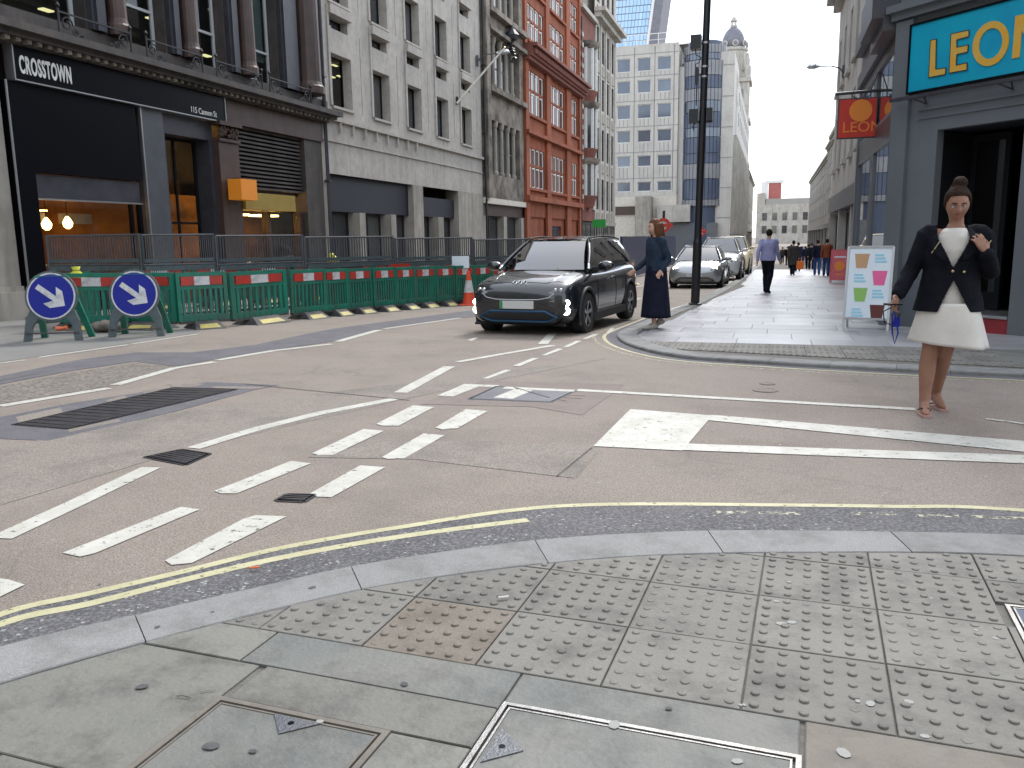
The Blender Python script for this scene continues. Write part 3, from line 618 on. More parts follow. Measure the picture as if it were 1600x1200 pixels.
cz = Vector(t.location)
for l in ([(771,622),(801,624),(832,611),(806,608)],[(790,605),(899,610),(896,613),(785,608)]):
    MB().prism([tuple(RD(*q)-cz+Vector((0,0,.004))) for q in l], (0,0,1), .002).build('painted_dash', 'white', t, fix=True)
a, b = RD(803,606)-cz, RD(858,622)-cz; MB().bar(a+Vector((0,0,.004)), b+Vector((0,0,.004)), .02, .006).build('split', 'iron', t)
for k in range(14):
    a = RD(835,618)-cz; ang = -.9+k*.16; e = a+Vector((math.cos(ang)*.45, math.sin(ang)*.3, 0)); 
    if k in (1,4,7): MB().bar(a.lerp(e,.2)+Vector((0,0,.003)), e+Vector((0,0,.004)), .006, .002).build('rib', 'iron', t)
for q, r in [((1196,610),.11),((1199,600),.07)]:
    p = RD(*q); o = MB().lathe([(r,0),(r,.004),(r*.75,.004),(r*.72,.001)], 20).build('stop_valve_cover', 'patchgrey'); o.location = (p.x, p.y, p.z+.002)
    tag(o, 'larger round valve cover in the road' if r > .1 else 'smaller round valve cover behind the larger one', 'valve cover')
# ------------------------------------------------------------------ right pavement
FO = [Vector((-1.36,90,0)), Vector((-1.40,60,0)), Vector((-1.45,40,0)), Vector((-1.55,28,0)), Vector((-1.75,20,0)), Vector((-1.92,16.5,0)), Vector((-2.03,13.8,0)), Vector((-2.08,12.6,0))] + [G(*q) for q in [(964,522),(985,537),(1060,554),(1200,564),(1400,575),(1600,584)]] + [Vector((4.5,8.35,0)), Vector((9,7.6,0)), Vector((30,5,0))]
FOs = spline(FO, 4); FIs = []
for i, p in enumerate(FOs):
    d = (FOs[min(i+1, len(FOs)-1)] - FOs[max(i-1, 0)]); d.z = 0; d.normalize(); FIs.append(p + Vector((-d.y, d.x, 0))*.28)
FP = sheet('right_pavement', [(p.x, p.y) for p in FIs] + [(30,90)], -.012, 'mortar')
kerb(FOs, FIs, list(range(0, len(FOs), 2)) + ([len(FOs)-1] if (len(FOs)-1) % 2 else []), FP)
def fclip(pl, gap=.004):
    for a, b in zip(FIs, FIs[1:]):
        d = Vector((b.x-a.x, b.y-a.y)).normalized(); n_ = Vector((-d.y, d.x))*gap
        if (Vector((a.x,a.y))-Vector(pl[0])).length > 12 and (b-a).length < 8: continue
        pl = clip(pl, (a.x+n_.x, a.y+n_.y), (b.x+n_.x, b.y+n_.y))
        if len(pl) < 3: return []
    return pl
# ribbed crossing band along the kerb, then big pale slabs
bandtop = 10.72
tm = {}
for i in range(-7, 22):
    for j in range(0, 7):
        x0, y0 = -2.0+i*.4, 10.72-(j+1)*.4
        pl = fclip([(x0+.003,y0+.003),(x0+.397,y0+.003),(x0+.397,y0+.397),(x0+.003,y0+.397)])
        if len(pl) < 3 or area(pl) < .002 or x0 > 2.0 or x0 < -1.9: continue
        t_ = MB().slab(pl, -.03, 0, .002)
        for a in range(6):
            x = x0+(a+.5)*.4/6; yy = [p[1] for p in pl]; lo_, hi_ = None, None
            for k in range(20):
                y = y0+.003+k*.394/19; ins = all(((pl[(q+1)%len(pl)][0]-pl[q][0])*(y-pl[q][1])-(pl[(q+1)%len(pl)][1]-pl[q][1])*(x-pl[q][0])) > .0005 for q in range(len(pl)))
                if ins: lo_ = y if lo_ is None else lo_; hi_ = y
            if lo_ is not None and hi_-lo_ > .04:
                r = .012; t_.add([(x-r*1.3,lo_,gz(lo_)),(x-r*.6,lo_,gz(lo_)+.005),(x+r*.6,lo_,gz(lo_)+.005),(x+r*1.3,lo_,gz(lo_)),(x-r*1.3,hi_,gz(hi_)),(x-r*.6,hi_,gz(hi_)+.005),(x+r*.6,hi_,gz(hi_)+.005),(x+r*1.3,hi_,gz(hi_))], [(0,1,5,4),(1,2,6,5),(2,3,7,6),(0,3,2,1),(4,5,6,7)])
        t_.build('tactile_slab', 'tile', FP)
row = 0; y = 10.72
while y < 60:
    hgt = rnd.choice((.6,.75,.9)) * (1 if y < 30 else 2); x = -3 + rnd.random()*.6
    while x < 9 if y < 14 else x < 2.6:
        wd = rnd.choice((.75,.9,1.2)) * (1 if y < 30 else 1.6)
        pl = fclip([(x+.002,y+.002),(x+wd-.002,y+.002),(x+wd-.002,y+hgt-.002),(x+.002,y+hgt-.002)])
        if len(pl) >= 3 and area(pl) > .01: MB().slab(pl, -.03, rnd.uniform(-.001,.001), .002).build('paving_slab', 'farslab', FP)
        x += wd
    y += hgt
for j in range(5):       # slabs east of the ribbed band
    for i in range(6):
        x0, y0 = 2.0+i*.9, 10.72-(j+1)*.6; pl = fclip([(x0+.004,y0+.004),(x0+.896,y0+.004),(x0+.896,y0+.596),(x0+.004,y0+.596)])
        if len(pl) >= 3 and area(pl) > .01: MB().slab(pl, -.03, rnd.uniform(-.002,.001), .003).build('paving_slab', 'slabblue', FP)
# double yellow lines round the far corner
def off_line(pts, d):
    o_ = []
    for i, p in enumerate(pts):
        t_ = (pts[min(i+1, len(pts)-1)] - pts[max(i-1, 0)]); t_.z = 0; t_.normalize(); o_.append(p + Vector((t_.y, -t_.x, 0))*d)
    return o_
seg = FOs[20:]
A1 = off_line(seg, .18); A2 = off_line(seg, .32)
sheet('road_edge_strip', [(p.x, p.y) for p in A1] + [(p.x, p.y) for p in reversed(off_line(seg, -.01))], ZR+PT, 'patchdark')
ribbon('yellow_line', A1, .05, ZR+2*PT, 'yellow'); ribbon('yellow_line', A2, .05, ZR+2*PT, 'yellowworn')
quad('road_patch', [(1022,550),(1036,547),(1062,549),(1050,553)], 'gum', 2*PT)
ribbon('lane_line', [Vector((-1.95+(.35 if y > 20 else 0), y, 0)) for y in range(14, 88, 4)], .1, ZR+3*PT, 'whiteworn')
ribbon('lane_line', [Vector((-4.6, y, 0)) for y in range(19, 90, 4)], .12, ZR+3*PT, 'whiteworn')
for y in range(15, 60, 5): ribbon('lane_line', [Vector((-3.3, y, 0)), Vector((-3.28, y+2.2, 0))], .12, ZR+3*PT, 'whiteworn')
sheet('left_pavement', [(-13.9,12.6),(-11.9,12.9),(-10.6,16.5),(-9.6,24),(-8.6,120),(-13.9,120)], ZR+.05, 'leftgrey')
# ------------------------------------------------------------------ buildings
class Fr:      # a wall's own frame: u along the wall, z up, d out of the wall
    def __init__(s, o, u): s.o = Vector(o); s.u = Vector(u).normalized(); s.n = s.u.cross(Vector((0,0,1))); 
    def p(s, u, z, d=0): q = s.o + s.u*u + s.n*d; return Vector((q.x, q.y, z))
    def box(s, mb, u0, u1, z0, z1, d0, d1):
        c = s.p((u0+u1)/2, (z0+z1)/2, (d0+d1)/2); return mb.obox(c, s.u*(u1-u0)/2, s.n*(d1-d0)/2, Vector((0,0,(z1-z0)/2)))
def facade(fr, u0, u1, z0, z1, ops, m, parent, name='wall', depth=.3, front=0.0):
    """wall skin with true openings. ops: (u0,u1,z0,z1,depth or None)"""
    us = sorted({u0, u1, *[x for o in ops for x in (o[0], o[1]) if u0 < x < u1]}); zs = sorted({z0, z1, *[x for o in ops for x in (o[2], o[3]) if z0 < x < z1]})
    mb = MB()
    def qd(*ps): mb.add(ps, [(0,1,2,3)])
    for i in range(len(us)-1):
        j = 0
        while j < len(zs)-1:
            cu, cz = (us[i]+us[i+1])/2, (zs[j]+zs[j+1])/2
            if any(o[0] < cu < o[1] and o[2] < cz < o[3] for o in ops): j += 1; continue
            k = j
            while k+1 < len(zs)-1 and not any(o[0] < cu < o[1] and o[2] < (zs[k+1]+zs[k+2])/2 < o[3] for o in ops): k += 1
            qd(fr.p(us[i], zs[j], front), fr.p(us[i+1], zs[j], front), fr.p(us[i+1], zs[k+1], front), fr.p(us[i], zs[k+1], front)); j = k+1
    for o in ops:
        a, b, c, d = max(o[0],u0), min(o[1],u1), max(o[2],z0), min(o[3],z1); dp = front-(o[4] if len(o) > 4 and o[4] else depth)
        qd(fr.p(a,c,front), fr.p(a,c,dp), fr.p(a,d,dp), fr.p(a,d,front)); qd(fr.p(b,c,dp), fr.p(b,c,front), fr.p(b,d,front), fr.p(b,d,dp))
        qd(fr.p(a,d,dp), fr.p(b,d,dp), fr.p(b,d,front), fr.p(a,d,front)); qd(fr.p(a,c,front), fr.p(b,c,front), fr.p(b,c,dp), fr.p(a,c,dp))
        if len(o) > 5: qd(fr.p(a,c,dp), fr.p(b,c,dp), fr.p(b,d,dp), fr.p(a,d,dp))
    return mb.build(name, m, parent)
WC = {}
def window(fr, a, b, c, d, parent, fm='black', pm='darkglass', back=.28, bars_u=0, bars_z=0, fw=.05, name='window'):
    f = MB(); t = fr.box
    t(f, a, a+fw, c, d, -back-.03, -back+.03); t(f, b-fw, b, c, d, -back-.03, -back+.03); t(f, a+fw, b-fw, c, c+fw, -back-.03, -back+.03); t(f, a+fw, b-fw, d-fw, d, -back-.03, -back+.03)
    for k in range(bars_u): x = a+(b-a)*(k+1)/(bars_u+1); t(f, x-fw*.4, x+fw*.4, c+fw, d-fw, -back-.025, -back+.025)
    for k in range(bars_z): z = c+(d-c)*(k+1)/(bars_z+1); t(f, a+fw, b-fw, z-fw*.4, z+fw*.4, -back-.022, -back+.022)
    o = f.build(name, fm, parent); g = MB(); t(g, a+.01, b-.01, c+.01, d-.01, -back-.018, -back-.006); g.build('pane', pm, o); return o
def part(fr, name, m, parent, *boxes):
    if name in ('string_course', 'ground_pier', 'fin', 'pilaster', 'pier', 'white_band', 'ceiling_lamp', 'shop_strip_lamp') and len(boxes) > 1:
        return [part(fr, name, m, parent, b) for b in boxes][-1]
    mb = MB()
    for b in boxes: fr.box(mb, *b)
    return mb.build(name, m, parent)
def core(fr, u0, u1, z0, z1, d, dep, m, parent): return part(fr, 'rear_mass', m, parent, (u0, u1, z0, z1, -dep, -d))
LX = -13.87
FL = Fr((LX, 0, 0), (0, 1, 0))         # left side of the street: u is world Y, n is +X
# ---- 1 the dark corner shop building
A = thing('corner_shop_building', 'dark stone building with black shop front, iron balcony rails and tall sash windows', 'building', (LX, 16, 0))
def rel(ch_parent): pass
A.location = (0,0,0)
ops = []; wins = [(12.95,15.05),(16.12,17.5),(18.5,19.8),(20.88,22.3),(9.6,11.8)]
for k in range(3):
    for a, b in wins: ops.append((a, b, 5.62+k*4, 8.7+k*4))
facade(FL, 8.6, 24.45, 5.72, 17, ops, 'darkstone', A, depth=.35)
for k in range(3):
    for a, b in wins:
        w_ = window(FL, a+.05, b-.02, 5.62+k*4, 8.7+k*4, A, 'paleframe', 'glass' if k == 0 else 'darkglass', .3, 0, 0, .09)
        part(FL, 'sash_bar', 'paleframe', w_, (a+.14, b-.1, 6.62+k*4, 6.68+k*4, -.33, -.26))
core(FL, 8.6, 24.44, -1, 17, 3.2, 12, 'roomdark', A)
part(FL, 'office_ceiling', 'roomdark', A, (8.6, 24.4, 8.75, 9.2, -3.19, -.355)); part(FL, 'office_floor', 'roomdark', A, (8.6, 24.4, 5.35, 5.5, -3.19, -.4)); part(FL, 'roof', 'slate', A, (8.6, 24.44, 17, 17.3, -15.2, .3)); part(FL, 'party_wall', 'darkstone', A, (8.5, 8.59, -1, 17, -15.2, 0))
part(FL, 'roller_blind', 'blind', A, (20.98, 22.2, 6.4, 8.7, -.42, -.40))
for px, py in ((72,17),(237,30),(334,17),(322,88)):
    q = onX(px, py, LX-1.2); part(FL, 'ceiling_lamp', 'lampoffice', A, (q.y-.14, q.y+.14, q.z, q.z+.03, -1.28, -1.12))
for a, b, c_ in ((15.55,16.05,'brownstone'),(17.95,18.45,'brownstone'),(20.3,20.85,'brownstone'),(23.25,24.2,'brownstone'),(12.2,12.85,'brownstone')):
    mb = MB(); r_ = (b-a)/2*.8; c = FL.p((a+b)/2, 0, .16); mb.lathe([(r_*1.25,5.75),(r_*1.25,5.95),(r_*1.1,6.0),(r_,6.1),(r_*.92,9.3),(r_*1.3,9.6),(r_*1.3,9.8)], 16, (c.x, c.y, 0)); mb.build('column', c_, A, smooth=False)
for a, b in ((15.1,15.5),(17.55,17.9),(19.85,20.25),(22.35,23.2)): part(FL, 'dark_pier', 'leondark', A, (a, b, 5.75, 9.7, 0, .14), (a+.08, b-.08, 5.75, 9.7, .14, .2))
part(FL, 'string_course', 'darkstone', A, (8.6, 24.45, 9.8, 10.3, 0, .4))
part(FL, 'cornice', 'darkstone', A, (8.6, 24.7, 5.02, 5.12, .003, .25), (8.6, 24.85, 5.12, 5.22, .003, .45), (8.6, 24.98, 5.22, 5.36, .003, .6), (8.6, 24.9, 5.36, 5.72, -.1, .1))
mb = MB()
for k in range(66): FL.box(mb, 8.8+k*.24, 8.9+k*.24, 5.04, 5.118, .26, .4)
tag(mb.build('dentil', 'weathered', A), kind='stuff')
part(FL, 'frieze', 'brownstone', A, (19.37, 24.45, 4.42, 5.0, -.1, .12))
for (a, b) in ((13.9,15.84),(16.33,18.25),(18.8,20.78),(21.15,23.33)):
    rl = MB(); d = .42
    rl.bar(FL.p(a,5.80,d), FL.p(b,5.80,d), .03); 
    for y in (a, b): rl.tube([FL.p(y,5.36,d), FL.p(y,5.86,d)], .022, 8); c = FL.p(y, 5.86, d); rl.lathe([(.0,0),(.04,.03),(.045,.06),(.02,.1),(.001,.12)], 8, tuple(c))
    R_ = rl.build('balcony_rail', 'ironwork', A)
    for y, sg in ((a, 1), (b, -1)):
        sc = MB()
        for (cy, cz_, r0) in ((.20, 5.60, .15), (.40, 5.47, .08), (.56, 5.43, .05)):
            pts = []
            for k in range(20):
                t_ = k/19*4.2*math.pi/1.6; r_ = r0*(1-.7*k/19); pts.append(FL.p(y+sg*(cy+r_*math.cos(t_)), cz_+r_*math.sin(t_), d))
            sc.tube(pts, .016, 6)
        sc.build('scroll', 'ironwork', R_)
# ground floor
part(FL, 'stone_pier', 'palestone', A, (8.6, 12.72, 0.55, 5.0, -.3, .02)); part(FL, 'pier_plinth', 'palestone', A, (8.6, 12.74, -.3, .45, -.3, .14), (8.6, 12.73, .45, .55, -.3, .08))
fs = part(FL, 'shop_fascia', 'black', A, (12.95, 19.33, 4.40, 5.0, 0, .2))
part(FL, 'fascia_trim', 'alu', A, (12.93, 19.35, 4.375, 4.40, -.02, .22), (19.33, 19.35, 4.40, 5.02, 0, .22), (12.92, 12.95, 4.40, 5.02, 0, .22))
part(FL, 'edge_trim', 'alu', A, (12.77, 12.80, -.05, 4.37, .12, .15))
text_on('CROSSTOWN', .44, FL.p(13.06, 4.535, .205), (0,1,0), (0,0,1), 'whitepaint', A, sp=1.12, bold=.014, width=1.24)
text_on('115 Cannon St', .20, FL.p(17.95, 4.47, .205), (0,1,0), (0,0,1), 'whitepaint', A, sx=.85)
part(FL, 'black_panel', 'black', A, (12.8, 13.25, -.3, 4.37, -.1, .12), (13.25, 16.15, 2.72, 4.37, -.1, .1))
part(FL, 'sloped_hood', 'leondark', A, (13.25, 16.15, 2.24, 2.7, -.2, .04)); part(FL, 'hood_trim', 'alu', A, (13.2, 16.2, 2.205, 2.235, -.02, .06), (13.2,13.24,.3,2.2,.0,.06))
part(FL, 'stall_riser', 'black', A, (13.25, 16.2, -.3, .3, -.2, .02))
sw = part(FL, 'shop_window', 'black', A, (15.85, 15.92, .3, 2.2, -.06, .02), (16.1, 16.2, .3, 2.2, -.06, .02), (13.25, 16.1, .3, .36, -.06, .02))
part(FL, 'pane', 'shopglass', sw, (13.26, 15.85, .36, 2.2, -.03, -.02), (15.92, 16.1, .36, 2.2, -.03, -.02))
part(FL, 'shop_back_wall', 'warmwall', A, (12.9, 19.0, -.2, 4.3, -3.15, -3.05)); part(FL, 'shop_ceiling', 'roomdark', A, (13, 16.3, 2.75, 2.85, -3.04, -.2)); part(FL, 'shop_side_wall', 'warmwall', A, (12.85, 12.95, -.2, 2.7, -3.04, -.2), (16.25, 16.33, -.2, 4.3, -3.04, -.2))
part(FL, 'counter', 'alu', A, (13.3, 15.1, .3, .62, -.6, -.12), (13.3, 15.1, .68, .74, -.7, -.1), (13.3, 15.1, .86, .92, -.7, -.1)); part(FL, 'shelf_sign', 'creampaint', A, (13.5, 14.4, 1.78, 2.0, -1.0, -.95), (14.8, 15.7, 1.78, 2.0, -1.0, -.95))
for px, py in ((73,352),(106,350)):
    c = onX(px, py, LX-.45); y, z = c.y, c.z; l_ = MB().tube([(c.x, c.y, 2.7), (c.x, c.y, z+.16)], .008, 6).build('pendant_cord', 'black', A); MB().lathe([(.02,.16),(.05,.12),(.1,.03),(.085,-.05),(.03,-.1)], 14, tuple(c)).build('pendant_lamp', 'lampwarm', A, smooth=True)
part(FL, 'metal_pier', 'pierdark', A, (16.35, 17.05, -.3, 4.37, -.4, .1)); part(FL, 'metal_pier_edge', 'alu', A, (16.3, 16.34, .2, 4.37, .04, .12))
facade(FL, 17.05, 19.0, -.3, 4.37, [(17.2,18.85,-.3,3.9)], 'leondark', A, 'door_surround', .5)
dr = window(FL, 17.2, 18.85, -.25, 3.9, A, 'blackmatt', 'shopglass', .45, 1, 1, .07, 'door'); part(FL, 'orange_lit_window', 'orangelit', A, (17.3, 18.0, 1.35, 2.25, -.7, -.66))  # glowing panel behind the door glass stands in for the orange lit window
part(FL, 'brown_pilaster', 'brownstone', A, (19.0, 19.85, -.4, 3.9, -.1, .18), (18.95, 19.9, -.4, .4, -.1, .24)); 
mb = MB(); FL.box(mb, 18.95, 19.9, 4.3, 4.4, -.1, .3); FL.box(mb, 18.98, 19.87, 3.9, 3.97, -.1, .24)
for k in range(26):
    a_ = rnd.uniform(19.0, 19.8); z_ = rnd.uniform(4.0, 4.27); c = FL.p(a_, z_, .2); mb.lathe([(.001,-.06),(.05,-.03),(.06,.02),(.02,.06),(.001,.07)], 6, tuple(c))
mb.build('capital', 'brownstone', A)
mb = MB()
for k in range(15): z_ = 2.75+k*.112; FL.box(mb, 19.9, 23.35, z_, z_+.03, -.25, -.1); 
FL.box(mb, 19.9, 23.35, 2.68, 4.42, -.4, -.3)
for k in range(15):
    z_ = 2.75+k*.112; part(FL, 'louvre', 'darkstone', A, (19.9, 23.35, z_+.04, z_+.095, -.28, -.06))
part(FL, 'louvre_back', 'leondark', A, (19.87, 23.38, 2.68, 4.42, -.4, -.3))
part(FL, 'yellow_fascia', 'yellowfascia', A, (19.9, 22.4, 2.2, 2.66, -.3, .25)); part(FL, 'orange_box_sign', 'orangebox', A, (19.15, 19.85, 2.42, 2.95, .26, .66)); part(FL, 'sign_arm', 'ironwork', A, (19.5, 19.54, 2.85, 3.0, .0, .5))
sw = part(FL, 'shop_window', 'brownstone', A, (19.88, 20.0, -.3, 2.18, -.35, -.1), (21.5, 21.6, .3, 2.18, -.35, -.1), (23.2, 23.36, -.3, 2.18, -.35, -.1), (20.0, 23.2, -.4, .3, -.35, -.1)); part(FL, 'pane', 'shopglass', sw, (20.0, 21.5, .3, 2.18, -.24, -.22), (21.6, 23.2, .3, 2.18, -.24, -.22))
part(FL, 'shop_back_wall', 'warmwall', A, (19.1, 24.3, -.3, 2.66, -2.2, -2.1)); part(FL, 'shop_strip_lamp', 'lampwarm', A, (20.3, 21.3, 2.08, 2.13, -1.0, -.6), (21.8, 22.8, 2.08, 2.13, -1.0, -.6))
part(FL, 'end_pier', 'darkstone', A, (23.4, 24.44, -.6, 4.42, -.4, .06)); part(FL, 'upper_slab', 'roomdark', A, (12.8, 24.4, 4.45, 5.3, -3.15, -.35)); part(FL, 'shop_strip_lamp', 'lampwarm', A, (13.6, 15.8, 2.1, 2.13, -2.4, -2.3))
# ---- 2 pale concrete office
B = thing('concrete_office', 'pale grey concrete office block with deep set windows and vertical grooves', 'building')
ops = []; wl = []
for fl in range(4):
    z = 5.68+fl*3.26
    for k in range(5):
        y = 25.38+3*k; ops.append((y, y+1.44, z, z+1.66)); wl.append((y, z)); ops.append((y+.02, y+1.30, z+2.42, z+2.80))
    for k in range(6):
        g = 24.66+3*k - (.15 if k else 0)
        if k: ops.append((g-.02, g+.02, z-.05, z+2.5, .06, 1))
facade(FL, 24.46, 40.2, 3.5, 20, ops, 'concrete', B, depth=.42)
for y, z in wl:
    window(FL, y, y+1.44, z, z+1.66, B, 'black', 'glass' if (y < 26 and z < 6) else 'darkglass', .36, 0, 0, .06)
    window(FL, y+.02, y+1.30, z+2.42, z+2.80, B, 'black', 'darkglass', .3, 0, 0, .05, 'slot_window')
    part(FL, 'sill', 'concrete', B, (y-.02, y+1.46, z-.08, z-.003, .0, .08)); part(FL, 'window_lip', 'concrete', B, (y-.06, y+1.42, z+2.83, z+3.12, .003, .14))
    part(FL, 'splay_fin', 'concrete', B, (y-.14, y-.02, z+.0, z+3.1, .003, .05))
core(FL, 24.46, 40.2, -1.2, 20, 2.4, 14, 'concrete', B)
part(FL, 'ledge', 'concrete', B, (24.46, 40.2, 5.18, 5.3, .003, .12), (24.46, 40.2, 4.52, 4.58, .003, .05))
part(FL, 'fascia_band', 'navyblack', B, (24.7, 31.6, 2.3, 3.48, -.5, -.2), (32.6, 36.7, 2.3, 3.1, -.5, -.2))
for k in range(9): part(FL, 'drip_bracket', 'concrete', B, (24.8+k*.9, 24.87+k*.9, 4.85, 5.17, .0, .1))
for a, b in ((24.46,24.75),(26.9,27.35),(29.45,29.9),(31.6,32.6),(34.2,34.8),(36.7,40.19)): part(FL, 'pier', 'palestone', B, (a, b, -1, 3.49 if a in (24.46,31.6,36.7) else 2.29, -.6, .03))
for a, b in ((24.75,26.9),(27.35,29.45),(29.9,31.6),(32.6,34.2),(34.8,36.7)): window(FL, a, b, -.6, 2.28, B, 'navyblack', 'darkglass', .45, 1, 0, .08, 'shopfront_window')
part(FL, 'office_ceiling', 'roomdark', B, (24.5, 40.1, 7.45, 7.9, -2.39, -.43)); part(FL, 'roof', 'concrete', B, (24.46, 40.2, 20, 20.3, -16, .1))
for px, py in ((519,121),(531,120),(523,103)):
    q = onX(px, py, LX-1.0); part(FL, 'ceiling_lamp', 'lampoffice', B, (q.y-.16, q.y+.16, q.z, q.z+.03, -1.05, -.95))
fp = MB(); a = FL.p(36.74, 7.35, .05); b = FL.p(38.6, 9.95, 1.75); fp.tube([a, b], [.05,.04], 10)
fp_ = fp.build('flagpole', 'creampaint'); tag(fp_, 'long white flagpole slanting out from the concrete office wall', 'flagpole'); c = FL.p(36.9, 7.5, 0); MB().obox(c, Vector((.1,0,0)), Vector((0,.12,0)), Vector((0,0,.15))).build('wall_bracket', 'ironwork', fp_); MB().lathe([(.001,-.05),(.06,0),(.06,.04),(.001,.1)], 10, tuple(b)).build('finial', 'metalgold', fp_)
def wall_lamp(X0, y, z, dx, label, hd=.6):
    t = thing('street_lamp', label, 'street lamp', (X0, y, z)); MB().tube([(0,0,-.25),(dx*.15,0,-.05),(dx*.5,0,.06),(dx,0,.08)], [.035,.03,.025,.025], 8).build('arm', 'fencegrey', t)
    MB().obox((0,0,-.2), Vector((.05,0,0)), Vector((0,.08,0)), Vector((0,0,.25))).build('wall_plate', 'fencegrey', t); mb = MB(); s_ = 1 if dx > 0 else -1
    mb.tube([(dx-.05*s_,0,.08),(dx+.15*s_,0,.1),(dx+(hd-.1)*s_,0,.1),(dx+hd*s_,0,.07)], [.04,.12,.11,.03], 10).build('lamp_head', 'alu', t, smooth=True); return t
wall_lamp(LX+.1, 39.6, 9.9, 1.0, 'lamp on a wall bracket beside the white flagpole')
# ---- 3 weathered gothic stone front
C3 = thing('weathered_stone_building', 'narrow soot stained stone building with slim colonnettes between the grey and red fronts', 'building')
ops = [(41.5,46.9,8.95,11.4),(41.5,46.9,12.7,15.4),(41.5,46.9,16.6,19),(41.6,46.8,4.6,7.3)]
facade(FL, 40.21, 47.6, 3.4, 20, ops, 'weathered', C3, depth=.6)
for a, b, c, d in ops:
    for k in range(5): window(FL, a+k*1.08, a+(k+1)*1.08, c, d, C3, 'weathered', 'darkglass', .5, 0, 1, .07)
    for k in range(1, 5):
        q = FL.p(a+k*1.08, 0, -.12); MB().lathe([(.16,c),(.16,c+.15),(.11,c+.2),(.1,d-.35),(.15,d-.25),(.18,d)], 12, (q.x, q.y, 0)).build('colonnette', 'palestone', C3)
part(FL, 'string_course', 'weathered', C3, (41.1, 47.59, 8.6, 8.85, .003, .28), (41.1, 47.59, 11.5, 11.7, .003, .3), (41.1, 47.59, 12.35, 12.6, .003, .35), (41.1, 47.59, 16.0, 16.3, .003, .3))
part(FL, 'corner_strip', 'weathered', C3, (40.4, 40.95, 3.4, 20, .003, .3)); core(FL, 40.21, 47.6, -1.2, 20, .8, 12, 'weathered', C3)
mb = MB()
for k in range(9): z_ = 10.6+k*.16; mb.lathe([(.01,-.1),(.22-abs(k-4)*.025,0),(.01,.12)], 7, tuple(FL.p(44.6+math.sin(k*2)*.14, z_, .3+.1*math.sin(k))))
mb.lathe([(.3,-.2),(.4,0),(.15,.3),(.02,.7)], 7, tuple(FL.p(44.6, 11.9, .3))); mb.build('carved_figure', 'leondark', C3)
part(FL, 'shop_fascia', 'brownstone', C3, (40.3, 47.5, 2.5, 3.39, -.5, -.1)); part(FL, 'shop_frieze', 'creampaint', C3, (40.21, 47.59, 3.1, 3.38, -.09, .12))
for a, b in ((40.3,40.9),(43.6,44.2),(46.9,47.5)): part(FL, 'pier', 'palestone', C3, (a, b, -1, 2.49, -.5, .0))
for a, b in ((40.9,43.6),(44.2,46.9)): window(FL, a, b, -.7, 2.48, C3, 'leondark', 'darkglass', .4, 1, 0, .08, 'shopfront_window')
# ---- 4 red terracotta
D4 = thing('red_terracotta_building', 'bright red terracotta building with mullioned white windows and a heavy cornice', 'building')
bays = [(48.35,52.3),(53.4,57.6),(59.0,61.6)]; ops = []; wl = []
for a, b in bays:
    for z0_, z1_ in ((4.3,6.6),(8.5,10.95),(12.6,14.6),(15.4,17.3),(18.1,20.0)):
        ops.append((a+.12, b-.12, z0_, z1_)); wl.append((a+.12, b-.12, z0_, z1_))
facade(FL, 47.62, 62.2, 2.6, 22, ops, 'redbrick', D4, depth=.2)
for a, b, c, d in wl:
    n_ = 4 if b-a > 2.5 else 3; s_ = (b-a)/n_
    for k in range(n_): window(FL, a+k*s_+.09, a+(k+1)*s_-.09, c, d, D4, 'whitepaint', 'darkglass', .10, 0, 1, .09)
    for k in range(1, n_): part(FL, 'mullion', 'redbrick', D4, (a+k*s_-.07, a+k*s_+.07, c, d, -.19, -.04))
    part(FL, 'transom', 'redbrick', D4, (a+.003, b-.003, (c+d)/2+.1, (c+d)/2+.24, -.19, -.06)); part(FL, 'sill', 'redbrick', D4, (a-.1, b+.1, c-.16, c-.003, .003, .16))
for a, b in ((47.63,48.3),(52.35,53.35),(57.7,58.95),(61.65,62.19)): part(FL, 'pilaster', 'redbrick', D4, (a, b, -1.2, 11.3, .003, .16), (a+.08, b-.08, 12.2, 22, .003, .12))
part(FL, 'cornice', 'brownbrick', D4, (47.62, 62.3, 11.31, 11.5, .003, .4), (47.62, 62.4, 11.5, 12.0, .003, .55), (47.62, 62.6, 12.0, 12.18, .003, .85))
mb = MB()
for k in range(48): FL.box(mb, 47.8+k*.3, 47.95+k*.3, 11.62, 11.9, .56, .72)
tag(mb.build('cornice_bracket', 'brownbrick', D4), kind='stuff'); part(FL, 'string_course', 'redbrick', D4, (47.62, 62.2, 7.3, 7.5, .003, .34), (47.62, 62.2, 3.5, 3.8, .003, .34))
core(FL, 47.62, 62.2, -1.2, 22, .5, 12, 'redbrick', D4); part(FL, 'ground_floor_wall', 'redbrick', D4, (47.7, 53.5, -1.2, 2.6, -.4, -.1), (56.9, 62.1, -1.2, 2.6, -.4, -.1), (53.5, 56.9, 2.1, 2.6, -.4, -.1))
window(FL, 53.5, 56.9, -1.1, 2.1, D4, 'bluedoor', 'darkglass', .3, 2, 0, .2, 'blue_door'); 
for a in (48.5, 58.6): window(FL, a, a+2.6, .2, 2.3, D4, 'whitepaint', 'darkglass', -.0, 2, 0, .08, 'ground_window') if False else None
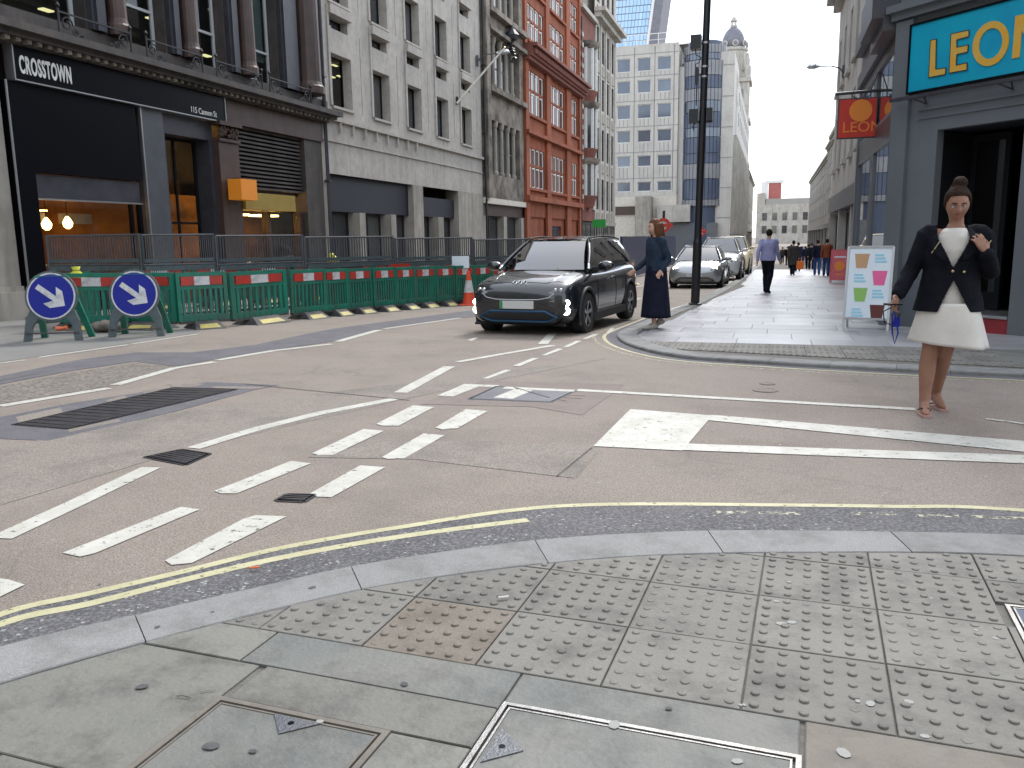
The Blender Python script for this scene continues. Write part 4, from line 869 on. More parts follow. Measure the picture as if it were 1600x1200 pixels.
# ---- 5 striped brick bay
E5 = thing('striped_brick_building', 'narrow red brick and white banded building with a curved bay window', 'building')
facade(FL, 62.21, 67.7, 2.6, 17.6, [], 'brownbrick', E5)
for k in range(18): part(FL, 'white_band', 'whitestone', E5, (62.22, 63.2, 3.5+k*.72, 3.82+k*.72, .003, .12), (66.8, 67.69, 3.5+k*.72, 3.82+k*.72, .003, .12))
c = FL.p(65, 0, -.75)
for z0_, z1_ in ((4.5,6.8),(8.0,10.9),(12.2,15.2)):
    mb = MB(); mb.lathe([(1.2,z0_-.9),(1.5,z0_-.05),(1.5,z0_)], 24, (c.x, c.y, 0)); mb.build('bay_base', 'brownbrick', E5); MB().lathe([(1.38,z0_),(1.38,z1_)], 24, (c.x, c.y, 0)).build('bay_glass', 'darkglass', E5)
    for k in range(7):
        t_ = -math.pi/2+.2+k*(math.pi-.4)/6; x, y = c.x+1.42*math.cos(t_), c.y+1.42*math.sin(t_); MB().box(x-.09,y-.09,z0_,x+.09,y+.09,z1_).build('bay_mullion', 'whitepaint', E5)
    MB().lathe([(1.5,z1_),(1.65,z1_+.2),(1.7,z1_+.45),(1.4,z1_+.5)], 24, (c.x, c.y, 0)).build('bay_cornice', 'weathered', E5)
core(FL, 62.21, 67.7, -1.2, 17.6, .3, 12, 'brownbrick', E5); part(FL, 'parapet', 'whitestone', E5, (62.2, 67.7, 17.6, 17.9, -.3, .3)); window(FL, 62.4, 67.5, -1, 2.5, E5, 'leondark', 'darkglass', -.1, 2, 0, .15, 'shopfront_window')
gsn = part(FL, 'projecting_sign', 'greensign', None, (64.6, 64.8, 2.1, 2.7, .5, 1.5)); tag(gsn, 'green glowing shop sign sticking out from the striped brick building', 'shop sign')
# ---- 6 classical pale stone
F6 = thing('classical_stone_building', 'tall pale classical stone building with columns of paired windows', 'building')
ops = []
for k in range(4):
    for z in (3.6, 7.6, 11.6, 15.3, 19.6): ops.append((68.4+k*2.15, 69.6+k*2.15, z, z+2.5))
facade(FL, 67.71, 77, 2.6, 24, ops, 'whitestone', F6, depth=.16)
for a, b, c, d in ops: window(FL, a, b, c, d, F6, 'black', 'darkglass', .12, 1, 1, .06); part(FL, 'spandrel', 'palestone', F6, (a+.1, b-.1, c-1.0, c-.25, .003, .07)) 
part(FL, 'cornice', 'whitestone', F6, (67.6, 77.2, 18.2, 18.6, .003, .5), (67.5, 77.5, 18.6, 18.9, .003, .9)); core(FL, 67.71, 77, -1.2, 24, .6, 12, 'whitestone', F6)
for k in range(5): part(FL, 'pilaster', 'whitestone', F6, (67.73+k*2.15, 68.2+k*2.15, 2.6, 18.2, .003, .07))
for k in range(3): window(FL, 68.4+k*2.9, 70.6+k*2.9, -1, 2.3, F6, 'leondark', 'darkglass', -.06, 1, 0, .12, 'shopfront_window')
part(FL, 'ground_pier', 'palestone', F6, *[(67.73+k*2.9, 68.4+k*2.9, -1.2, 2.6, -.4, .0) for k in range(4)], (67.72, 77, 2.3, 2.6, -.4, .12))
# ---- 7 white modern office with rounded glass corner, facing the street end on
G7 = thing('white_panel_office', 'white panelled modern office with rows of square blue windows and a dark rounded glass corner', 'building')
GY = 120.0; FG = Fr((0, GY, 0), (1, 0, 0))
def gx_(px, py=200): return onY(px, py, GY).x
def gzz(py, px=1005): return onY(px, py, GY).z
cols = [(964,985),(996,1017),(1027,1049)]; rows = [(90,111),(125,145),(163,185),(203,222),(243,260),(284,299)]
ops = []
for a, b in cols:
    for i, (c, d) in enumerate(rows): ops.append((gx_(a, c), gx_(b, c), gzz(d), gzz(c)))
for xx in (-27.5, -24.0):
    for i, (c, d) in enumerate(rows): ops.append((xx, xx+2.0, gzz(d), gzz(c)))
xl, xr = -30.0, gx_(1059, 200); zt = gzz(70)
for px in (958, 990.5, 1022, 1052): ops.append((gx_(px)-.06, gx_(px)+.06, gzz(300), zt-.3, .15, 1))
facade(FG, xl, xr, gzz(306), zt, ops, 'whitepanel', G7, depth=.25)
for a, b, c, d, *r_ in ops:
    if not r_: window(FG, a, b, c, d, G7, 'whitepaint', 'blueglass', .2, 0, 0, .08)
for k, (c, d) in enumerate(rows):      # panel joints
    z = gzz(c)+.45; part(FG, 'panel_joint', 'greypanel', G7, (xl, xr, z, z+.07, .0, .03))
for a, b in cols:
    for f_ in (.2, .5, .8):
        x = gx_(a)+(gx_(b)-gx_(a))*f_
        for k in range(5): part(FG, 'panel_joint', 'greypanel', G7, (x-.03, x+.03, gzz(rows[k+1][0])+.55, gzz(rows[k][1])-.1, .0, .025))
core(FG, xl, xr, -2, zt-.4, .5, 30, 'whitepanel', G7)
part(FG, 'plinth', 'creampaint', G7, (xl, xr, -2, gzz(306)-.02, -.5, .05)); part(FG, 'brown_fascia', 'brownstone', G7, (-24, gx_(997), gzz(335), gzz(322), .06, .3)); part(FG, 'pale_entrance_block', 'palestone', G7, (gx_(998), gx_(1022), -2, gzz(308), .06, 2.5))
part(FG, 'pale_canopy', 'whitestone', G7, (gx_(1030), gx_(1082), gzz(348), gzz(322), -6, 1.2)); part(FG, 'dark_ground_floor', 'mutedblue', G7, (gx_(1030), gx_(1125), -2, gzz(350), -6, .3))
mb = MB(); zt2 = gzz(44, 1085); x0_, x1_ = -32, gx_(1083)
v = [FG.p(x0_, zt-.4, -3), FG.p(gx_(1092), zt+.4, -3), FG.p(gx_(1082), zt2, -8), FG.p(x0_, zt2-.5, -8), FG.p(x0_, zt-.4, -28), FG.p(gx_(1092), zt+.4, -28), FG.p(gx_(1082), zt2, -24), FG.p(x0_, zt2-.5, -24)]
mb.add(v, [(0,1,2,3),(4,7,6,5),(3,2,6,7),(1,5,6,2),(0,3,7,4)]); mb.build('plant_roof', 'roofgrey', G7)
rl = MB(); zz = zt+.0
for k in range(13): x = -28+k*1.5; rl.bar(FG.p(x, zt, -1.2), FG.p(x, zt+1.6, -1.2), .07)
rl.bar(FG.p(-28, zt+1.6, -1.2), FG.p(-10, zt+1.6, -1.2), .08); rl.bar(FG.p(-28, zt+.8, -1.2), FG.p(-10, zt+.8, -1.2), .05); rl.build('roof_rail', 'whitepaint', G7)
# rounded corner in alternating bands
cxg = gx_(1100); rad = (gx_(1134)-gx_(1061))/2; ccx = (gx_(1134)+gx_(1061))/2
bands = [(70,84,'greypanel'),(84,94,'blueglass'),(95,119,'greypanel'),(119,139,'navypanel'),(139,158,'greypanel'),(158,176,'blueglass'),(176,200,'navypanel'),(200,215,'blueglass'),(215,240,'navypanel'),(240,256,'navypanel'),(256,280,'greypanel'),(280,312,'navypanel'),(312,322,'greypanel')]
for t0, t1, m_ in bands:
    z0_, z1_ = gzz(t1, 1095), gzz(t0, 1095); rr = rad*(1.0 if m_ == 'greypanel' else .985); n_ = 18
    if t0 < 94: rr *= .93
    for k in range(n_):
        a0, a1 = math.pi+k*math.pi/n_*1.0, math.pi+(k+1)*math.pi/n_; e = .012
        pts = []
        for an in (a0+e, a1-e): pts.append((ccx+rr*math.cos(an), GY+2+rr*.9*math.sin(an)))
        mb = MB(); mb.add([(pts[0][0],pts[0][1],z0_+.04),(pts[1][0],pts[1][1],z0_+.04),(pts[1][0],pts[1][1],z1_-.04),(pts[0][0],pts[0][1],z1_-.04)], [(0,1,2,3)])
        i_ = [(ccx+(x-ccx)*.96, GY+2+(y-GY-2)*.96) for x, y in pts]; mb.add([(*i_[0],z0_+.04),(*i_[1],z0_+.04),(*i_[1],z1_-.04),(*i_[0],z1_-.04)], [(3,2,1,0)]); mb.add([(*pts[0],z1_-.04),(*pts[1],z1_-.04),(*i_[1],z1_-.04),(*i_[0],z1_-.04)], [(0,1,2,3)])
        mb.build('cladding_panel' if m_ == 'greypanel' else 'window_panel', m_, G7)
MB().lathe([(rad*.80,-2),(rad*.80,gzz(84)),(rad*.76,gzz(84)),(rad*.76,gzz(71))], 36, (ccx, GY+2, 0)).build('corner_core', 'navypanel', G7)
mb = MB()
for k in range(10): an = math.pi*1.15+k*.09; mb.lathe([(.01,-.12),(.12,0),(.01,.12)], 6, (ccx+rad*1.0*math.cos(an), GY+2+rad*.9*math.sin(an), gzz(126)+(k*37%5)*.28-.5)) if False else None
# ---- 8 long white wing along the street with vertical slots
H8 = thing('white_wing_building', 'long bright white wing with rows of narrow vertical slit windows along the street', 'building')
HX = gx_(1148, 100); FH = Fr((HX, 0, 0), (0, 1, 0)); zt = gzz(97, 1150); zs = onX(1150,120,HX).z
ops = []
for k in range(11):
    y = 124+k*6.0
    for p0_, p1_ in ((132,155),(168,192)): ops.append((y, y+2.6, onX(1152,p1_,HX).z, onX(1152,p0_,HX).z))
facade(FH, 120.5, 192, 1.5, zt, ops, 'whitepanel', H8, depth=.10)
for a, b, c, d in ops:
    window(FH, a, b, c, d, H8, 'slate', 'navypanel', .06, 0, 0, .05)
part(FH, 'window_strip', 'navypanel', H8, (120.6, 191.9, 3, 24, -.25, -.12)); core(FH, 120.5, 192, -3, zt, .6, 14, 'whitepanel', H8)
part(FH, 'fin', 'whitestone', H8, *[(123.3+k*2.0, 123.6+k*2.0, 1.5, 15, .003, .45) for k in range(33)]); part(FH, 'dark_base', 'navypanel', H8, (120.5, 192, -3, 1.5, -.4, .1))
FG2 = Fr((0, 120.4, 0), (1,0,0)); part(FG2, 'end_wall', 'whitepanel', H8, (gx_(1122), HX, -2, gzz(80, 1130), -14, 0)); 
for k in range(6): part(FG2, 'panel_joint', 'greypanel', H8, (gx_(1122), HX, gzz(110)-k*4.0, gzz(110)-k*4.0+.08, .0, .05))
# ---- 9 domed tower far behind
DY = 260; dc = onY(1146, 60, DY); sc = DY/1306*1.03
T9 = thing('domed_tower', 'distant stone tower with a grey ribbed dome and small lantern', 'tower', (dc.x, DY, 0))
zb = onY(1146, 76, DY).z; r9 = (onY(1165,70,DY).x-onY(1127,70,DY).x)/2; ztop = onY(1146,42,DY).z
prof = [(r9*math.cos(t_*math.pi/2/10)*1.0+.0, zb+(ztop-zb)*math.sin(t_*math.pi/2/10)) for t_ in range(10)]
MB().lathe(prof+[(r9*.12, ztop)], 24).build('dome', 'slate', T9, smooth=True)
MB().lathe([(r9*1.12,zb-9),(r9*1.12,zb-1.2),(r9*1.25,zb-.9),(r9*1.25,zb-.4),(r9*1.05,zb)], 16).build('drum', 'whitestone', T9)
for k in range(8):
    an = k*math.pi/4+.2; x, y = r9*1.13*math.cos(an), r9*1.13*math.sin(an); MB().lathe([(.5,zb-6.5),(.5,zb-1.6),(.4,zb-1.4)], 8, (x, y, 0)).build('drum_column', 'whitestone', T9); o = MB().lathe([(.9,-.15),(.9,.15)], 14).build('round_gable', 'whitestone', T9); o.rotation_euler = (math.pi/2, 0, an+math.pi/2); o.location = (x*1.02, y*1.02, zb+.8)
    o2 = MB().lathe([(.5,-.25),(.5,.25)], 12).build('oculus', 'slate', T9); o2.rotation_euler = (math.pi/2,0,an+math.pi/2); o2.location = (x*1.04, y*1.04, zb+.8)
l0 = ztop; lt = onY(1146,26,DY).z; MB().lathe([(1.0,l0-.2),(1.0,l0+.3),(.7,l0+.4)], 10).build('lantern_base', 'whitestone', T9)
for k in range(6): an = k*math.pi/3; MB().lathe([(.13,l0+.4),(.13,lt-1.4)], 6, (.65*math.cos(an), .65*math.sin(an), 0)).build('lantern_column', 'whitestone', T9)
MB().lathe([(.9,lt-1.4),(.95,lt-1.1),(.6,lt-.5),(.15,lt),(.05,lt+2)], 12).build('lantern_cap', 'whitestone', T9)
FD = Fr((0,-r9*1.6,0),(1,0,0)); mb = MB(); w9 = r9*1.45
MB().box(-w9,-w9,-5,w9,w9,zb-9).build('tower_body', 'whitestone', T9)
for z in (zb-9, zb-20, zb-32): MB().box(-w9*1.12,-w9*1.12,z-1.0,w9*1.12,w9*1.12,z).build('tower_cornice', 'whitestone', T9)
for k in range(3):
    for z in (zb-17, zb-29): MB().box(-w9*.75+k*w9*.6,-w9-.25,z,-w9*.75+k*w9*.6+1.1,-w9+.1,z+5).build('belfry_opening', 'slate', T9)
for sx_ in (-1,1): MB().lathe([(.9,zb-9),(.9,zb-6),(.5,zb-5.6),(.5,zb-4),(.05,zb-2)], 8, (sx_*w9*.9,-w9*.9,0)).build('pinnacle', 'whitestone', T9)
# ---- 10 glass skyscraper
SY = 520; T10 = thing('glass_skyscraper', 'very tall pale blue glass tower with a dark grey edge fin behind the white office', 'skyscraper')
xa, xb, xc = onY(962,50,SY).x-26, onY(1011,50,SY).x, onY(1029,48,SY).x; z0_ = 0; z1_ = 175
def sx(z, x): return x + (z-116)*(.13 if x != xa else 0)
for k in range(40):
    z = 22+k*3.9
    if z > z1_: break
    if z < 95: continue
    for i in range(22):
        xw = (sx(z,xb)-xa)/22; MB().box(xa+i*xw+.12, SY, z+.25, xa+(i+1)*xw-.12, SY+.4, z+3.65).build('glass_panel', 'towerglass', T10)
    MB().box(xa, SY+.1, z-.25, sx(z,xb), SY+.5, z+.25).build('floor_band', 'blueglass', T10)
MB().add([(xa,SY+.45,0),(xb-15,SY+.45,0),(sx(z1_,xb)-.3,SY+.45,z1_),(xa,SY+.45,z1_),(xa,SY+45,0),(xb-15,SY+45,0),(sx(z1_,xb)-.3,SY+45,z1_),(xa,SY+45,z1_)], [(0,1,2,3),(4,7,6,5),(1,5,6,2),(3,2,6,7),(0,3,7,4)]).build('tower_core', 'whitestone', T10)
mb = MB(); P0 = [(sx(0,xb)+1.7,0),(sx(0,xc),0),(sx(z1_,xc),z1_),(sx(z1_,xb)+1.7,z1_)]
mb.prism([(x, SY-1, z) for x, z in P0], (0,1,0), 30).build('edge_fin', 'slate', T10, fix=True)
mb = MB(); P0 = [(sx(0,xb),0),(sx(0,xb)+1.6,0),(sx(z1_,xb)+1.6,z1_),(sx(z1_,xb),z1_)]; mb.prism([(x, SY-.6, z) for x, z in P0], (0,1,0), 29).build('white_edge', 'whitepaint', T10, fix=True)
# ---- right hand side beyond the cafe
def block(name, label, X0, y0, y1, z1_, wallm, nwin, zs_, side=-1, wh=2.0, ww=1.1, cor=.45, depth=12, cat='building', base='leondark'):
    t = thing(name, label, cat); fr = Fr((X0,0,0),(0,-1,0)) if side < 0 else Fr((X0,0,0),(0,1,0)); u0, u1 = (-y1,-y0) if side < 0 else (y0,y1)
    ops = []; st = (u1-u0)/nwin
    for k in range(nwin):
        for z in zs_: ops.append((u0+k*st+(st-ww)/2, u0+k*st+(st+ww)/2, z, z+wh))
    facade(fr, u0, u1, 3.0, z1_, ops, wallm, t, depth=.3)
    for a, b, c, d in ops: window(fr, a, b, c, d, t, 'whitepaint', 'darkglass', .24, 0, 1, .06); part(fr, 'sill', wallm, t, (a-.1, b+.1, c-.15, c-.003, .003, .14))
    core(fr, u0, u1, -3, z1_, .5, depth, wallm, t)
    if cor: part(fr, 'cornice', wallm, t, (u0-.2, u1+.3, z1_-.9, z1_-.55, .003, cor*.5), (u0-.3, u1+.4, z1_-.55, z1_-.2, .003, cor), (u0, u1, z1_-.2, z1_+.5, -.2, .1))
    part(fr, 'shop_fascia', base, t, (u0, u1, 2.3, 2.99, -.4, .1))
    for k in range(max(1, nwin//2)): s2 = (u1-u0)/max(1, nwin//2); window(fr, u0+k*s2+.2, u0+(k+1)*s2-.2, -1.5, 2.28, t, base, 'darkglass', .3, 1, 0, .1, 'shopfront_window')
    part(fr, 'ground_pier', wallm, t, *[(u0+k*s2-.19 if k else u0, u0+k*s2+.19 if k < max(1,nwin//2) else u1, -2, 2.29, -.4, .03) for k in range(max(1, nwin//2)+1)])
    return t
block('pale_stone_block', 'pale stone block with a projecting cornice rising beyond the red hanging sign', 2.6, 20.6, 44, 12.4, 'whitestone', 8, (4.2, 7.6), wh=2.3, cor=.6, depth=7)
block('cream_corner_building', 'cream building set back on the right side of the far street', 5.6, 62, 96, 11.6, 'palestone', 10, (4.2, 7.6), wh=2.2)
block('pale_far_terrace', 'pale grey terrace building far down the right side of the street', 8.0, 100, 150, 15.5, 'whitestone', 12, (4.5, 8.3, 12), wh=2.4)
block('grey_far_terrace', 'low grey terrace at the far end on the right', 8.6, 152, 235, 15.0, 'concrete', 16, (4.5, 8.5, 12), wh=2.4)
block('stone_far_terrace', 'small cream stone building past the white wing at the far left end', -5.8, 194, 250, 15.5, 'palestone', 12, (4.5, 8.5), side=1, wh=2.4)
t = thing('far_end_building', 'distant grey building closing the end of the street', 'building', (14, 320, 0)); MB().box(-20,-6,-4,10,8,12).build('wall', 'whitestone', t); MB().box(-17,-5.4,12,4,6,14).build('roof', 'roofgrey', t); MB().box(4.5,-5.4,12,10,6,19).build('higher_wing', 'whitestone', t); MB().box(-20,-5.8,12,-17.2,6,16).build('end_wing', 'concrete', t)
for k in range(8):
    for z in (2,6.5): MB().box(-18+k*3.4,-6.15,z,-16.4+k*3.4,-5.9,z+2.6).build('window', 'darkglass', t)
p = onY(1210, 318, 318); t = thing('rooftop_hoarding', 'red and white box standing on the distant rooftop', 'hoarding', (p.x, 318, 14)); MB().box(-2.2,-1,0,2.2,1,5.5).build('box', 'hazyred', t); MB().box(-3.0,-1.2,5.5,3.0,1.2,6.5).build('white_cap', 'whitepaint', t); MB().box(-4.6,-1.1,-2,-2.3,1,6).build('white_side', 'whitepaint', t)
# ---- unseen buildings added behind the viewer to shade the street and show in windows
def added_corner_block(label, x0, y0, x1, y1, h_, wallm, sides):
    t = thing('added_corner_building', label, 'building'); MB().box(x0, y0, -.5, x1, y1, h_).build('wall_core', wallm, t)
    for (fr, u0, u1) in sides:
        n_ = int((u1-u0)/3); ops = [(u0+k*3+.9, u0+k*3+2.3, z, z+2.0) for k in range(n_) for z in (1.0, 5.0, 8.6, 12.2) if z+2 < h_]
        facade(fr, u0, u1, -.5, h_, ops, wallm, t, depth=.25)
        for a, b, c, d in ops: window(fr, a, b, c, d, t, 'whitepaint', 'darkglass', .2, 0, 1, .06)
    return t
added_corner_block('tall stone building added behind the viewer on the near corner', -3.5, -26, 24, -8.5, 15, 'whitestone', [(Fr((0,-8.2,0),(-1,0,0)), -24, 3.5), (Fr((-3.8,0,0),(0,-1,0)), 8.5, 26)])
added_corner_block('stone building added across the side street behind the viewer', -40, -30, -14.5, 3.5, 16, 'concrete', [(Fr((-14.2,0,0),(0,1,0)), -30, 3.5), (Fr((0,3.8,0),(1,0,0)), -40, -14.5)])
# ---- cafe on the right corner
cf = thing('corner_cafe_building', 'blue grey painted corner cafe with turquoise sign over a dark doorway', 'building')
C0 = Vector((1.64, 13.93, 0)); bz = R(-43.7); FC = Fr((C0.x, C0.y, 0), (-math.sin(bz), -math.cos(bz), 0))   # u runs to the right along the splayed front
def onC(px, py):
    d = ray(px, py); n_ = FC.n; t_ = ((FC.o - Vector((0,0,CH))).dot(n_)) / d.dot(n_); q = Vector((0,0,CH)) + d*t_; return (q-FC.o).dot(FC.u), q.z
gz0 = -.12
ua, zd = onC(1465, 203); ub, _ = onC(1592, 300)
facade(FC, 0, 6, gz0-.2, 8.5, [(ua, ub, gz0-.1, zd, .14)], 'leongrey', cf, depth=.14)
part(FC, 'lintel_moulding', 'leongrey', cf, (.42, 6, 3.02, 3.06, .003, .03), (.42, 6, 2.9, 2.93, .003, .02))
part(FC, 'corner_pilaster', 'leongrey', cf, (.0, .28, gz0-.2, 4.3, .003, .07))
part(FC, 'cornice', 'leongrey', cf, (-.05, 6, 4.32, 4.42, .003, .12), (-.08, 6, 4.42, 4.52, .003, .2), (-.05, 6, 4.75, 5.3, .003, .06), (-.1, 6, 5.3, 5.5, .003, .25))
sg = part(FC, 'sign_frame', 'black', cf, (.255, 3.2, 3.265, 3.29, .003, .10), (.255, 3.2, 4.19, 4.215, .003, .10), (.255, .275, 3.29, 4.19, .003, .10))
part(FC, 'sign_panel', 'leonblue', sg, (.276, 3.2, 3.291, 4.189, .003, .08))
part(FC, 'sign_rail', 'leondark', cf, (.1, 3.4, 3.17, 3.215, .2, .245)); 
for u_ in (.45, 1.7, 2.9): mb = MB(); mb.bar(FC.p(u_, 3.19, .22), FC.p(u_+.1, 3.1, .02), .02); mb.bar(FC.p(u_+.2, 3.19, .22), FC.p(u_+.1, 3.1, .02), .02); mb.build('rail_bracket', 'leondark', cf)
# sign letters
def poly_letter(pts, outline=True):
    P_ = [FC.p(*onC(*q), .082) for q in pts]; o = MB().prism(P_, FC.n, .012).build('letter', 'leonyellow', sg, fix=True); b_ = MB()
    for a, b in zip(P_, P_[1:]+P_[:1]): b_.bar(a+FC.n*.008, b+FC.n*.008, .012, .01, up=FC.n)
    b_.build('letter_edge', 'leondark', o); return o
poly_letter([(1461,64),(1470,62),(1469,109),(1485,107),(1484,117),(1458,122)])
poly_letter([(1493,54),(1521,48),(1521,58),(1502,63),(1502,75),(1520,71),(1519,82),(1502,86),(1501,103),(1518,99),(1518,110),(1490,115)])
n_ = 28; ring = MB(); cen = (1555, 69)
a_ = [FC.p(*onC(cen[0]+28.5*math.cos(2*math.pi*k/n_)-3*math.sin(2*math.pi*k/n_)*0, cen[1]+34.5*math.sin(2*math.pi*k/n_)-7*math.cos(2*math.pi*k/n_)), .082) for k in range(n_)]
b_ = [FC.p(*onC(cen[0]+18.5*math.cos(2*math.pi*k/n_), cen[1]+23.5*math.sin(2*math.pi*k/n_)-5*math.cos(2*math.pi*k/n_)), .082) for k in range(n_)]
v = [tuple(q) for q in a_+b_] + [tuple(q+FC.n*.012) for q in a_+b_]
f = [(k, (k+1)%n_, n_+(k+1)%n_, n_+k) for k in range(n_)] + [(2*n_+k, 3*n_+k, 3*n_+(k+1)%n_, 2*n_+(k+1)%n_) for k in range(n_)] + [(k, 2*n_+k, 2*n_+(k+1)%n_, (k+1)%n_) for k in range(n_)] + [(n_+k, n_+(k+1)%n_, 3*n_+(k+1)%n_, 3*n_+k) for k in range(n_)]
ring.add(v, f).build('letter', 'leonyellow', sg, fix=True)
uN = onC(1591, 60)[0]; zN0, zN1 = onC(1591, 92)[1], onC(1591, 27)[1]; wN = (onC(1591,60)[0]-onC(1535,60)[0])*.9
PN = [(0,0),(.22,0),(.22,.62),(.72,0),(1,0),(1,1),(.78,1),(.78,.4),(.3,1),(0,1)]
MB().prism([FC.p(uN+a*wN, zN0+b*(zN1-zN0), .082) for a, b in PN], FC.n, .012).build('letter', 'leonyellow', sg, fix=True)
# doorway
part(FC, 'step', 'stepred', cf, (ua+.01, ub-.01, gz0-.1, .15, -.85, -.02)); part(FC, 'step_nosing', 'alu', cf, (ua+.01, ub-.01, .152, .19, -.85, .0))
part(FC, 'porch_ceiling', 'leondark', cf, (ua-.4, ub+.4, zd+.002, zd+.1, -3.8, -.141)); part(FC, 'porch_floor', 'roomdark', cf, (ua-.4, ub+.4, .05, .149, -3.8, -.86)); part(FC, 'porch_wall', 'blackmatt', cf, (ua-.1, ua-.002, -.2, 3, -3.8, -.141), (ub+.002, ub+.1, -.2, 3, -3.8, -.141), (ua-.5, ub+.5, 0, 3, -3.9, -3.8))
dr = part(FC, 'door', 'blackmatt', cf, (ua+.02, ua+.09, .19, zd-.05, -.8, -.74), (ua+.52, ua+.6, .19, zd-.05, -.8, -.74), (ua+.09, ua+.52, .19, .45, -.8, -.74), (ua+.09, ua+.52, zd-.15, zd-.05, -.8, -.74)); part(FC, 'pane', 'carglass', dr, (ua+.09, ua+.52, .45, zd-.15, -.78, -.76)); 
part(FC, 'exit_sign', 'greensign', cf, (ua+.62, ua+.8, 1.42, 1.56, -2.3, -2.26))
# side wall along the street
FS = Fr((1.64,0,0),(0,-1,0))      # u=-Y, faces -X
part(FS, 'side_cornice', 'leondark', cf, (-15.7,-13.95,4.22,4.4,.003,.22), (-15.7,-13.95,4.4,4.9,.003,.38), (-19.6,-14.0,4.9,5.2,.003,.15), (-19.6,-15.72,4.25,4.5,.003,.08))
ops = [(-16.6,-14.1,.45,2.75),(-16.6,-14.1,3.1,4.12),(-19.4,-16.9,.3,2.75),(-19.4,-16.9,3.1,4.12),(-16.6,-14.6,5.6,8.0),(-19.2,-17.3,5.6,8.0)]
facade(FS, -19.7, -13.93, gz0-.5, 9.2, ops, 'leondark', cf, depth=.12, name='side_wall')
for a, b, c, d in ops: window(FS, a, b, c, d, cf, 'leongrey' if c < 5 else 'whitepaint', 'mirrorglass' if c < 5 else 'darkglass', .03 if c < 5 else .1, 0, 0 if c < 5 else 2, .05)
for u_ in (-19.6,): part(FS, 'pilaster', 'leongrey', cf, (u_, u_+.2, gz0-.4, 4.2, .003, .03))
part(FS, 'shop_back_wall', 'roomdark', cf, (-19.6, -14.2, -.5, 4.2, -2.4, -2.3)); part(FS, 'inner_ceiling', 'roomdark', cf, (-19.6, -14.2, 4.2, 4.3, -2.3, -.13))
mb = MB(); b0 = FC.p(6, 0); mb.prism([(1.9,14.2,8.5),(b0.x+.7,b0.y+.9,8.5),(b0.x+8,b0.y+9,8.5),(2.2,19.7,8.5)], (0,0,1), .4); mb.build('roof', 'slate', cf, fix=True)
part(FS, 'rear_wall', 'leongrey', cf, (-19.7,-19.6,-1,8.5,-8,-.13)); 
sdr = Fr(FC.p(6,0), (.72,.69,0)); 
# hanging red sign
p0, p1 = onY(1312,155,16.5), onY(1370,153,16.5); zl = onY(1312,216,16.5).z; zh = p0.z
t = thing('hanging_sign', 'red hanging cafe sign with orange fruit and lettering on a dark bar', 'hanging sign', (1.64, 16.5, zh))
x0_, x1_ = p0.x-1.64, p1.x-1.64
MB().box(x0_-.02,-.035,zl-zh-.02,x1_+.02,.035,0).build('sign_frame', 'leondark', t); MB().box(x0_,-.045,zl-zh,x1_,.045,-.02).build('sign_panel', 'signred', t)
MB().tube([(x0_-.08,0,.09),(.06,0,.11)], .028, 8).build('bar', 'leondark', t); mb = MB(); mb.bar((x0_+.2,0,-.01),(x0_+.2,0,.08),.02); mb.bar((x1_-.1,0,-.01),(x1_-.1,0,.08),.02); mb.bar((x0_+.5,0,.1),(.02,0,.45),.018); mb.build('hanger', 'leondark', t)
cxs, czs = (x0_+x1_)/2+.05, (zl-zh)*.33; mb = MB(); mb.prism([(cxs+.19*math.cos(a*.3), -.05, czs+.19*math.sin(a*.3)) for a in range(21)], (0,1,0), -.006); mb.build('fruit', 'signorange', t, fix=True)
mb = MB(); mb.prism([(cxs-.02,-.05,czs+.2),(cxs-.16,-.05,czs+.27),(cxs-.1,-.05,czs+.19)], (0,-1,0), .006); mb.prism([(cxs+.0,-.05,czs+.2),(cxs+.14,-.05,czs+.27),(cxs+.1,-.05,czs+.19)], (0,-1,0), .006); mb.build('leaf', 'frameGreenGrey', t, fix=True)
text_on('LEON', .25, (x0_+.06,-.05,zl-zh+.09), (1,0,0), (0,0,1), 'signorange', t, sx=1.02)
lp = wall_lamp(2.6, 40, 8.35, -1.0, 'slim lamp on a bracket from the pale stone block', .5)

for y_, m_, p_ in ((24.52,'leondark',B),(40.25,'ironwork',C3),(62.25,'ironwork',E5)):
    c = FL.p(y_+.1, 0, .14); pi_ = MB().tube([(c.x,c.y,.2),(c.x,c.y,17)], .06, 8).build('drainpipe', m_, p_)
    for z_ in (3.2, 6.4, 9.6, 12.8): MB().box(c.x-.1,c.y-.08,z_,c.x+.08,c.y+.08,z_+.06).build('pipe_bracket', m_, pi_)
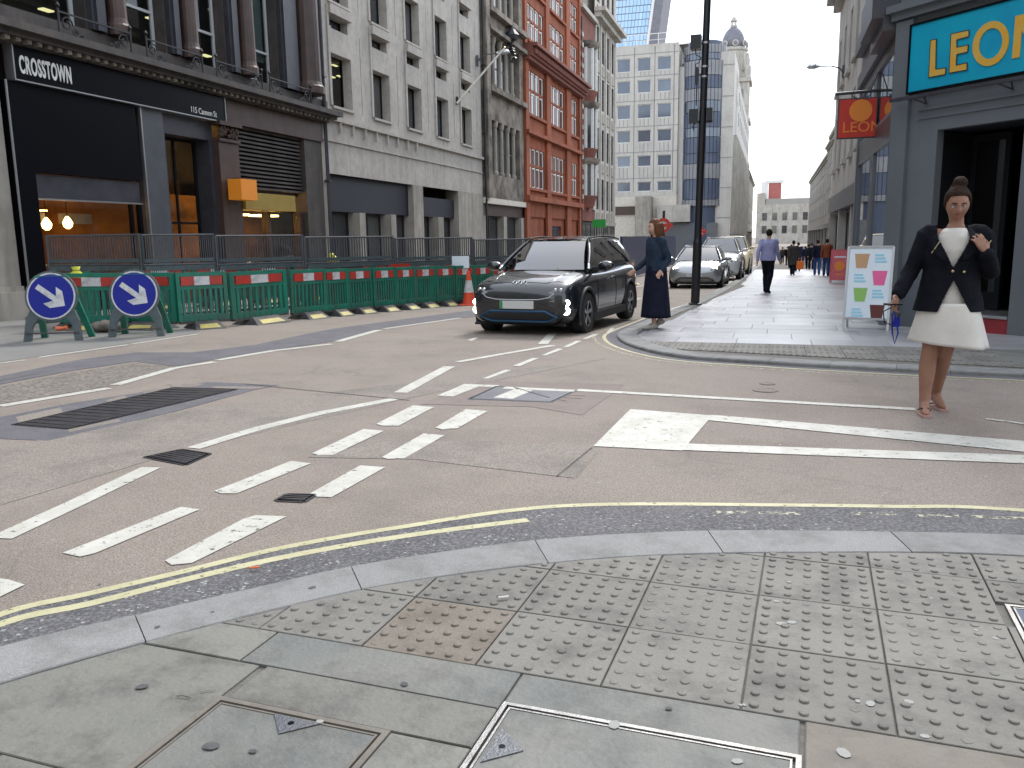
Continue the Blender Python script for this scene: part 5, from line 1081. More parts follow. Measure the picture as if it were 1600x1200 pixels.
# ------------------------------------------------------------------ traffic barriers, fence panels, signs
def barrier(name, label, group, pat=0):
    t = thing(name, label, 'barrier', group=group); W_ = 1.0; h = W_/2-.03
    f = MB(); f.box(-h-.02,-.03,.14,-h+.05,.03,1.0); f.box(h-.05,-.03,.14,h+.02,.03,1.0); f.box(-h+.05,-.025,.93,h-.05,.025,1.0); f.box(-h+.05,-.02,.70,h-.05,.02,.77); f.box(-h+.05,-.025,.14,h-.05,.025,.25)
    for k in range(9): x = -h+.09+k*(2*h-.18)/8; f.box(x-.018,-.035,.145,x+.018,.035,.21)
    f.build('frame', 'green', t)
    for i, (a, b, m_) in enumerate(((-.40,-.15,'refred'),(-.15,.15,'refwhite'),(.15,.40,'refred'))): MB().box(a+.002,-.034,.772,b-.002,.034,.925).build('reflective_board', m_, t)
    for k in range(8): x = -h+.1+k*(2*h-.2)/7; MB().box(x-.022,-.018,.252,x+.022,.018,.698).build('slat', 'green', t)
    ft = MB(); ft.add([(-.30,-.32,0),(.30,-.32,0),(.30,.32,0),(-.30,.32,0),(-.22,-.10,.14),(.22,-.10,.14),(.22,.10,.14),(-.22,.10,.14)], [(0,3,2,1),(4,5,6,7),(0,1,5,4),(1,2,6,5),(2,3,7,6),(3,0,4,7)]); ft.box(-h,-.05,.10,h,.05,.139)
    fo = ft.build('foot', 'rubber', t); MB().add([(-.20,-.29,.024),(.20,-.29,.024),(.16,-.14,.113),(-.16,-.14,.113)], [(0,1,2,3)]).build('reflective_pad', 'padyellow', fo); return t
def place(o, x, y, rz, sx_=1.0, off=ZR, label=None):
    o.location = (x, y, gz(y)+off); o.rotation_euler = (0, 0, rz)
    if sx_ != 1.0: o.scale = (sx_, 1, .92)
    if label: o['label'] = label
    return o
J = [RD(*q) for q in [(190,513),(281,515),(362,510),(452,500),(509,495),(546,491.5),(583,488),(618,485),(648,482),(681,479),(711,477),(740,475),(768,472.5),(795,470.5),(820,468)]]
bp = None; grpB = 'green barriers along the front of the roadworks'
nm = ['first','second','third','fourth','fifth','sixth','seventh','eighth','ninth','tenth','eleventh','twelfth','thirteenth','fourteenth']
for i in range(len(J)-1):
    a, b = J[i], J[i+1]; lb = f'green barrier with red and white board, {nm[i]} rightwards from the right arrow sign'
    if bp is None: bp = o = barrier('plastic_barrier', lb, grpB)
    else: o = copytree(bp)
    c = (a+b)/2; d = b-a; place(o, c.x+rnd.uniform(-.02,.02), c.y+rnd.uniform(-.03,.03), math.atan2(d.y, d.x)+rnd.uniform(-.03,.03), Vector((d.x, d.y)).length*.985, label=lb); o.rotation_euler.x = rnd.uniform(-.02,.02)
for k, (x, y, r_) in enumerate(((-10.55, 11.05, .15),(-11.35, 11.5, -1.25))):
    o = copytree(bp); place(o, x, y, r_, label='green barrier between the two arrow signs facing the road' if k == 0 else 'green barrier turned end on at the left corner of the roadworks')
grp2 = 'green barriers along the back of the roadworks'
for k in range(8):
    o = copytree(bp); s_ = k; x, y = -12.2+.42*k, 14.6+1.35*k; place(o, x, y, R(72), 1.3, off=.05, label=f'green barrier in the back row by the shops, {nm[k]} from the left'); o['group'] = grp2
# dark mesh fence panels
def fence_panel(label):
    t = thing('fence_panel', label, 'fence panel', group='dark fence panels around the roadworks'); w_ = 1.0; f = MB()
    for x in (-w_, w_): f.tube([(x*.985,0,.0),(x*.985,0,1.52)], .022, 6)
    for z in (.12, 1.0, 1.5): f.tube([(-w_*.985,0,z),(w_*.985,0,z)], .02, 6)
    f.build('frame', 'fencegrey', t); b = MB()
    for k in range(34): x = -w_+.05+k*(2*w_-.10)/33; b.box(x-.011,-.006,1.02,x+.011,.006,1.49); b.box(x-.011,-.006,.14,x+.011,.006,.98)
    for k in range(4): b.box(-w_+.03,-.012,.24+.18*k,w_-.03,-.007,.252+.18*k)
    tag(b.build('mesh_bar', 'fencegrey', t), kind='stuff'); r_ = MB(); r_.box(-w_+.05,-.02,.90,w_-.05,.02,.98); r_.box(-w_+.05,-.02,1.04,w_-.05,.02,1.10); r_.build('lower_rail', 'frameGreenGrey', t)
    for k in range(6): x = -w_+.25+k*.3; MB().tube([(x+.1*math.cos(a*.7),-.0,1.2+.09*math.sin(a*.7)) for a in range(10)], .011, 5, cap=False).build('ring', 'rubber', t) if False else None
    ft = MB(); ft.box(-w_-.12,-.3,0,-w_+.1,.3,.12); ft.build('foot', 'rubber', t); return t
line = [Vector((-12.6,12.2,0)), Vector((-10.6,12.3,0)), Vector((-9.75,13.2,0)), Vector((-9.0,15.0,0)), Vector((-8.05,17.2,0)), Vector((-7.05,19.6,0)), Vector((-6.3,22.4,0)), Vector((-6.0,26.4,0)), Vector((-5.9,32.4,0))]
tot = []; 
for a, b in zip(line, line[1:]):
    n_ = max(1, round((b-a).length/2)); tot += [(a.lerp(b, (k)/n_), a.lerp(b, (k+1)/n_)) for k in range(n_)]
fpnl = None
for i, (a, b) in enumerate(tot):
    lb = f'dark mesh fence panel behind the front barriers, {nm[i]} from the left' if i < 6 else 'dark mesh fence panel seen behind the black car'
    if fpnl is None: fpnl = o = fence_panel(lb)
    else: o = copytree(fpnl)
    c = (a+b)/2; d = b-a; place(o, c.x, c.y, math.atan2(d.y, d.x), d.length/2*.99, label=lb); o.scale = (d.length/2*.99, 1, 1.04)
for k in range(9):
    y = 21.2+k*1.3; o = copytree(bp); place(o, -5.15+min(k,6)*.02, y, R(88), 1.28, label='green barrier seen behind the black car on its far side' ); o['group'] = 'green barriers beyond the black car'
# blue screen boards and stored things inside the roadworks
tag(MB().box(-6.6,38,-.6,-6.5,60,1.35).build('blue_hoarding', 'bluehoard'), 'low dark blue hoarding beyond the black car', 'hoarding')
def simple(name, label, cat, mb, m, loc, **k):
    o = mb.build(name, m, None, **k); o.location = loc; tag(o, label, cat); return o
p = G(170, 470, .35); 
t = thing('rubble_sack', 'yellow sack slung over the barrier near the left arrow sign', 'sack', (-11.0, 11.2, gz(11.2)+.55)); t.scale = (.8,.8,.75); MB().lathe([(.02,0),(.16,.06),(.19,.22),(.15,.4),(.06,.5),(.09,.58)], 10).build('sack_body', 'hivis', t, smooth=True); MB().lathe([(.05,.47),(.075,.49),(.05,.51)], 8).build('tie', 'black', t)
for k, (x, y) in enumerate(((-8.9,15.6),(-8.6,16.2),(-8.0,17.3))):
    t = thing('chapter_board', ['red plastic barrier board stacked upright inside the fence at left','red barrier board leaning in the middle inside the fence','red barrier board furthest right inside the fence'][k], 'barrier', (x, y, gz(y)+ZR), R(60)); MB().box(-.3,-.04,.72,.3,.04,.98).build('board', 'refred', t); MB().box(-.28,-.03,0,-.23,.03,.719).build('leg', 'refred', t); MB().box(.23,-.03,0,.28,.03,.719).build('leg', 'refred', t)
t = thing('information_board', 'blank pale sign board standing inside the fence near the cone', 'sign', (-7.0, 18.6, gz(18.6)+ZR), R(20)); MB().box(-.2,-.02,.86,.2,.02,1.14).build('board', 'boardwhite', t); MB().box(-.03,-.02,0,.03,.02,.859).build('post', 'fencegrey', t)
t = thing('hi_vis_worker_jacket', 'lime jacket hung on the fence above the red boards', 'jacket', (-8.9, 15.95, gz(16)+.75)); t.name = 'hanging_jacket'; MB().lathe([(.03,.0),(.16,.05),(.17,.35),(.12,.5),(.05,.55)], 9).build('jacket_body', 'hivis', t); MB().tube([(0,0,.5),(.25,0,.35),(.3,0,.05)], [.06,.06,.05], 7).build('sleeve', 'hivis', t); t.scale = (.55,.55,.8)
# the two keep-right arrow signs
def arrow_sign(label, x, y, rz):
    t = thing('arrow_sign', label, 'road sign', (x, y, gz(y)+ZR), rz, 'blue keep right arrow signs in front of the roadworks'); cz_ = .64; r_ = .33
    tl = .16
    def T(px_, pz_, d=0): return (px_, -.10+.18*(pz_-.3)-d, pz_)
    N = Vector((0,-1,.18)).normalized()
    def dsk(r, d, th, n=36): return MB().prism([Vector(T(r*math.cos(2*math.pi*k/n), cz_+r*math.sin(2*math.pi*k/n)))+N*d for k in range(n)], N, th)
    b = dsk(r_+.03, -.035, .034).build('back_plate', 'frameGreenGrey', t, fix=True)
    p_ = dsk(r_, .0, .008).build('sign_disc', 'refwhite', t, fix=True); dsk(r_-.022, .0085, .003).build('blue_face', 'signblue', p_, fix=True)
    ar = [(-.035,-.24),(.035,-.24),(.035,.03),(.13,.03),(.13,.06),(0,.235),(-.13,.06),(-.13,.03),(-.035,.03)]
    ar = [(-.038,-.235),(.038,-.235),(.038,.06),(.145,-.02),(.145,.085),(0,.235),(-.145,.085),(-.145,-.02),(-.038,.06)]
    an = R(-45-90+8); P_ = [Vector(T(x_*math.cos(an)-y_*math.sin(an), cz_+x_*math.sin(an)+y_*math.cos(an)))+N*.012 for x_, y_ in ar]
    MB().prism(P_, N, .004).build('arrow', 'refwhite', p_, fix=True)
    for sg_, nm_ in ((-1,'leg'),(1,'leg')):
        pts = [(.20,.52),(.30,.45),(.36,.30),(.40,0),(.30,0),(.27,.22),(.17,.36),(.08,.37)]
        MB().prism([Vector(T(sg_*a, c))+N*(-.06) for a, c in pts], N, .055).build('leg', 'frameGreenGrey', t, fix=True)
        MB().prism([Vector((sg_*a, .02+.38*(1-c/.8), c)) for a, c in [(.20,.75),(.28,.72),(.38,0),(.29,0)]], (0,1,0), .05).build('rear_leg', 'green', t, fix=True)
    MB().bar(Vector(T(-.36,.12)), Vector(T(.36,.12)), .02).build('cross_bar', 'rubber', t); MB().box(-.22,.0,.70,.22,.06,.93).build('top_hinge', 'green', t)
    return t
arrow_sign('blue arrow sign on a dark frame at the far left, nearest the shop wall', -9.86, 9.56, .42)
arrow_sign('blue arrow sign on a dark frame standing closer to the green barriers', -9.06, 10.30, .42)
BAGS = []
for x, y, lb, m_ in ((-10.05,10.75,'dirty grey rubble bag between the two arrow signs','sandbag'),):
    BAGS.append((x, y, lb, m_))
p = RD(88, 517); simple('crushed_can', 'orange and white crushed can under the left arrow sign', 'litter', MB().tube([(0,0,.04),(.09,.05,.04),(.16,.07,.05)], [.04,.028,.035], 9), 'litterorange', p)
# traffic cone
cp = RD(733, 477); t = thing('traffic_cone', 'orange and white traffic cone at the end of the barriers beside the black car', 'traffic cone', cp)
kz = 1.0; hh = .80
MB().lathe([(.155,.035),(.135,.12),(.115,.30)], 20).build('lower_cone', 'cone', t, smooth=False); MB().lathe([(.1145,.301),(.07,.58)], 20).build('reflective_sleeve', 'refwhite', t); MB().lathe([(.07,.581),(.035,hh-.02),(.025,hh)], 20).build('upper_cone', 'cone', t)
MB().slab([(-.2,-.2),(.2,-.2),(.2,.2),(-.2,.2)], 0, .035, .01).build('base', 'cone', t); bpy.context.view_layer.update()
# ------------------------------------------------------------------ lamp column with camera boxes
pp = G(1086, 476); t = thing('camera_column', 'tall black street column with camera boxes standing on the right pavement', 'column', pp)
lean = .018
def q_(z): return (z*lean, 0, z)
MB().lathe([(.14,0),(.14,.03),(.1,.05)], 18).build('base_plate', 'ironwork', t)
MB().tube([q_(0), q_(1.35)], .095, 20).build('lower_shaft', 'ironwork', t, smooth=False); MB().tube([q_(1.35), q_(1.42), q_(7.5)], [.095,.078,.07], 20).build('shaft', 'ironwork', t)
for z in (4.75, 4.95, 5.42): MB().tube([q_(z), q_(z+.04)], .083, 16).build('strap', 'alu', t)
mb = MB(); z = 4.0; mb.box(-.28+z*lean,-.1,3.84,-.09+z*lean,.12,4.12); mb.box(.085+z*lean,-.1,3.87,.20+z*lean,.12,4.13); mb.bar((-.28+z*lean,0,3.86),(.2+z*lean,0,3.86),.05); mb.build('equipment_box', 'ironwork', t)
mb = MB(); mb.box(-.30+.095,-.12,5.32,-.085+.095,.12,5.6); mb.build('equipment_box', 'ironwork', t)
mb = MB(); mb.box(-.19+.09,-.06,4.62,-.115+.09,.06,4.96); mb.bar((-.12+.09,0,4.82),(0+.09,0,4.82),.03); mb.build('small_camera', 'ironwork', t)
MB().tube([(-.155+.09,0,4.62),(-.16+.09,0,4.2)], .012, 6).build('aerial', 'ironwork', t); MB().tube([(-.2+.09,0,5.33),(-.19+.09,0,5.22),(-.08+.09,0,5.16),(-.13+.09,-.02,5.05),(-.2+.09,0,5.03),(-.17+.09,0,4.96)], .01, 6).build('cable', 'ironwork', t); MB().tube([(-.16+.07,0,3.84),(-.2+.07,0,3.75),(-.17+.07,0,3.68)], .012, 6).build('loose_cable', 'ironwork', t)
# bus stop flags
for px, py, yy, lb in ((1037, 352, 30, 'red roundel bus stop flag nearer the junction'), (1096, 362, 52, 'smaller red roundel bus stop flag further down the street')):
    q = onY(px, py, yy); t = thing('bus_stop', lb, 'bus stop', (q.x, yy, gz(yy)+.05)); h_ = q.z-gz(yy)-.05
    MB().tube([(0,0,0),(0,0,h_+.5)], .045, 8).build('post', 'leondark', t); n_ = 24; pr_ = MB()
    v = []; 
    for y_ in (-.02, .02):
        for r_ in (.25, .15): v += [(r_*math.cos(2*math.pi*k/n_), y_-.08, h_+r_*math.sin(2*math.pi*k/n_)) for k in range(n_)]
    f = []
    for k in range(n_): k2 = (k+1)%n_; f += [(k,k2,n_+k2,n_+k),(2*n_+k,3*n_+k,3*n_+k2,2*n_+k2),(k,2*n_+k,2*n_+k2,k2),(n_+k,n_+k2,3*n_+k2,3*n_+k)]
    pr_.add(v, f); pr_.build('roundel_ring', 'signred', t); MB().box(-.32,-.11,h_-.05,.32,-.05,h_+.05).build('roundel_bar', 'bluehoard' if False else 'signred', t); MB().prism([(.25*math.cos(a*.3), -.055, h_+.25*math.sin(a*.3)) for a in range(21)], (0,1,0), .01).build('flag_plate', 'whitepaint', t, fix=True)
# A boards on the pavement
def aboard(name, label, q, w_, z0_, z1_, m, rz, items, fm='alu'):
    t = thing(name, label, 'sign board', q, rz); f = MB(); s_ = .0
    for sg_ in (-1, 1):
        a = Vector((sg_*w_/2, -.16, 0)); b = Vector((sg_*w_/2, 0, z1_)); f.bar(a, b, .03); f.bar(Vector((sg_*w_/2,.2,0)), Vector((sg_*w_/2,.02,z1_)), .03)
    def q2(x, z, d=0): return Vector((x, -.16+.16*z/z1_-d, z))
    f.bar(q2(-w_/2,z1_), q2(w_/2,z1_), .03); f.bar(q2(-w_/2,z0_), q2(w_/2,z0_), .03); f.build('frame', fm, t)
    pn = MB().prism([q2(-w_/2+.016,z0_+.016,.0), q2(w_/2-.016,z0_+.016,.0), q2(w_/2-.016,z1_-.016,.0), q2(-w_/2+.016,z1_-.016,.0)], (0,1,0), .012).build('poster', m, t, fix=True)
    MB().prism([Vector((-w_/2+.016,.19,z0_)), Vector((w_/2-.016,.19,z0_)), Vector((w_/2-.016,.03,z1_-.02)), Vector((-w_/2+.016,.03,z1_-.02))], (0,1,0), .012).build('rear_panel', m, t, fix=True)
    for nm_, pts, mm in items: MB().prism([q2(x, z, .0) for x, z in pts], (0,-1,0), .004).build(nm_, mm, pn, fix=True)
    return t
def cup(x, z, s_, m1): return [('printed_drink', [(x-.07*s_,z-.1*s_),(x+.07*s_,z-.1*s_),(x+.1*s_,z+.1*s_),(x-.1*s_,z+.1*s_)], m1), ('printed_lid', [(x-.11*s_,z+.103*s_),(x+.11*s_,z+.103*s_),(x+.07*s_,z+.14*s_),(x-.07*s_,z+.14*s_)], 'boardwhite')]
def ln(x, z): return [('printed_words', [(x-.08,z+k*.045),(x+.08-.02*k,z+k*.045),(x+.08-.02*k,z+k*.045+.026),(x-.08,z+k*.045+.026)], 'skyblue') for k in range(3)]
it = cup(-.11,.98,1.0,'coffee')+ln(.14,.96)+cup(.14,.74,1.0,'pink')+ln(-.12,.68)+cup(-.10,.50,.95,'lime')+ln(.14,.46)+cup(.14,.26,1.0,'cola')+ln(-.12,.19)
qa = G(1354, 514); k = 1.0
aboard('drinks_board', 'white pavement sign board printed with four drinks beside the cafe', qa, .60, .16, 1.18, 'boardwhite', R(-14), it)
qa = G(1311, 442); n_ = 20
rg = [('printed_ring', [(.18*math.cos(a)*rr+0, .62+.18*math.sin(a)*rr) for a in [2*math.pi*k/n_ for k in range(n_)]], mm) for rr, mm in ((1.0,'signorange'),(.8,'boardred'))]
rg = [rg[0]] + [('printed_words', [(-.2,.92+.0),(.2,.92),(.2,.97),(-.2,.97)], 'boardwhite'), ('printed_words', [(-.14,.3),(.14,.3),(.14,.34),(-.14,.34)], 'signorange')]
aboard('red_board', 'red pavement sign board with a round printed emblem behind the white board', qa, .62, .12, 1.2, 'boardred', R(-12), rg, 'boardred')
# ------------------------------------------------------------------ cars
def car(name, label, cat, paint, pos, rz, L=4.38, Wd=1.80, H=1.56, lights=True, sx_=1.0, van=0.0, led='ledwhite', kind='suv'):
    t = thing(name, label, cat, pos, rz); hw = Wd/2; k = L/4.38; kz = H/1.56
    st = [(2.19,.46,.66,.60),(2.13,.26,.77,.74),(1.98,.20,.86,.845),(1.7,.19,.93,.89),(1.35,.19,.975,.90),(.98,.19,1.01,.90),(.4,.19,1.0,.90),(-.5,.19,1.01,.90),(-1.3,.19,1.04,.905),(-1.8,.21,1.06,.885),(-2.06,.28,1.05,.83),(-2.17,.40,.98,.74)]
    mb = MB(); NP_ = 9
    for x, zb_, zt_, w_ in st:
        w_ *= hw/.9; D = zt_-zb_; half = [(0,zb_),(.75*w_,zb_),(.955*w_,zb_+.05),(w_*.99,zb_+.28*D),(w_,zb_+.55*D),(.975*w_,zb_+.8*D),(.88*w_,zt_-.035),(.6*w_,zt_-.004),(0,zt_+.018)]
        ring = half + [(-y, z) for y, z in reversed(half[1:-1])]
        mb.v += [(x*k, y, z*kz) for y, z in ring]
    n_ = 16
    for i in range(len(st)-1):
        for j in range(n_): mb.f.append((i*n_+j, i*n_+(j+1)%n_, (i+1)*n_+(j+1)%n_, (i+1)*n_+j))
    mb.f.append(tuple(range(n_))); mb.f.append(tuple((len(st)-1)*n_+j for j in reversed(range(n_))))
    body = mb.build('body', paint, t, smooth=True, fix=True); sm = body.modifiers.new('s', 'SUBSURF'); sm.levels = sm.render_levels = 2; baked(body, 1)
    wr, axf, axr = .335*kz, 1.34*k, -1.33*k
    for x in (axf, axr):
        for sg_ in (-1, 1):
            c = MB().lathe([(wr+.055,-.32),(wr+.055,.32)], 28).build('cut'); c.rotation_euler = (math.pi/2,0,0); c.location = (x, sg_*(hw-.05), wr)
            bm_ = body.modifiers.new('b', 'BOOLEAN'); bm_.operation = 'DIFFERENCE'; bm_.object = c; bm_.solver = 'EXACT'; body.parent = None; bpy.context.view_layer.update(); baked(body, 1); bpy.data.objects.remove(c); body.parent = t
            lip = MB(); pts = [(x+(wr+.06)*math.cos(a), sg_*(hw-.012), wr+(wr+.06)*math.sin(a)) for a in [math.pi*(-.12+1.24*q/18) for q in range(19)]]; lip.tube(pts, .028, 6); lip.build('arch_trim', 'carplastic', t, smooth=True)
            ty = MB(); o_ = 0; prof = [(wr*.62,-.10),(wr*.93,-.105),(wr,-.07),(wr,.07),(wr*.93,.105),(wr*.62,.10)]; N2 = 30
            for r_, d in prof:
                for q in range(N2): a = 2*math.pi*q/N2; ty.v.append((r_*math.cos(a), d, r_*math.sin(a)))
            for i in range(len(prof)):
                for q in range(N2): i2 = (i+1) % len(prof); ty.f.append((i*N2+q, i*N2+(q+1)%N2, i2*N2+(q+1)%N2, i2*N2+q))
            wv = ty.build('wheel', 'tyre', t, smooth=False); wv.location = (x, sg_*(hw-.10), wr)
            ri = MB(); ri.tube([(wr*.6*math.cos(2*math.pi*q/24), sg_*.085, wr*.6*math.sin(2*math.pi*q/24)) for q in range(25)], .016, 6, cap=False)
            for q in range(5):
                a = 2*math.pi*q/5+.3; ri.bar((0, sg_*.07, 0), (wr*.6*math.cos(a), sg_*.088, wr*.6*math.sin(a)), .045, .02, up=(0,1,0)); ri.bar((wr*.2*math.cos(a+.25), sg_*.075, wr*.2*math.sin(a+.25)), (wr*.6*math.cos(a+.2), sg_*.085, wr*.6*math.sin(a+.2)), .02, .015, up=(0,1,0))
            ri.build('rim', 'rim', wv); 
            dk = MB(); o_ = [(wr*.6*math.cos(2*math.pi*q/20), sg_*.03, wr*.6*math.sin(2*math.pi*q/20)) for q in range(20)]; dk.add(o_, [tuple(range(20))]); dk.build('brake_disc', 'carplastic', wv)
    from mathutils.bvhtree import BVHTree
    bv = BVHTree.FromPolygons([v.co.copy() for v in body.data.vertices], [tuple(p.vertices) for p in body.data.polygons])
    def topz(x, y, e=.004):
        h_ = bv.ray_cast(Vector((x*k, y*hw/.9, 3)), Vector((0,0,-1)))[0]; return (h_ if h_ else Vector((x*k, y, .9))) + Vector((0,0,e))
    def frx(y, z, e=.004):
        h_ = bv.ray_cast(Vector((5, y*hw/.9, z*kz)), Vector((-1,0,0)))[0]; return (h_ if h_ else Vector((2.1*k, y, z))) + Vector((e,0,0))
    MB().box(-1.7*k,-hw+.35,.22*kz,1.7*k,hw-.35,.9*kz).build('underbody', 'carplastic', t)
    # greenhouse
    xf0, xf1, xr0, xr1 = 1.02*k, (.22+van)*k, -2.04*k, -1.72*k; h0, h1 = .785*hw/.9, .545*hw/.9; zf0, zr0, z1_ = 1.0*kz, 1.05*kz, 1.475*kz
    def gh(side, s_, l):
        bl = 4*s_*(1-s_)
        if side == 'F': x = xf0+(xf1-xf0)*l + (.13*(1-l)+.05*l)*bl + .05*math.sin(math.pi*l); y = (2*s_-1)*(h0+(h1-h0)*l); z = zf0+(z1_-zf0)*l
        elif side == 'B': x = xr0+(xr1-xr0)*l - .06*bl - .04*math.sin(math.pi*l); y = (1-2*s_)*(h0*.93+(h1-h0*.93)*l); z = zr0+(z1_-.03*kz-zr0)*l
        else:
            sg_ = 1 if side == 'L' else -1; xa_, xb_ = xf0+(xf1-xf0)*l, xr0+(xr1-xr0)*l; s2 = s_; x = xa_+(xb_-xa_)*s2
            hh_ = (h0+(h1-h0)*l) + (h0*.93-h0)*(1-l)*s2 + .035*bl + .02*math.sin(math.pi*l); y = sg_*hh_; z = (zf0+(zr0-zf0)*s2) + (z1_-(zf0+(zr0-zf0)*s2))*l + .035*bl*l - .03*kz*s2*s2*l
        return Vector((x, y, z))
    def patch(side, s0, s1, l0, l1, nm_, m_, off=0, parent=t, ns=10, nl=6):
        mb = MB()
        for i in range(ns+1):
            for j in range(nl+1): mb.v.append(tuple(gh(side, s0+(s1-s0)*i/ns, l0+(l1-l0)*j/nl)))
        for i in range(ns):
            for j in range(nl): a = i*(nl+1)+j; mb.f.append((a, a+1, a+nl+2, a+nl+1))
        return mb.build(nm_, m_, parent, smooth=True)
    patch('F', .035, .965, .02, .97, 'windscreen', 'carglass'); patch('B', .05, .95, .12, .92, 'rear_window', 'carglass')
    for sd2 in 'LR':
        patch(sd2, .10, .44, .05, .9, 'side_window', 'carglass'); patch(sd2, .47, .74, .05, .9, 'side_window', 'carglass'); patch(sd2, .765, .90, .1, .85, 'quarter_window', 'carglass')
        pl = MB()
        for s0, s1 in ((0,.10),(.44,.47),(.74,.765),(.90,1.0)):
            for i in range(8):
                l0, l1 = i/8, (i+1)/8; a, b, c, d = gh(sd2,s0,l0), gh(sd2,s1,l0), gh(sd2,s1,l1), gh(sd2,s0,l1); pl.add([a,b,c,d], [(0,1,2,3)])
        for l0, l1 in ((0,.05),(.9,1)):
            for i in range(12): s0, s1 = i/12, (i+1)/12; pl.add([gh(sd2,s0,l0),gh(sd2,s1,l0),gh(sd2,s1,l1),gh(sd2,s0,l1)], [(0,1,2,3)])
        pl.build('pillar_frame', paint, t, smooth=True)
        sg_ = 1 if sd2 == 'L' else -1; MB().tube([gh(sd2,0,l/6)+Vector((0,0,.004)) for l in range(7)], .03, 8).build('windscreen_pillar', paint, t, smooth=True)
        MB().tube([gh(sd2,s_/10,1.0)+Vector((0,0,.03)) for s_ in range(11)], .014, 6).build('roof_rail', 'alu' if paint != 'carblack' else 'carplastic', t, smooth=True)
        mr = MB(); mr.lathe([(.01,-.085),(.075,-.06),(.09,0),(.07,.06),(.01,.08)], 12); mo = mr.build('wing_mirror', paint, t, smooth=True); mo.rotation_euler = (0,math.pi/2,0); mo.scale = (.85,1.45,1); mo.location = (.72*k, sg_*(hw+.10), 1.06*kz); MB().bar((.72*k,sg_*(hw-.12),1.0*kz),(.72*k,sg_*(hw+.06),1.03*kz),.05).build('mirror_arm', 'carplastic', t)
        for x in (.05, -.95): MB().bar((x*k,sg_*(hw+.005),.84*kz),((x-.19)*k,sg_*(hw+.005),.85*kz),.02,.025).build('door_handle', paint, t)
        MB().bar((1.05*k,sg_*(hw-.015),.26*kz),(-.98*k,sg_*(hw-.015),.26*kz),.05,.12).build('sill_trim', 'carplastic', t)
        for x in (.80,-.30,-.98):
            pts_ = []
            for z_ in (.36,.46,.58,.70,.80,.90):
                h_ = bv.ray_cast(Vector(((x-.03*z_)*k, sg_*4, z_*kz)), Vector((0,-sg_,0)))[0]
                if h_ and abs(h_.y) > hw-.12: pts_.append(h_)
            if len(pts_) > 2: MB().tube(pts_, .0055, 5).build('door_gap', 'black', t)
    bk = MB()
    for l0, l1, s0, s1 in ((0,.12,0,1),(.92,1,0,1),(.12,.92,0,.05),(.12,.92,.95,1)):
        for i in range(8): a0, a1 = s0+(s1-s0)*i/8, s0+(s1-s0)*(i+1)/8; bk.add([gh('B',a0,l0),gh('B',a1,l0),gh('B',a1,l1),gh('B',a0,l1)], [(0,1,2,3)])
    bk.build('tailgate_frame', paint, t)
    rf = MB(); NS = 12
    for i in range(NS+1):
        s_ = i/NS; a, b = gh('L', s_, 1), gh('R', s_, 1)
        for j in range(9): q = a.lerp(b, j/8); e = 4*(j/8)*(1-j/8); fx = (1-s_)**3*.05*e; rf.v.append((q.x+fx-(s_**3)*.06*e, q.y, q.z+.045*e*(.4+.6*math.sin(math.pi*min(1,s_*1.1+.05)))))
    for i in range(NS):
        for j in range(8): a = i*9+j; rf.f.append((a, a+1, a+10, a+9))
    rf.build('roof', paint, t, smooth=True)
    for x in (.05, -.75): 
        for y in (-.38, .38): s2 = MB(); s2.box(x-.06,y-.22,.6*kz,x+.08,y+.22,1.12*kz); s2.box(x-.03,y-.12,1.13*kz,x+.05,y+.12,1.30*kz); s2.build('seat', 'carplastic', t)
    # face
    F = lambda x, y, z: (x*k, y*hw/.9, z*kz)
    for sg_ in (-1, 1):
        hl = MB(); hl.prism([frx(sg_*y,z,-.02) for y,z in ((.50,.70),(.60,.745),(.74,.80),(.80,.80),(.80,.74),(.72,.685),(.58,.66))], (1,0,.1), .028); hl.build('headlight', 'lens', t, fix=True)
        if lights == 'low':
            for z, r_, yy, xx in ((.545,.062,.745,2.055),(.425,.075,.735,2.06)): o = MB().lathe([(.001,.0),(r_*.7,.03),(r_,.0),(r_*.9,-.06)], 16).build('lit_lamp', led, t); o.rotation_euler = (0, math.pi/2, sg_*.35); o.scale = (.9,1.15,1); o.location = F(xx, sg_*yy, z)
        elif lights: o = MB().lathe([(.001,.01),(.085,.0),(.085,-.05)], 16).build('lit_lamp', led, t); o.rotation_euler = (0, math.pi/2, sg_*.3); o.location = F(2.07, sg_*.66, .745)
    pc = frx(0,.52,.014); MB().obox(pc, Vector((.012,0,0)), Vector((0,.26,0)), Vector((0,0,.056))).build('number_plate', 'plate', t)
    if paint == 'carblack': MB().obox(pc+Vector((.014,-.235,0)), Vector((.002,0,0)), Vector((0,.022,0)), Vector((0,0,.054))).build('plate_band', 'platgreen', t)
    gr_ = MB(); gq_ = [(-.46,.42),(0,.42),(.46,.42),(.64,.335),(.46,.26),(0,.26),(-.46,.26),(-.64,.335)]; pts = [frx(y,z,.012) for y,z in gq_]; gr_.tube(pts+pts[:1], .020, 6); gr_.build('grille_surround', 'trimblue' if paint == 'carblack' else 'carplastic', t); MB().prism([frx(y,z,-.004) for y,z in gq_], (1,0,0), .006).build('lower_grille', 'black', t, fix=True)
    gl_ = MB(); gl_.tube([frx(y,z,.004) for y,z in ((-.60,.69),(-.52,.63),(-.35,.60),(0,.595),(.35,.60),(.52,.63),(.60,.69))], .007, 6); gl_.build('grille_line', 'alu', t)
    if paint == 'carblack':
        em = MB()
        for j in range(3): y = .10-.085*j; em.tube([topz(2.07,y+.01,.006),topz(1.98,y-.005,.006),topz(1.96,y-.045,.006),topz(2.04,y-.055,.006)], .009, 6)
        em.build('bonnet_emblem', 'alu', t)
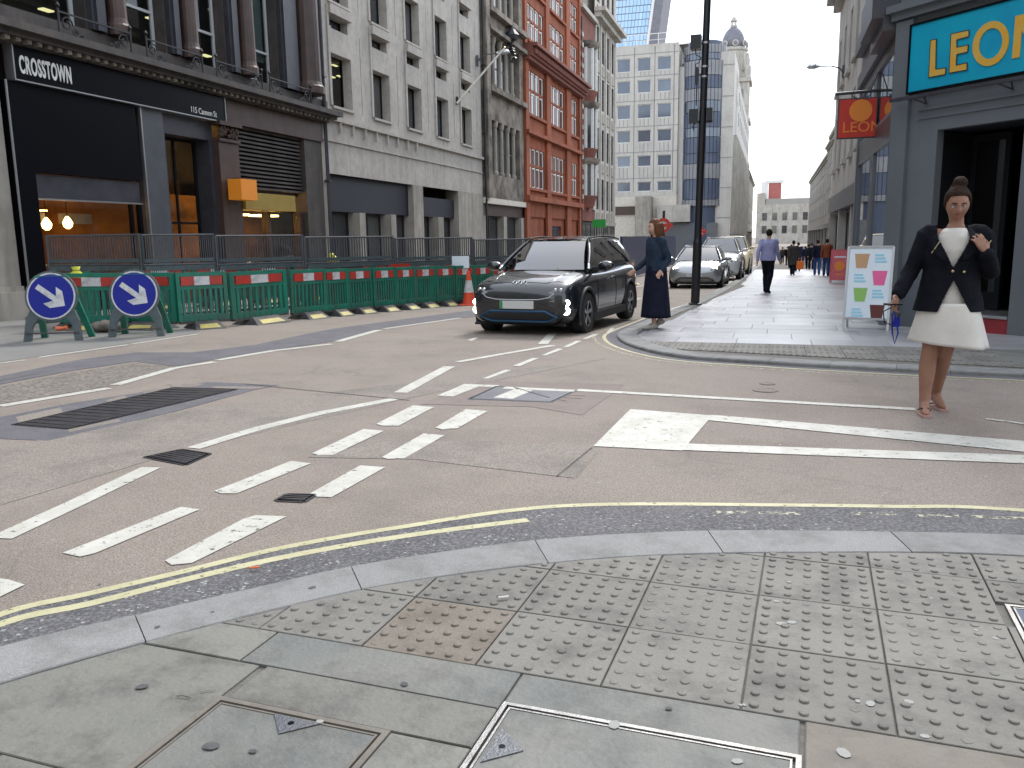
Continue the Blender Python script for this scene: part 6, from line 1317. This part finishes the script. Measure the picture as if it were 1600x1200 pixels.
    sh = MB(); sh.tube([topz(2.0,y,.001) if abs(y) < .6 else topz(1.9,y,.001) for y in (-.72,-.6,-.4,-.2,0,.2,.4,.6,.72)], .005, 5); sh.build('bonnet_gap', 'black', t)
    for j in (-1,1): sh = MB(); sh.tube([topz(x,j*.74,.0005) for x in (1.9,1.7,1.4,1.15)], .005, 5); sh.build('bonnet_gap', 'black', t)
    for j in (-1,1):
        for y in (.60,.68): q8 = frx(j*y,.735,.010); l8 = MB(); sph8 = [(.001,0),(.028,-.004),(.032,-.03)]; l8.lathe(sph8, 14); lo8 = l8.build('lamp_reflector', 'alu', t); lo8.rotation_euler = (0, math.pi/2, 0); lo8.location = q8
    MB().tube([frx(y,.20,.002) for y in (-.7,-.4,0,.4,.7)], .022, 6).build('chin_trim', 'carplastic', t)
    for j in (-1, 1): MB().tube([topz(2.0,j*.44,-.002),topz(1.8,j*.50,.0),topz(1.5,j*.55,.0),topz(1.1,j*.58,.0)], .009, 6).build('bonnet_crease', paint, t, smooth=True); MB().tube([F(1.10,j*.1+.2,1.025),F(.88,j*.1-.25,1.075)], .008, 5).build('wiper', 'carplastic', t)
    return t
def ground_car(a, y): return (a, y, gz(y)+ZR+.0)
car('parked_car', 'x', 'car', 'carblack', (0,0,0), 0) if False else None
c1 = car('passenger_car', 'black crossover car with lit low lamps driving towards the junction', 'car', 'carblack', (-3.28, 13.45, gz(13.5)+ZR), R(-95.5), 4.0, 1.66, 1.46, 'low')
c2 = car('passenger_car', 'silver car waiting behind the column and the person in the long skirt', 'car', 'carsilver', (-2.42, 30.6, gz(30.6)+ZR), R(-91), 4.2, 1.76, 1.46, True)
c3 = car('passenger_car', 'pale silver van like car with yellow lit lamps behind the silver car', 'car', 'carwhite', (-2.2, 39.0, gz(39)+ZR), R(-91), 4.6, 1.9, 1.92, True, van=.25, led='ledyellow')
c4 = car('taxi_van', 'beige van further back partly hidden by the person in lilac', 'van', 'carbeige', (-2.1, 48.0, gz(48)+ZR), R(-91), 4.8, 1.95, 2.15, False, van=.3)
c5 = car('passenger_car', 'dark car far down the street behind the beige van', 'car', 'carblack', (-2.35, 58.0, gz(58)+ZR), R(-91), 4.4, 1.8, 1.6, False)
# ------------------------------------------------------------------ people
def sph(mb, c, r, n=12, m=8, sc=(1,1,1)):
    o_ = len(mb.v); c = Vector(c)
    mb.v.append((c.x, c.y, c.z-r*sc[2]))
    for j in range(1, m):
        ph = -math.pi/2+math.pi*j/m
        for k in range(n): a = 2*math.pi*k/n; mb.v.append((c.x+r*sc[0]*math.cos(ph)*math.cos(a), c.y+r*sc[1]*math.cos(ph)*math.sin(a), c.z+r*sc[2]*math.sin(ph)))
    mb.v.append((c.x, c.y, c.z+r*sc[2])); top = len(mb.v)-1
    for k in range(n): mb.f.append((o_, o_+1+(k+1)%n, o_+1+k)); mb.f.append((top, o_+1+(m-2)*n+k, o_+1+(m-2)*n+(k+1)%n))
    for j in range(m-2):
        for k in range(n): mb.f.append((o_+1+j*n+k, o_+1+j*n+(k+1)%n, o_+1+(j+1)*n+(k+1)%n, o_+1+(j+1)*n+k))
def limb(mb, pts, rads, n=12):
    P_ = spline(pts, 5); Rr = []
    for i in range(len(P_)): f = i/5; k = min(int(f), len(rads)-2); u = f-k; u = u*u*(3-2*u); Rr.append(rads[k]*(1-u)+rads[k+1]*u)
    mb.tube(P_, Rr, n); sph(mb, P_[0], Rr[0]*.99); sph(mb, P_[-1], Rr[-1]*.99)
def loft(mb, rings, n=28, wob=None, cap=True):   # rings: (cx,cy,z,rx,ry)
    o_ = len(mb.v)
    for i, (cx, cy, z, rx, ry) in enumerate(rings):
        for k in range(n):
            a = 2*math.pi*k/n; e = wob(i, a) if wob else 1.0; dz = 0
            mb.v.append((cx+rx*e*math.cos(a), cy+ry*e*math.sin(a), z if not isinstance(z, tuple) else z[0]+z[1]*math.cos(a)))
    for i in range(len(rings)-1):
        for k in range(n): mb.f.append((o_+i*n+k, o_+i*n+(k+1)%n, o_+(i+1)*n+(k+1)%n, o_+(i+1)*n+k))
    if cap: mb.f.append(tuple(o_+k for k in reversed(range(n)))); mb.f.append(tuple(o_+(len(rings)-1)*n+k for k in range(n)))
def head_mesh(mb, M4, s_=1.0, n=36, m=28):
    """sculpted head, facing -y, centred at the middle of the skull; M4 places it"""
    o_ = len(mb.v); g = lambda d, w_: math.exp(-d*d/(w_*w_))
    for j in range(m+1):
        ph = -math.pi/2+math.pi*j/m
        for k in range(n):
            a = 2*math.pi*k/n; x = math.cos(ph)*math.cos(a); y = math.cos(ph)*math.sin(a); z = math.sin(ph)
            X, Y, Z = x*.074, y*.094, z*.118
            if Z < 0: X *= 1-.30*(-Z/.118)**1.4; Y = Y*(1-.16*(-Z/.118)) - (.012 if y < 0 else -.0)*(-Z/.118)
            if Y > 0 and Z < -.03: Y *= 1-.45*min(1, (-Z-.03)/.08)
            fr_ = max(0, -y)
            Y -= fr_*(.026*g(X,.012)*g(Z+.022,.020) + .012*g(X,.008)*g(Z-.005,.022))     # nose and bridge
            Y += fr_*(.010*g(abs(X)-.030,.015)*g(Z-.010,.012))                             # eye sockets
            Y -= fr_*(.004*g(Z-.030,.010)*g(X,.05)) ; Y -= fr_*(.006*g(X,.022)*g(Z+.058,.007)); Y -= fr_*(.004*g(X,.020)*g(Z+.068,.006)); Y += fr_*.003*g(X,.025)*g(Z+.063,.003)
            Y -= fr_*(.010*g(X,.022)*g(Z+.098,.018)); X *= 1+.06*g(Z+.02,.02)*fr_
            q = M4 @ Vector((X*s_, Y*s_, Z*s_)); mb.v.append(tuple(q))
    for j in range(m):
        for k in range(n): mb.f.append((o_+j*n+k, o_+j*n+(k+1)%n, o_+(j+1)*n+(k+1)%n, o_+(j+1)*n+k))
    for sg_ in (-1, 1):
        for zz, r_ in ((.018,.013),(.004,.012),(-.010,.009)): sph(mb, M4 @ Vector((sg_*.077*s_, .006*s_, zz*s_)), r_*s_, 8, 6, (.5,.8,1.1))
def hand(mb, wr, d, palm, s_=1.0, curl=.5, spread=.12, thumb=1):
    """palm, four unequal fingers and a side thumb; d = pointing direction, palm = palm normal"""
    d = Vector(d).normalized(); pn = Vector(palm).normalized(); sd_ = d.cross(pn).normalized(); wr = Vector(wr)
    for i in range(4): limb(mb, [wr, wr+d*.045*s_+sd_*(i-1.5)*.012*s_, wr+d*.085*s_+sd_*(i-1.5)*.019*s_], [.019*s_,.015*s_,.0115*s_], 8)
    for i, L_ in enumerate((.066,.078,.072,.056)):
        b = wr+d*.085*s_+sd_*(i-1.5)*.0195*s_; dd = (d+sd_*(i-1.5)*spread).normalized(); q1 = b+dd*L_*.42*s_; d2 = (dd*math.cos(curl)+pn*math.sin(curl)); q2 = q1+d2*L_*.34*s_; d3 = dd*math.cos(curl*1.9)+pn*math.sin(curl*1.9); q3 = q2+d3*L_*.26*s_
        limb(mb, [b, q1, q2, q3], [.0098*s_,.0088*s_,.0080*s_,.0068*s_], 8)
    b = wr+d*.02*s_-sd_*.022*s_*thumb; q1 = b+(d*.6-sd_*thumb*.7+pn*.3).normalized()*.038*s_; q2 = q1+(d*.85-sd_*thumb*.2+pn*.45).normalized()*.030*s_; q3 = q2+(d*.8+pn*.6).normalized()*.022*s_
    limb(mb, [b, q1, q2, q3], [.0135*s_,.0115*s_,.010*s_,.0082*s_], 8)
def blob(mb, name, m, parent, vox, it=4, fold=0, ff=9, fac=.5, vert=.35, keep=None, solid=0):
    o = mb.build(name, m, None); r_ = o.modifiers.new('r', 'REMESH'); r_.mode = 'VOXEL'; r_.voxel_size = vox; s_ = o.modifiers.new('s', 'SMOOTH'); s_.iterations = it; s_.factor = fac
    bpy.context.view_layer.update(); baked(o, 1); me = o.data; me.materials.clear(); me.materials.append(M[m])
    if fold:
        nr = [v.normal.copy() for v in me.vertices]
        for v, n_ in zip(me.vertices, nr): q = v.co; f_ = mnoise.noise(Vector((q.x*ff, q.y*ff, q.z*ff*vert)))+.5*mnoise.noise(Vector((q.x*ff*2.3+5, q.y*ff*2.3, q.z*ff*vert*2.3))); v.co = q+n_*f_*fold
    if keep:
        b = bmesh.new(); b.from_mesh(me); bmesh.ops.delete(b, geom=[f for f in b.faces if not keep(f.calc_center_median(), f.normal)], context='FACES'); b.to_mesh(me); b.free()
    for p in me.polygons: p.use_smooth = True
    if solid: z = o.modifiers.new('t', 'SOLIDIFY'); z.thickness = solid; z.offset = 0
    o.parent = parent; return o
def headmat(c, yaw=0, pitch=0, roll=0): return Matrix.Translation(Vector(c)) @ Matrix.Rotation(yaw, 4, 'Z') @ Matrix.Rotation(pitch, 4, 'X') @ Matrix.Rotation(roll, 4, 'Y')
for x_, y_, lb_, m_ in BAGS:
    mb = MB(); sph(mb, (0,0,.09), 1, 16, 10, (.27,.17,.095)); sph(mb, (.24,.02,.07), 1, 12, 8, (.08,.10,.06)); o = blob(mb, 'sandbag', m_, None, .012, 2, .022, 9, vert=1); o.location = (x_, y_, gz(y_)+ZR+.01); o.scale = (1,1,1 if y_ < 10.8 else 1.5); o.rotation_euler.z = rnd.uniform(-.4,.4); tag(o, lb_, 'sandbag')
def face_parts(M4, parent, s_=1.0, brow='hairdark'):
    for sg_ in (-1, 1):
        e = MB(); sph(e, M4 @ Vector((sg_*.030*s_, -.0745*s_, .010*s_)), .0125*s_, 12, 8); eo = e.build('eye', 'eyewhite', parent, smooth=True); e = MB(); sph(e, M4 @ Vector((sg_*.030*s_, -.0825*s_, .009*s_)), .0062*s_, 10, 6); e.build('iris', 'eyedark', eo, smooth=True)
        b = MB(); b.tube([M4 @ Vector((sg_*x*s_, y*s_, z*s_)) for x, y, z in ((.014,-.0935,.031),(.030,-.0925,.036),(.046,-.080,.032))], [.003*s_,.0042*s_,.002*s_], 6); b.build('eyebrow', brow, parent, smooth=True)
        l_ = MB(); l_.tube([M4 @ Vector((sg_*x*s_, y*s_, z*s_)) for x, y, z in ((.017,-.083,.014),(.030,-.088,.0205),(.044,-.078,.014))], .0026*s_, 6); l_.build('eyelid', 'eyedark', parent, smooth=True)
    for z, w_, y in ((-.057,.022,-.1005),(-.067,.018,-.0995)): l_ = MB(); l_.tube([M4 @ Vector((x*w_*s_, (y+.012*x*x)*s_, (z+(.002 if z > -.06 else -.001)*(1-x*x))*s_)) for x in (-1,-.5,0,.5,1)], [.0015*s_,.0042*s_,.005*s_,.0042*s_,.0015*s_], 8); l_.build('lip', 'lips', parent, smooth=True)
def hair_cap(M4, parent, m, s_=1.0, long=0, bun=False, vox=.007, back=.0):
    mb = MB(); n = 26; k_ = MB()
    sph(mb, (0,.012,.022), 1, 24, 16, (.083,.100,.108)); me_ = MB(); me_.v = []; 
    V = [M4 @ (Vector(v)*s_) for v in mb.v]; mb2 = MB(); mb2.add(V, mb.f)
    if long:
        for q in range(14):
            a = -.35+q*(math.pi+.7)/13; x, y = .078*math.cos(a), .02+.085*math.sin(a); P_ = [M4 @ (Vector((x*.95, y, .03))*s_), M4 @ (Vector((x*1.08, y*1.02, -.06))*s_), M4 @ (Vector((x*1.12, y*.95+.01, -.06-long))*s_)]; limb(mb2, P_, [.03*s_,.032*s_,.016*s_], 8)
    if bun: sph(mb2, M4 @ (Vector((.01,.055,.135))*s_), .046*s_, 14, 10); sph(mb2, M4 @ (Vector((0,.045,.095))*s_), .05*s_, 14, 10)
    inv = M4.inverted()
    def keep(c, n_):
        q = inv @ c; q = q/s_
        if q.z < .066+.42*max(0,-(q.y+.03)) and q.y < -.040+ (0 if q.z > -.0 else 0): return False
        if q.y < -.012 and q.z < .035 and abs(q.x) < .075 and not (long and abs(q.x) > .066): return False
        return long > 0 or q.z > -.085
    return blob(mb2, 'hair', m, parent, vox*s_, 3, .0035*s_, 45, vert=.3, keep=keep, solid=.004)
def figure(label, pos, rz, J, skin, hair, group=None, vox=.011, hs=1.0, hyaw=0, hpitch=0, long=0, bun=False, face=False, handdirs=None, feet=True, rads=None, curl=.5, barelegs=True, lr=1.0):
    t = thing('person', label, 'person', pos, rz, group); mb = MB(); k = J.get('k', 1.0)
    Vv = {a: Vector(b) for a, b in J.items() if a != 'k'}
    pel, ch, nk = Vv['pelvis'], Vv['chest'], Vv['neck']
    loft(mb, [(pel.x,pel.y,pel.z-.10*k,.10*k,.09*k),(pel.x,pel.y,pel.z-.04*k,.155*k,.115*k),(pel.x,pel.y,pel.z+.06*k,.15*k,.11*k),((pel.x+ch.x)/2,(pel.y+ch.y)/2,(pel.z+ch.z)/2,.122*k,.095*k),(ch.x,ch.y,ch.z,.15*k,.11*k),(ch.x,ch.y,ch.z+.08*k,.15*k,.10*k),(nk.x,nk.y+.005,nk.z-.05*k,.08*k,.065*k),(nk.x,nk.y,nk.z,.052*k,.052*k)])
    hd = Vv['head']; limb(mb, [nk-Vector((0,0,.05*k)), nk+Vector((0,-.005,.02)), hd-Vector((0,-.015,.07))*k], [.058*k,.050*k,.052*k]); M4 = headmat(hd, hyaw, hpitch); head_mesh(mb, M4, hs)
    for s_ in 'lr':
        sh, el, wr_ = Vv['sh'+s_], Vv['el'+s_], Vv['wr'+s_]; limb(mb, [ch+Vector((0,0,.07*k)), sh, (sh+el)/2, el, el.lerp(wr_,.35), wr_], [.06*k,.052*k,.042*k,.037*k,.036*k,.024*k])
        hp, kn, an, to = Vv['hp'+s_], Vv['kn'+s_], Vv['an'+s_], Vv['to'+s_]; cf_ = kn.lerp(an,.33)+Vector((0,.018*k,0))
        limb(mb, [hp, hp.lerp(kn,.5), kn, cf_, an], [.088*k*lr,.075*k*lr,.054*k*lr,.057*k*lr,.036*k*lr]); he = an+Vector((0,.03,-.045))*k
        limb(mb, [an, an.lerp(to,.4)+Vector((0,0,-.02)), to], [.036*k,.036*k,.024*k]); sph(mb, he, .030*k)
        dr_ = (wr_-el).normalized(); hdir, pn = (handdirs or {}).get(s_, (dr_, Vector((1,0,0)) if s_ == 'l' else Vector((-1,0,0))))
        hand(mb, wr_, hdir, pn, k, curl, thumb=1 if s_ == 'l' else -1)
    blob(mb, 'body', skin, t, vox, 3)
    if hair: hair_cap(M4, t, hair, hs, long, bun, vox*.8)
    if face: face_parts(M4, t, hs)
    return t, Vv, M4
def stand(h=1.7, stride=0.0, lean=0.0, arm=.12, px=0, bend=0.0):
    k = h/1.7; J = dict(k=k, pelvis=(0,0,.93*k), chest=(0,-lean*.4,1.25*k), neck=(0,-lean*.7,1.45*k), head=(0,-.02-lean,1.585*k))
    for s_, sg_ in (('l',1),('r',-1)):
        st = stride*sg_
        J['sh'+s_] = (sg_*.175*k, -lean*.5, 1.385*k); J['el'+s_] = (sg_*.215*k, st*.5-lean*.2+.03, 1.10*k); J['wr'+s_] = (sg_*(.22)*k, st*.9-arm-bend*.1, .87*k+bend*.2)
        J['hp'+s_] = (sg_*.085*k, 0, .90*k); J['kn'+s_] = (sg_*.09*k, -st*.35-.02-(.05 if stride else 0), .50*k); J['an'+s_] = (sg_*.085*k, -st*.8+(.03), .085*k+(.05 if st < 0 else 0)*k); J['to'+s_] = (sg_*.10*k, -st*.8-.13*k, .028*k+(.0 if st < 0 else 0))
    return J
def shoes(t, V, m, k=1.0, sole='sole'):
    for s_ in 'lr':
        mb = MB(); an, to = V['an'+s_], V['to'+s_]; he = an+Vector((0,.035,-.04))*k; limb(mb, [he, an.lerp(to,.5)+Vector((0,0,-.02))*k, to+Vector((0,-.02,0))], [.042*k,.044*k,.034*k]); sph(mb, an+Vector((0,0,-.02))*k, .044*k); o = blob(mb, 'shoe', m, t, .008, 2)
def trousers(t, V, m, k=1.0, vox=.012, wide=1.0):
    mb = MB(); p_ = V['pelvis']; loft(mb, [(p_.x,p_.y,p_.z-.12*k,.12*k,.10*k),(p_.x,p_.y,p_.z-.04*k,.172*k,.132*k),(p_.x,p_.y,p_.z+.10*k,.155*k,.12*k)])
    for s_ in 'lr': hp, kn, an = V['hp'+s_], V['kn'+s_], V['an'+s_]; limb(mb, [hp, hp.lerp(kn,.5), kn, kn.lerp(an,.33)+Vector((0,.018*k,0)), an+Vector((0,.01,-.02))], [.105*k,.092*k,.078*k*wide,.078*k*wide,.066*k*wide])
    return blob(mb, 'trousers', m, t, vox, 3, .006, 11, vert=1.2)
def top(t, V, m, k=1.0, low=-.05, vox=.012, fat=1.0, sleeve=1.0, name='top', hemw=1.0, fold=.006, keep=None, solid=0, slr=1.0):
    mb = MB(); p_, c_, n_ = V['pelvis'], V['chest'], V['neck']
    loft(mb, [(p_.x,p_.y,p_.z+low*k,.178*k*fat*hemw,.14*k*fat*hemw),(p_.x,p_.y,p_.z+(low*.3+.05)*k,.172*k*fat,.135*k*fat),((p_.x+c_.x)/2,(p_.y+c_.y)/2,(p_.z+c_.z)/2,.155*k*fat,.125*k*fat),(c_.x,c_.y,c_.z,.172*k*fat,.130*k*fat),(c_.x,c_.y,c_.z+.09*k,.168*k*fat,.118*k*fat),(n_.x,n_.y,n_.z-.04*k,.10*k,.082*k),(n_.x,n_.y,n_.z-.01*k,.066*k,.064*k)])
    for s_ in 'lr':
        sh, el, wr_ = V['sh'+s_], V['el'+s_], V['wr'+s_]; ar = [c_+Vector((0,0,.06*k)), sh, (sh+el)/2, el, el.lerp(wr_,.55), wr_+(el-wr_).normalized()*.02]; rr = [.07*k,.070*k,.060*k,.054*k,.050*k,.044*k]
        rr = [r_*slr for r_ in rr]
        if sleeve < 1: ar = ar[:3]; rr = rr[:3]
        limb(mb, ar, rr)
    return blob(mb, name, m, t, vox, 3, fold, 10, vert=1.0, keep=keep, solid=solid)
def skirt(t, V, m, z0_, z1_, w0, w1, name='skirt', cx=0, d0=.8, folds=9, amp=.07, tilt=0, n=64, vox=None):
    mb = MB(); p_ = V['pelvis']; rg = []; N_ = 14
    for i in range(N_+1): u = i/N_; z = z1_+(z0_-z1_)*u; rg.append((p_.x+cx*u, p_.y, (z, tilt*u) if tilt else z, w0+(w1-w0)*u**.8, (w0+(w1-w0)*u**.8)*d0))
    def wob(i, a): u = i/N_; return 1+amp*u*(math.sin(a*folds+1.3*u)*.6+math.sin(a*(folds*.5+.5)+2)*.5)
    o_ = loft(mb, rg, n, wob, cap=False); ob = mb.build(name, m, t, smooth=True); s_ = ob.modifiers.new('t', 'SOLIDIFY'); s_.thickness = .006; return ob
# --- the walker in the black jacket
wp = RD(1450, 642); wp.z = ZR
J = dict(k=1.0, pelvis=(.085,0,.93), chest=(.095,-.01,1.26), neck=(.095,-.015,1.455), head=(.085,-.05,1.60),
         shl=(.265,0,1.375), ell=(.35,-.02,1.09), wrl=(.255,-.20,1.24), shr=(-.075,0,1.375), elr=(-.185,.02,1.10), wrr=(-.285,-.10,.92),
         hpl=(.165,0,.88), hpr=(.01,-.01,.88), knl=(.075,-.05,.49), knr=(-.035,-.075,.50), anl=(.085,.16,.115), anr=(-.055,-.10,.085), tol=(.105,.01,.035), tor=(-.075,-.25,.03))
w_, V, M4 = figure('person in black jacket and short white dress crossing the road in flip flops', wp, R(4), J, 'skin', 'hairdark', vox=.0062, hs=1.06, hyaw=-.12, hpitch=.34, bun=True, face=True, lr=1.06, handdirs={'r': (Vector((-.35,-.45,-.8)), Vector((.6,-.5,.2))), 'l': (Vector((-.45,.05,.88)), Vector((-.3,.8,.1)))}, curl=.75)
def keepj(c, n_):
    x = c.x-.09; z = c.z
    if z < .80: return False
    if c.y < -.02 and n_.y < .3:
        if 1.14 < z < 1.50 and abs(x-(-.03)) < .105*(z-1.13)/.22 and abs(x+.03) < .10: return False
        if z < 1.04 and abs(x+.02-(1.04-z)*.05) < .10*(1.04-z)/.22: return False
    return True
jk = top(w_, V, 'clothblack', 1.0, -.14, .0075, 1.22, name='jacket', hemw=1.13, fold=.007, keep=keepj, solid=.007, slr=1.08)
for s_, x in ((-1,-.09),(1,.245)): 
    mb = MB(); mb.tube([(x,-.158,1.24),(x+.05*(1 if s_<0 else 1),-.163,1.33)] , .004, 6); mb.build('zip', 'metalgold', jk)
for x, z in ((.055,1.105),(.13,1.10)): mb = MB(); sph(mb, (x,-.172,z), .011, 10, 6); mb.build('button', 'metalgold', jk)
mb = MB()
for sg_ in (-1, 1): mb.add([(.06+sg_*.10,-.155,1.36),(.06+sg_*.17,-.14,1.38),(.06+sg_*.15,-.170,1.24),(.06+sg_*.02,-.180,1.13)], [(0,1,2,3)])
cl = mb.build('lapel', 'clothblack', jk, smooth=True); sb_ = cl.modifiers.new('sb', 'SUBSURF'); sb_.levels = sb_.render_levels = 3; so = cl.modifiers.new('t', 'SOLIDIFY'); so.thickness = .012
mb = MB(); loft(mb, [(.085,0,.82,.185,.145),(.085,0,.95,.165,.135),(.09,-.005,1.1,.145,.125),(.093,-.01,1.26,.163,.130),(.095,-.012,1.36,.145,.108),(.095,-.012,1.40,.12,.09),(.095,-.012,1.425,.07,.06)]); dress = blob(mb, 'dress', 'clothwhite', w_, .010, 3, .005, 9)
V2 = dict(V); V2['pelvis'] = Vector((.09,.0,.93)); skirt(w_, V2, 'clothwhite', .535, .86, .190, .262, 'dress_skirt', .012, .90, 6, .08, -.03)
mb = MB()
for s_, a_, b_ in (('l',V['anl'],V['tol']),('r',V['anr'],V['tor'])):
    mb = MB(); d = (b_-a_); he = Vector((a_.x, a_.y+.055, .012+(0.0))); tp = Vector((b_.x, b_.y-.045, .012)); cs = []; 
    for i in range(9): u = i/8; c = he.lerp(tp, u); wdt = .034+.012*math.sin(math.pi*min(1,u*.9+.1)); wdt *= (1-max(0,u-.8)*1.5); cs.append((c, wdt))
    L_ = [(c.x-w2, c.y, .001) for c, w2 in cs]+[(c.x+w2, c.y, .001) for c, w2 in reversed(cs)]; mb.prism(L_, (0,0,1), .018); sd2 = mb.build('flip_flop', 'sole', w_, fix=True)
    st = MB(); toe = tp.lerp(he,.22); st.tube([(toe.x,toe.y,.02),(toe.x-.02,toe.y+.04,.062),(a_.x-.045,a_.y-.02,.03)], .006, 6); st.tube([(toe.x,toe.y,.02),(toe.x+.02,toe.y+.04,.062),(a_.x+.045,a_.y-.02,.03)], .006, 6); st.build('strap', 'sandal', sd2)
# what the walker holds
hp_ = V['wrr']+Vector((-.03,-.07,-.09)); t = thing('phone', 'dark phone held low in the walking person\'s hand', 'phone', tuple(wp+hp_)); MB().obox((0,0,-.005), Vector((.05,.02,0)), Vector((-.015,.034,.0)), Vector((0,0,.005))).build('phone_body', 'black', t); MB().obox((0,0,.0012), Vector((.047,.0185,0)), Vector((-.014,.031,.0)), Vector((0,0,.001))).build('screen', 'darkglass', t)
t = thing('lanyard', 'blue looped lanyard with cable hanging from the walking person\'s hand', 'lanyard', tuple(wp+hp_+Vector((0,.02,-.02)))); MB().tube([(0,0,0),(.03,0,-.09),(.05,0,-.2),(.03,0,-.28),(.01,0,-.2),(.0,0,-.05)], .006, 6).build('loop', 'signblue', t); MB().tube([(.01,0,0),(-.06,0,-.04),(-.05,0,-.12),(.0,0,-.14),(.06,0,-.06)], .005, 6).build('cable', 'black', t); MB().obox((.035,0,-.12), Vector((.022,0,0)), Vector((0,.008,0)), Vector((0,0,.035))).build('card_holder', 'signblue', t)
w_.scale = (1, 1, .965)
# --- person in the long skirt
pp = G(1022, 513); J = stand(1.60, .12, .02, .10, bend=.3); J['headyaw'] = (0,0,0); del J['headyaw']
t, V, M4 = figure('person in denim jacket and long dark skirt crossing the kerb behind the black car', (pp.x+.02, pp.y, 0+gz(pp.y)), R(-55), J, 'skinfair', 'hairbrown', vox=.010, long=.14, face=True, hpitch=.15)
k = 1.62/1.7; top(t, V, 'clothteal', k, -.02, .011, 1.12, name='denim_jacket'); skirt(t, V, 'clothnavy', .17, 1.0, .15, .25, d0=.82, folds=6, amp=.06); shoes(t, V, 'shoegrey', k)
# --- person in lilac shirt
pp = G(1198, 458); J = stand(1.76, .30, .03, .06); t, V, M4 = figure('person in lilac shirt and black trousers walking on the pale pavement', (pp.x, pp.y, gz(pp.y)), R(165), J, 'skinfair', 'hairdark', vox=.012, face=True)
k = 1.76/1.7; top(t, V, 'clothlilac', k, -.06, .012, 1.2, name='shirt'); trousers(t, V, 'clothblack', k); shoes(t, V, 'clothblack', k)
# --- the group further on
def ped(label, px, py, h, tm_, bm_, rz, stride=.25, coat=0, sk='skinfair', hr='hairdark', long=0, wd=1.0, head=True):
    p_ = G(px, py); J = stand(h, stride, .03, .05); t, V, M4 = figure(label, (p_.x, p_.y, gz(p_.y)), rz, J, sk, hr, vox=.017, long=long); k = h/1.7
    top(t, V, tm_, k, -.1-coat, .016, 1.15*wd, name='coat' if coat else 'top', hemw=1.05); trousers(t, V, bm_, k, .016); shoes(t, V, 'clothblack', k); return t, p_
t, p_ = ped('person in a dark knee length coat carrying an orange bag', 1238, 430, 1.72, 'clothcoat', 'clothblack', R(170), .3, .32)
ob = thing('carrier_bag', 'bright orange carrier bag carried low beside the person in the dark coat', 'bag', (p_.x+.34, p_.y-.05, gz(p_.y)+.30)); MB().prism([(-.17,-.05,0),(.17,-.05,0),(.19,-.05,.40),(-.19,-.05,.40)], (0,1,0), .12).build('bag_body', 'bagorange', ob, fix=True); MB().tube([(-.08,0,.4),(-.05,0,.52),(.05,0,.52),(.08,0,.4)], .01, 6).build('handle', 'bagorange', ob)
ped('person in dark clothes walking away behind the orange bag', 1262, 420, 1.7, 'clothnavy', 'clothblack', R(175), .25)
ped('person in blue jeans, left one of the pair by the red board', 1276, 430, 1.74, 'clothnavy', 'clothblue', R(180), .28)
ped('person in blue jeans with maroon top, right one of the pair by the red board', 1290, 431, 1.76, 'clothrust', 'clothblue', R(176), .2)
ped('person in red top just behind the red board', 1312, 427, 1.74, 'clothred', 'clothnavy', R(182), .15)
for k_, (px, py, h, a, b) in enumerate(((1230,415,1.7,'clothblack','clothnavy'),(1252,412,1.75,'clothcoat','clothblack'),(1272,413,1.68,'clothblue','clothblack'))):
    ped(['small distant person in black near the kerb','small distant person in a dark coat in the middle of the pavement','small distant person in blue further along the shop side'][k_], px, py, h, a, b, R(180), .2)

for k_, (px, py, h, a, b) in enumerate(((1246,424,1.74,'clothnavy','clothblack'),(1302,424,1.7,'clothblack','clothblue'),(1222,412,1.7,'clothcoat','clothblack'))):
    ped(['distant person in navy just right of the orange bag','person in black top half hidden by the red board','distant person in a dark coat closest to the kerb'][k_], px, py, h, a, b, R(180), .25)

for k_, (px, py, h, a, b) in enumerate(((1235,419,1.72,'clothred','clothblack'),(1257,414,1.7,'clothnavy','clothblue'),(1267,421,1.75,'clothblack','clothblack'),(1284,419,1.7,'clothcoat','clothnavy'))):
    ped(['distant person in a red top among the far walkers','distant person in navy and blue in the middle of the far walkers','distant person all in black left of the pair in jeans','distant person in a grey green coat behind the pair in jeans'][k_], px, py, h, a, b, R(180), .25)
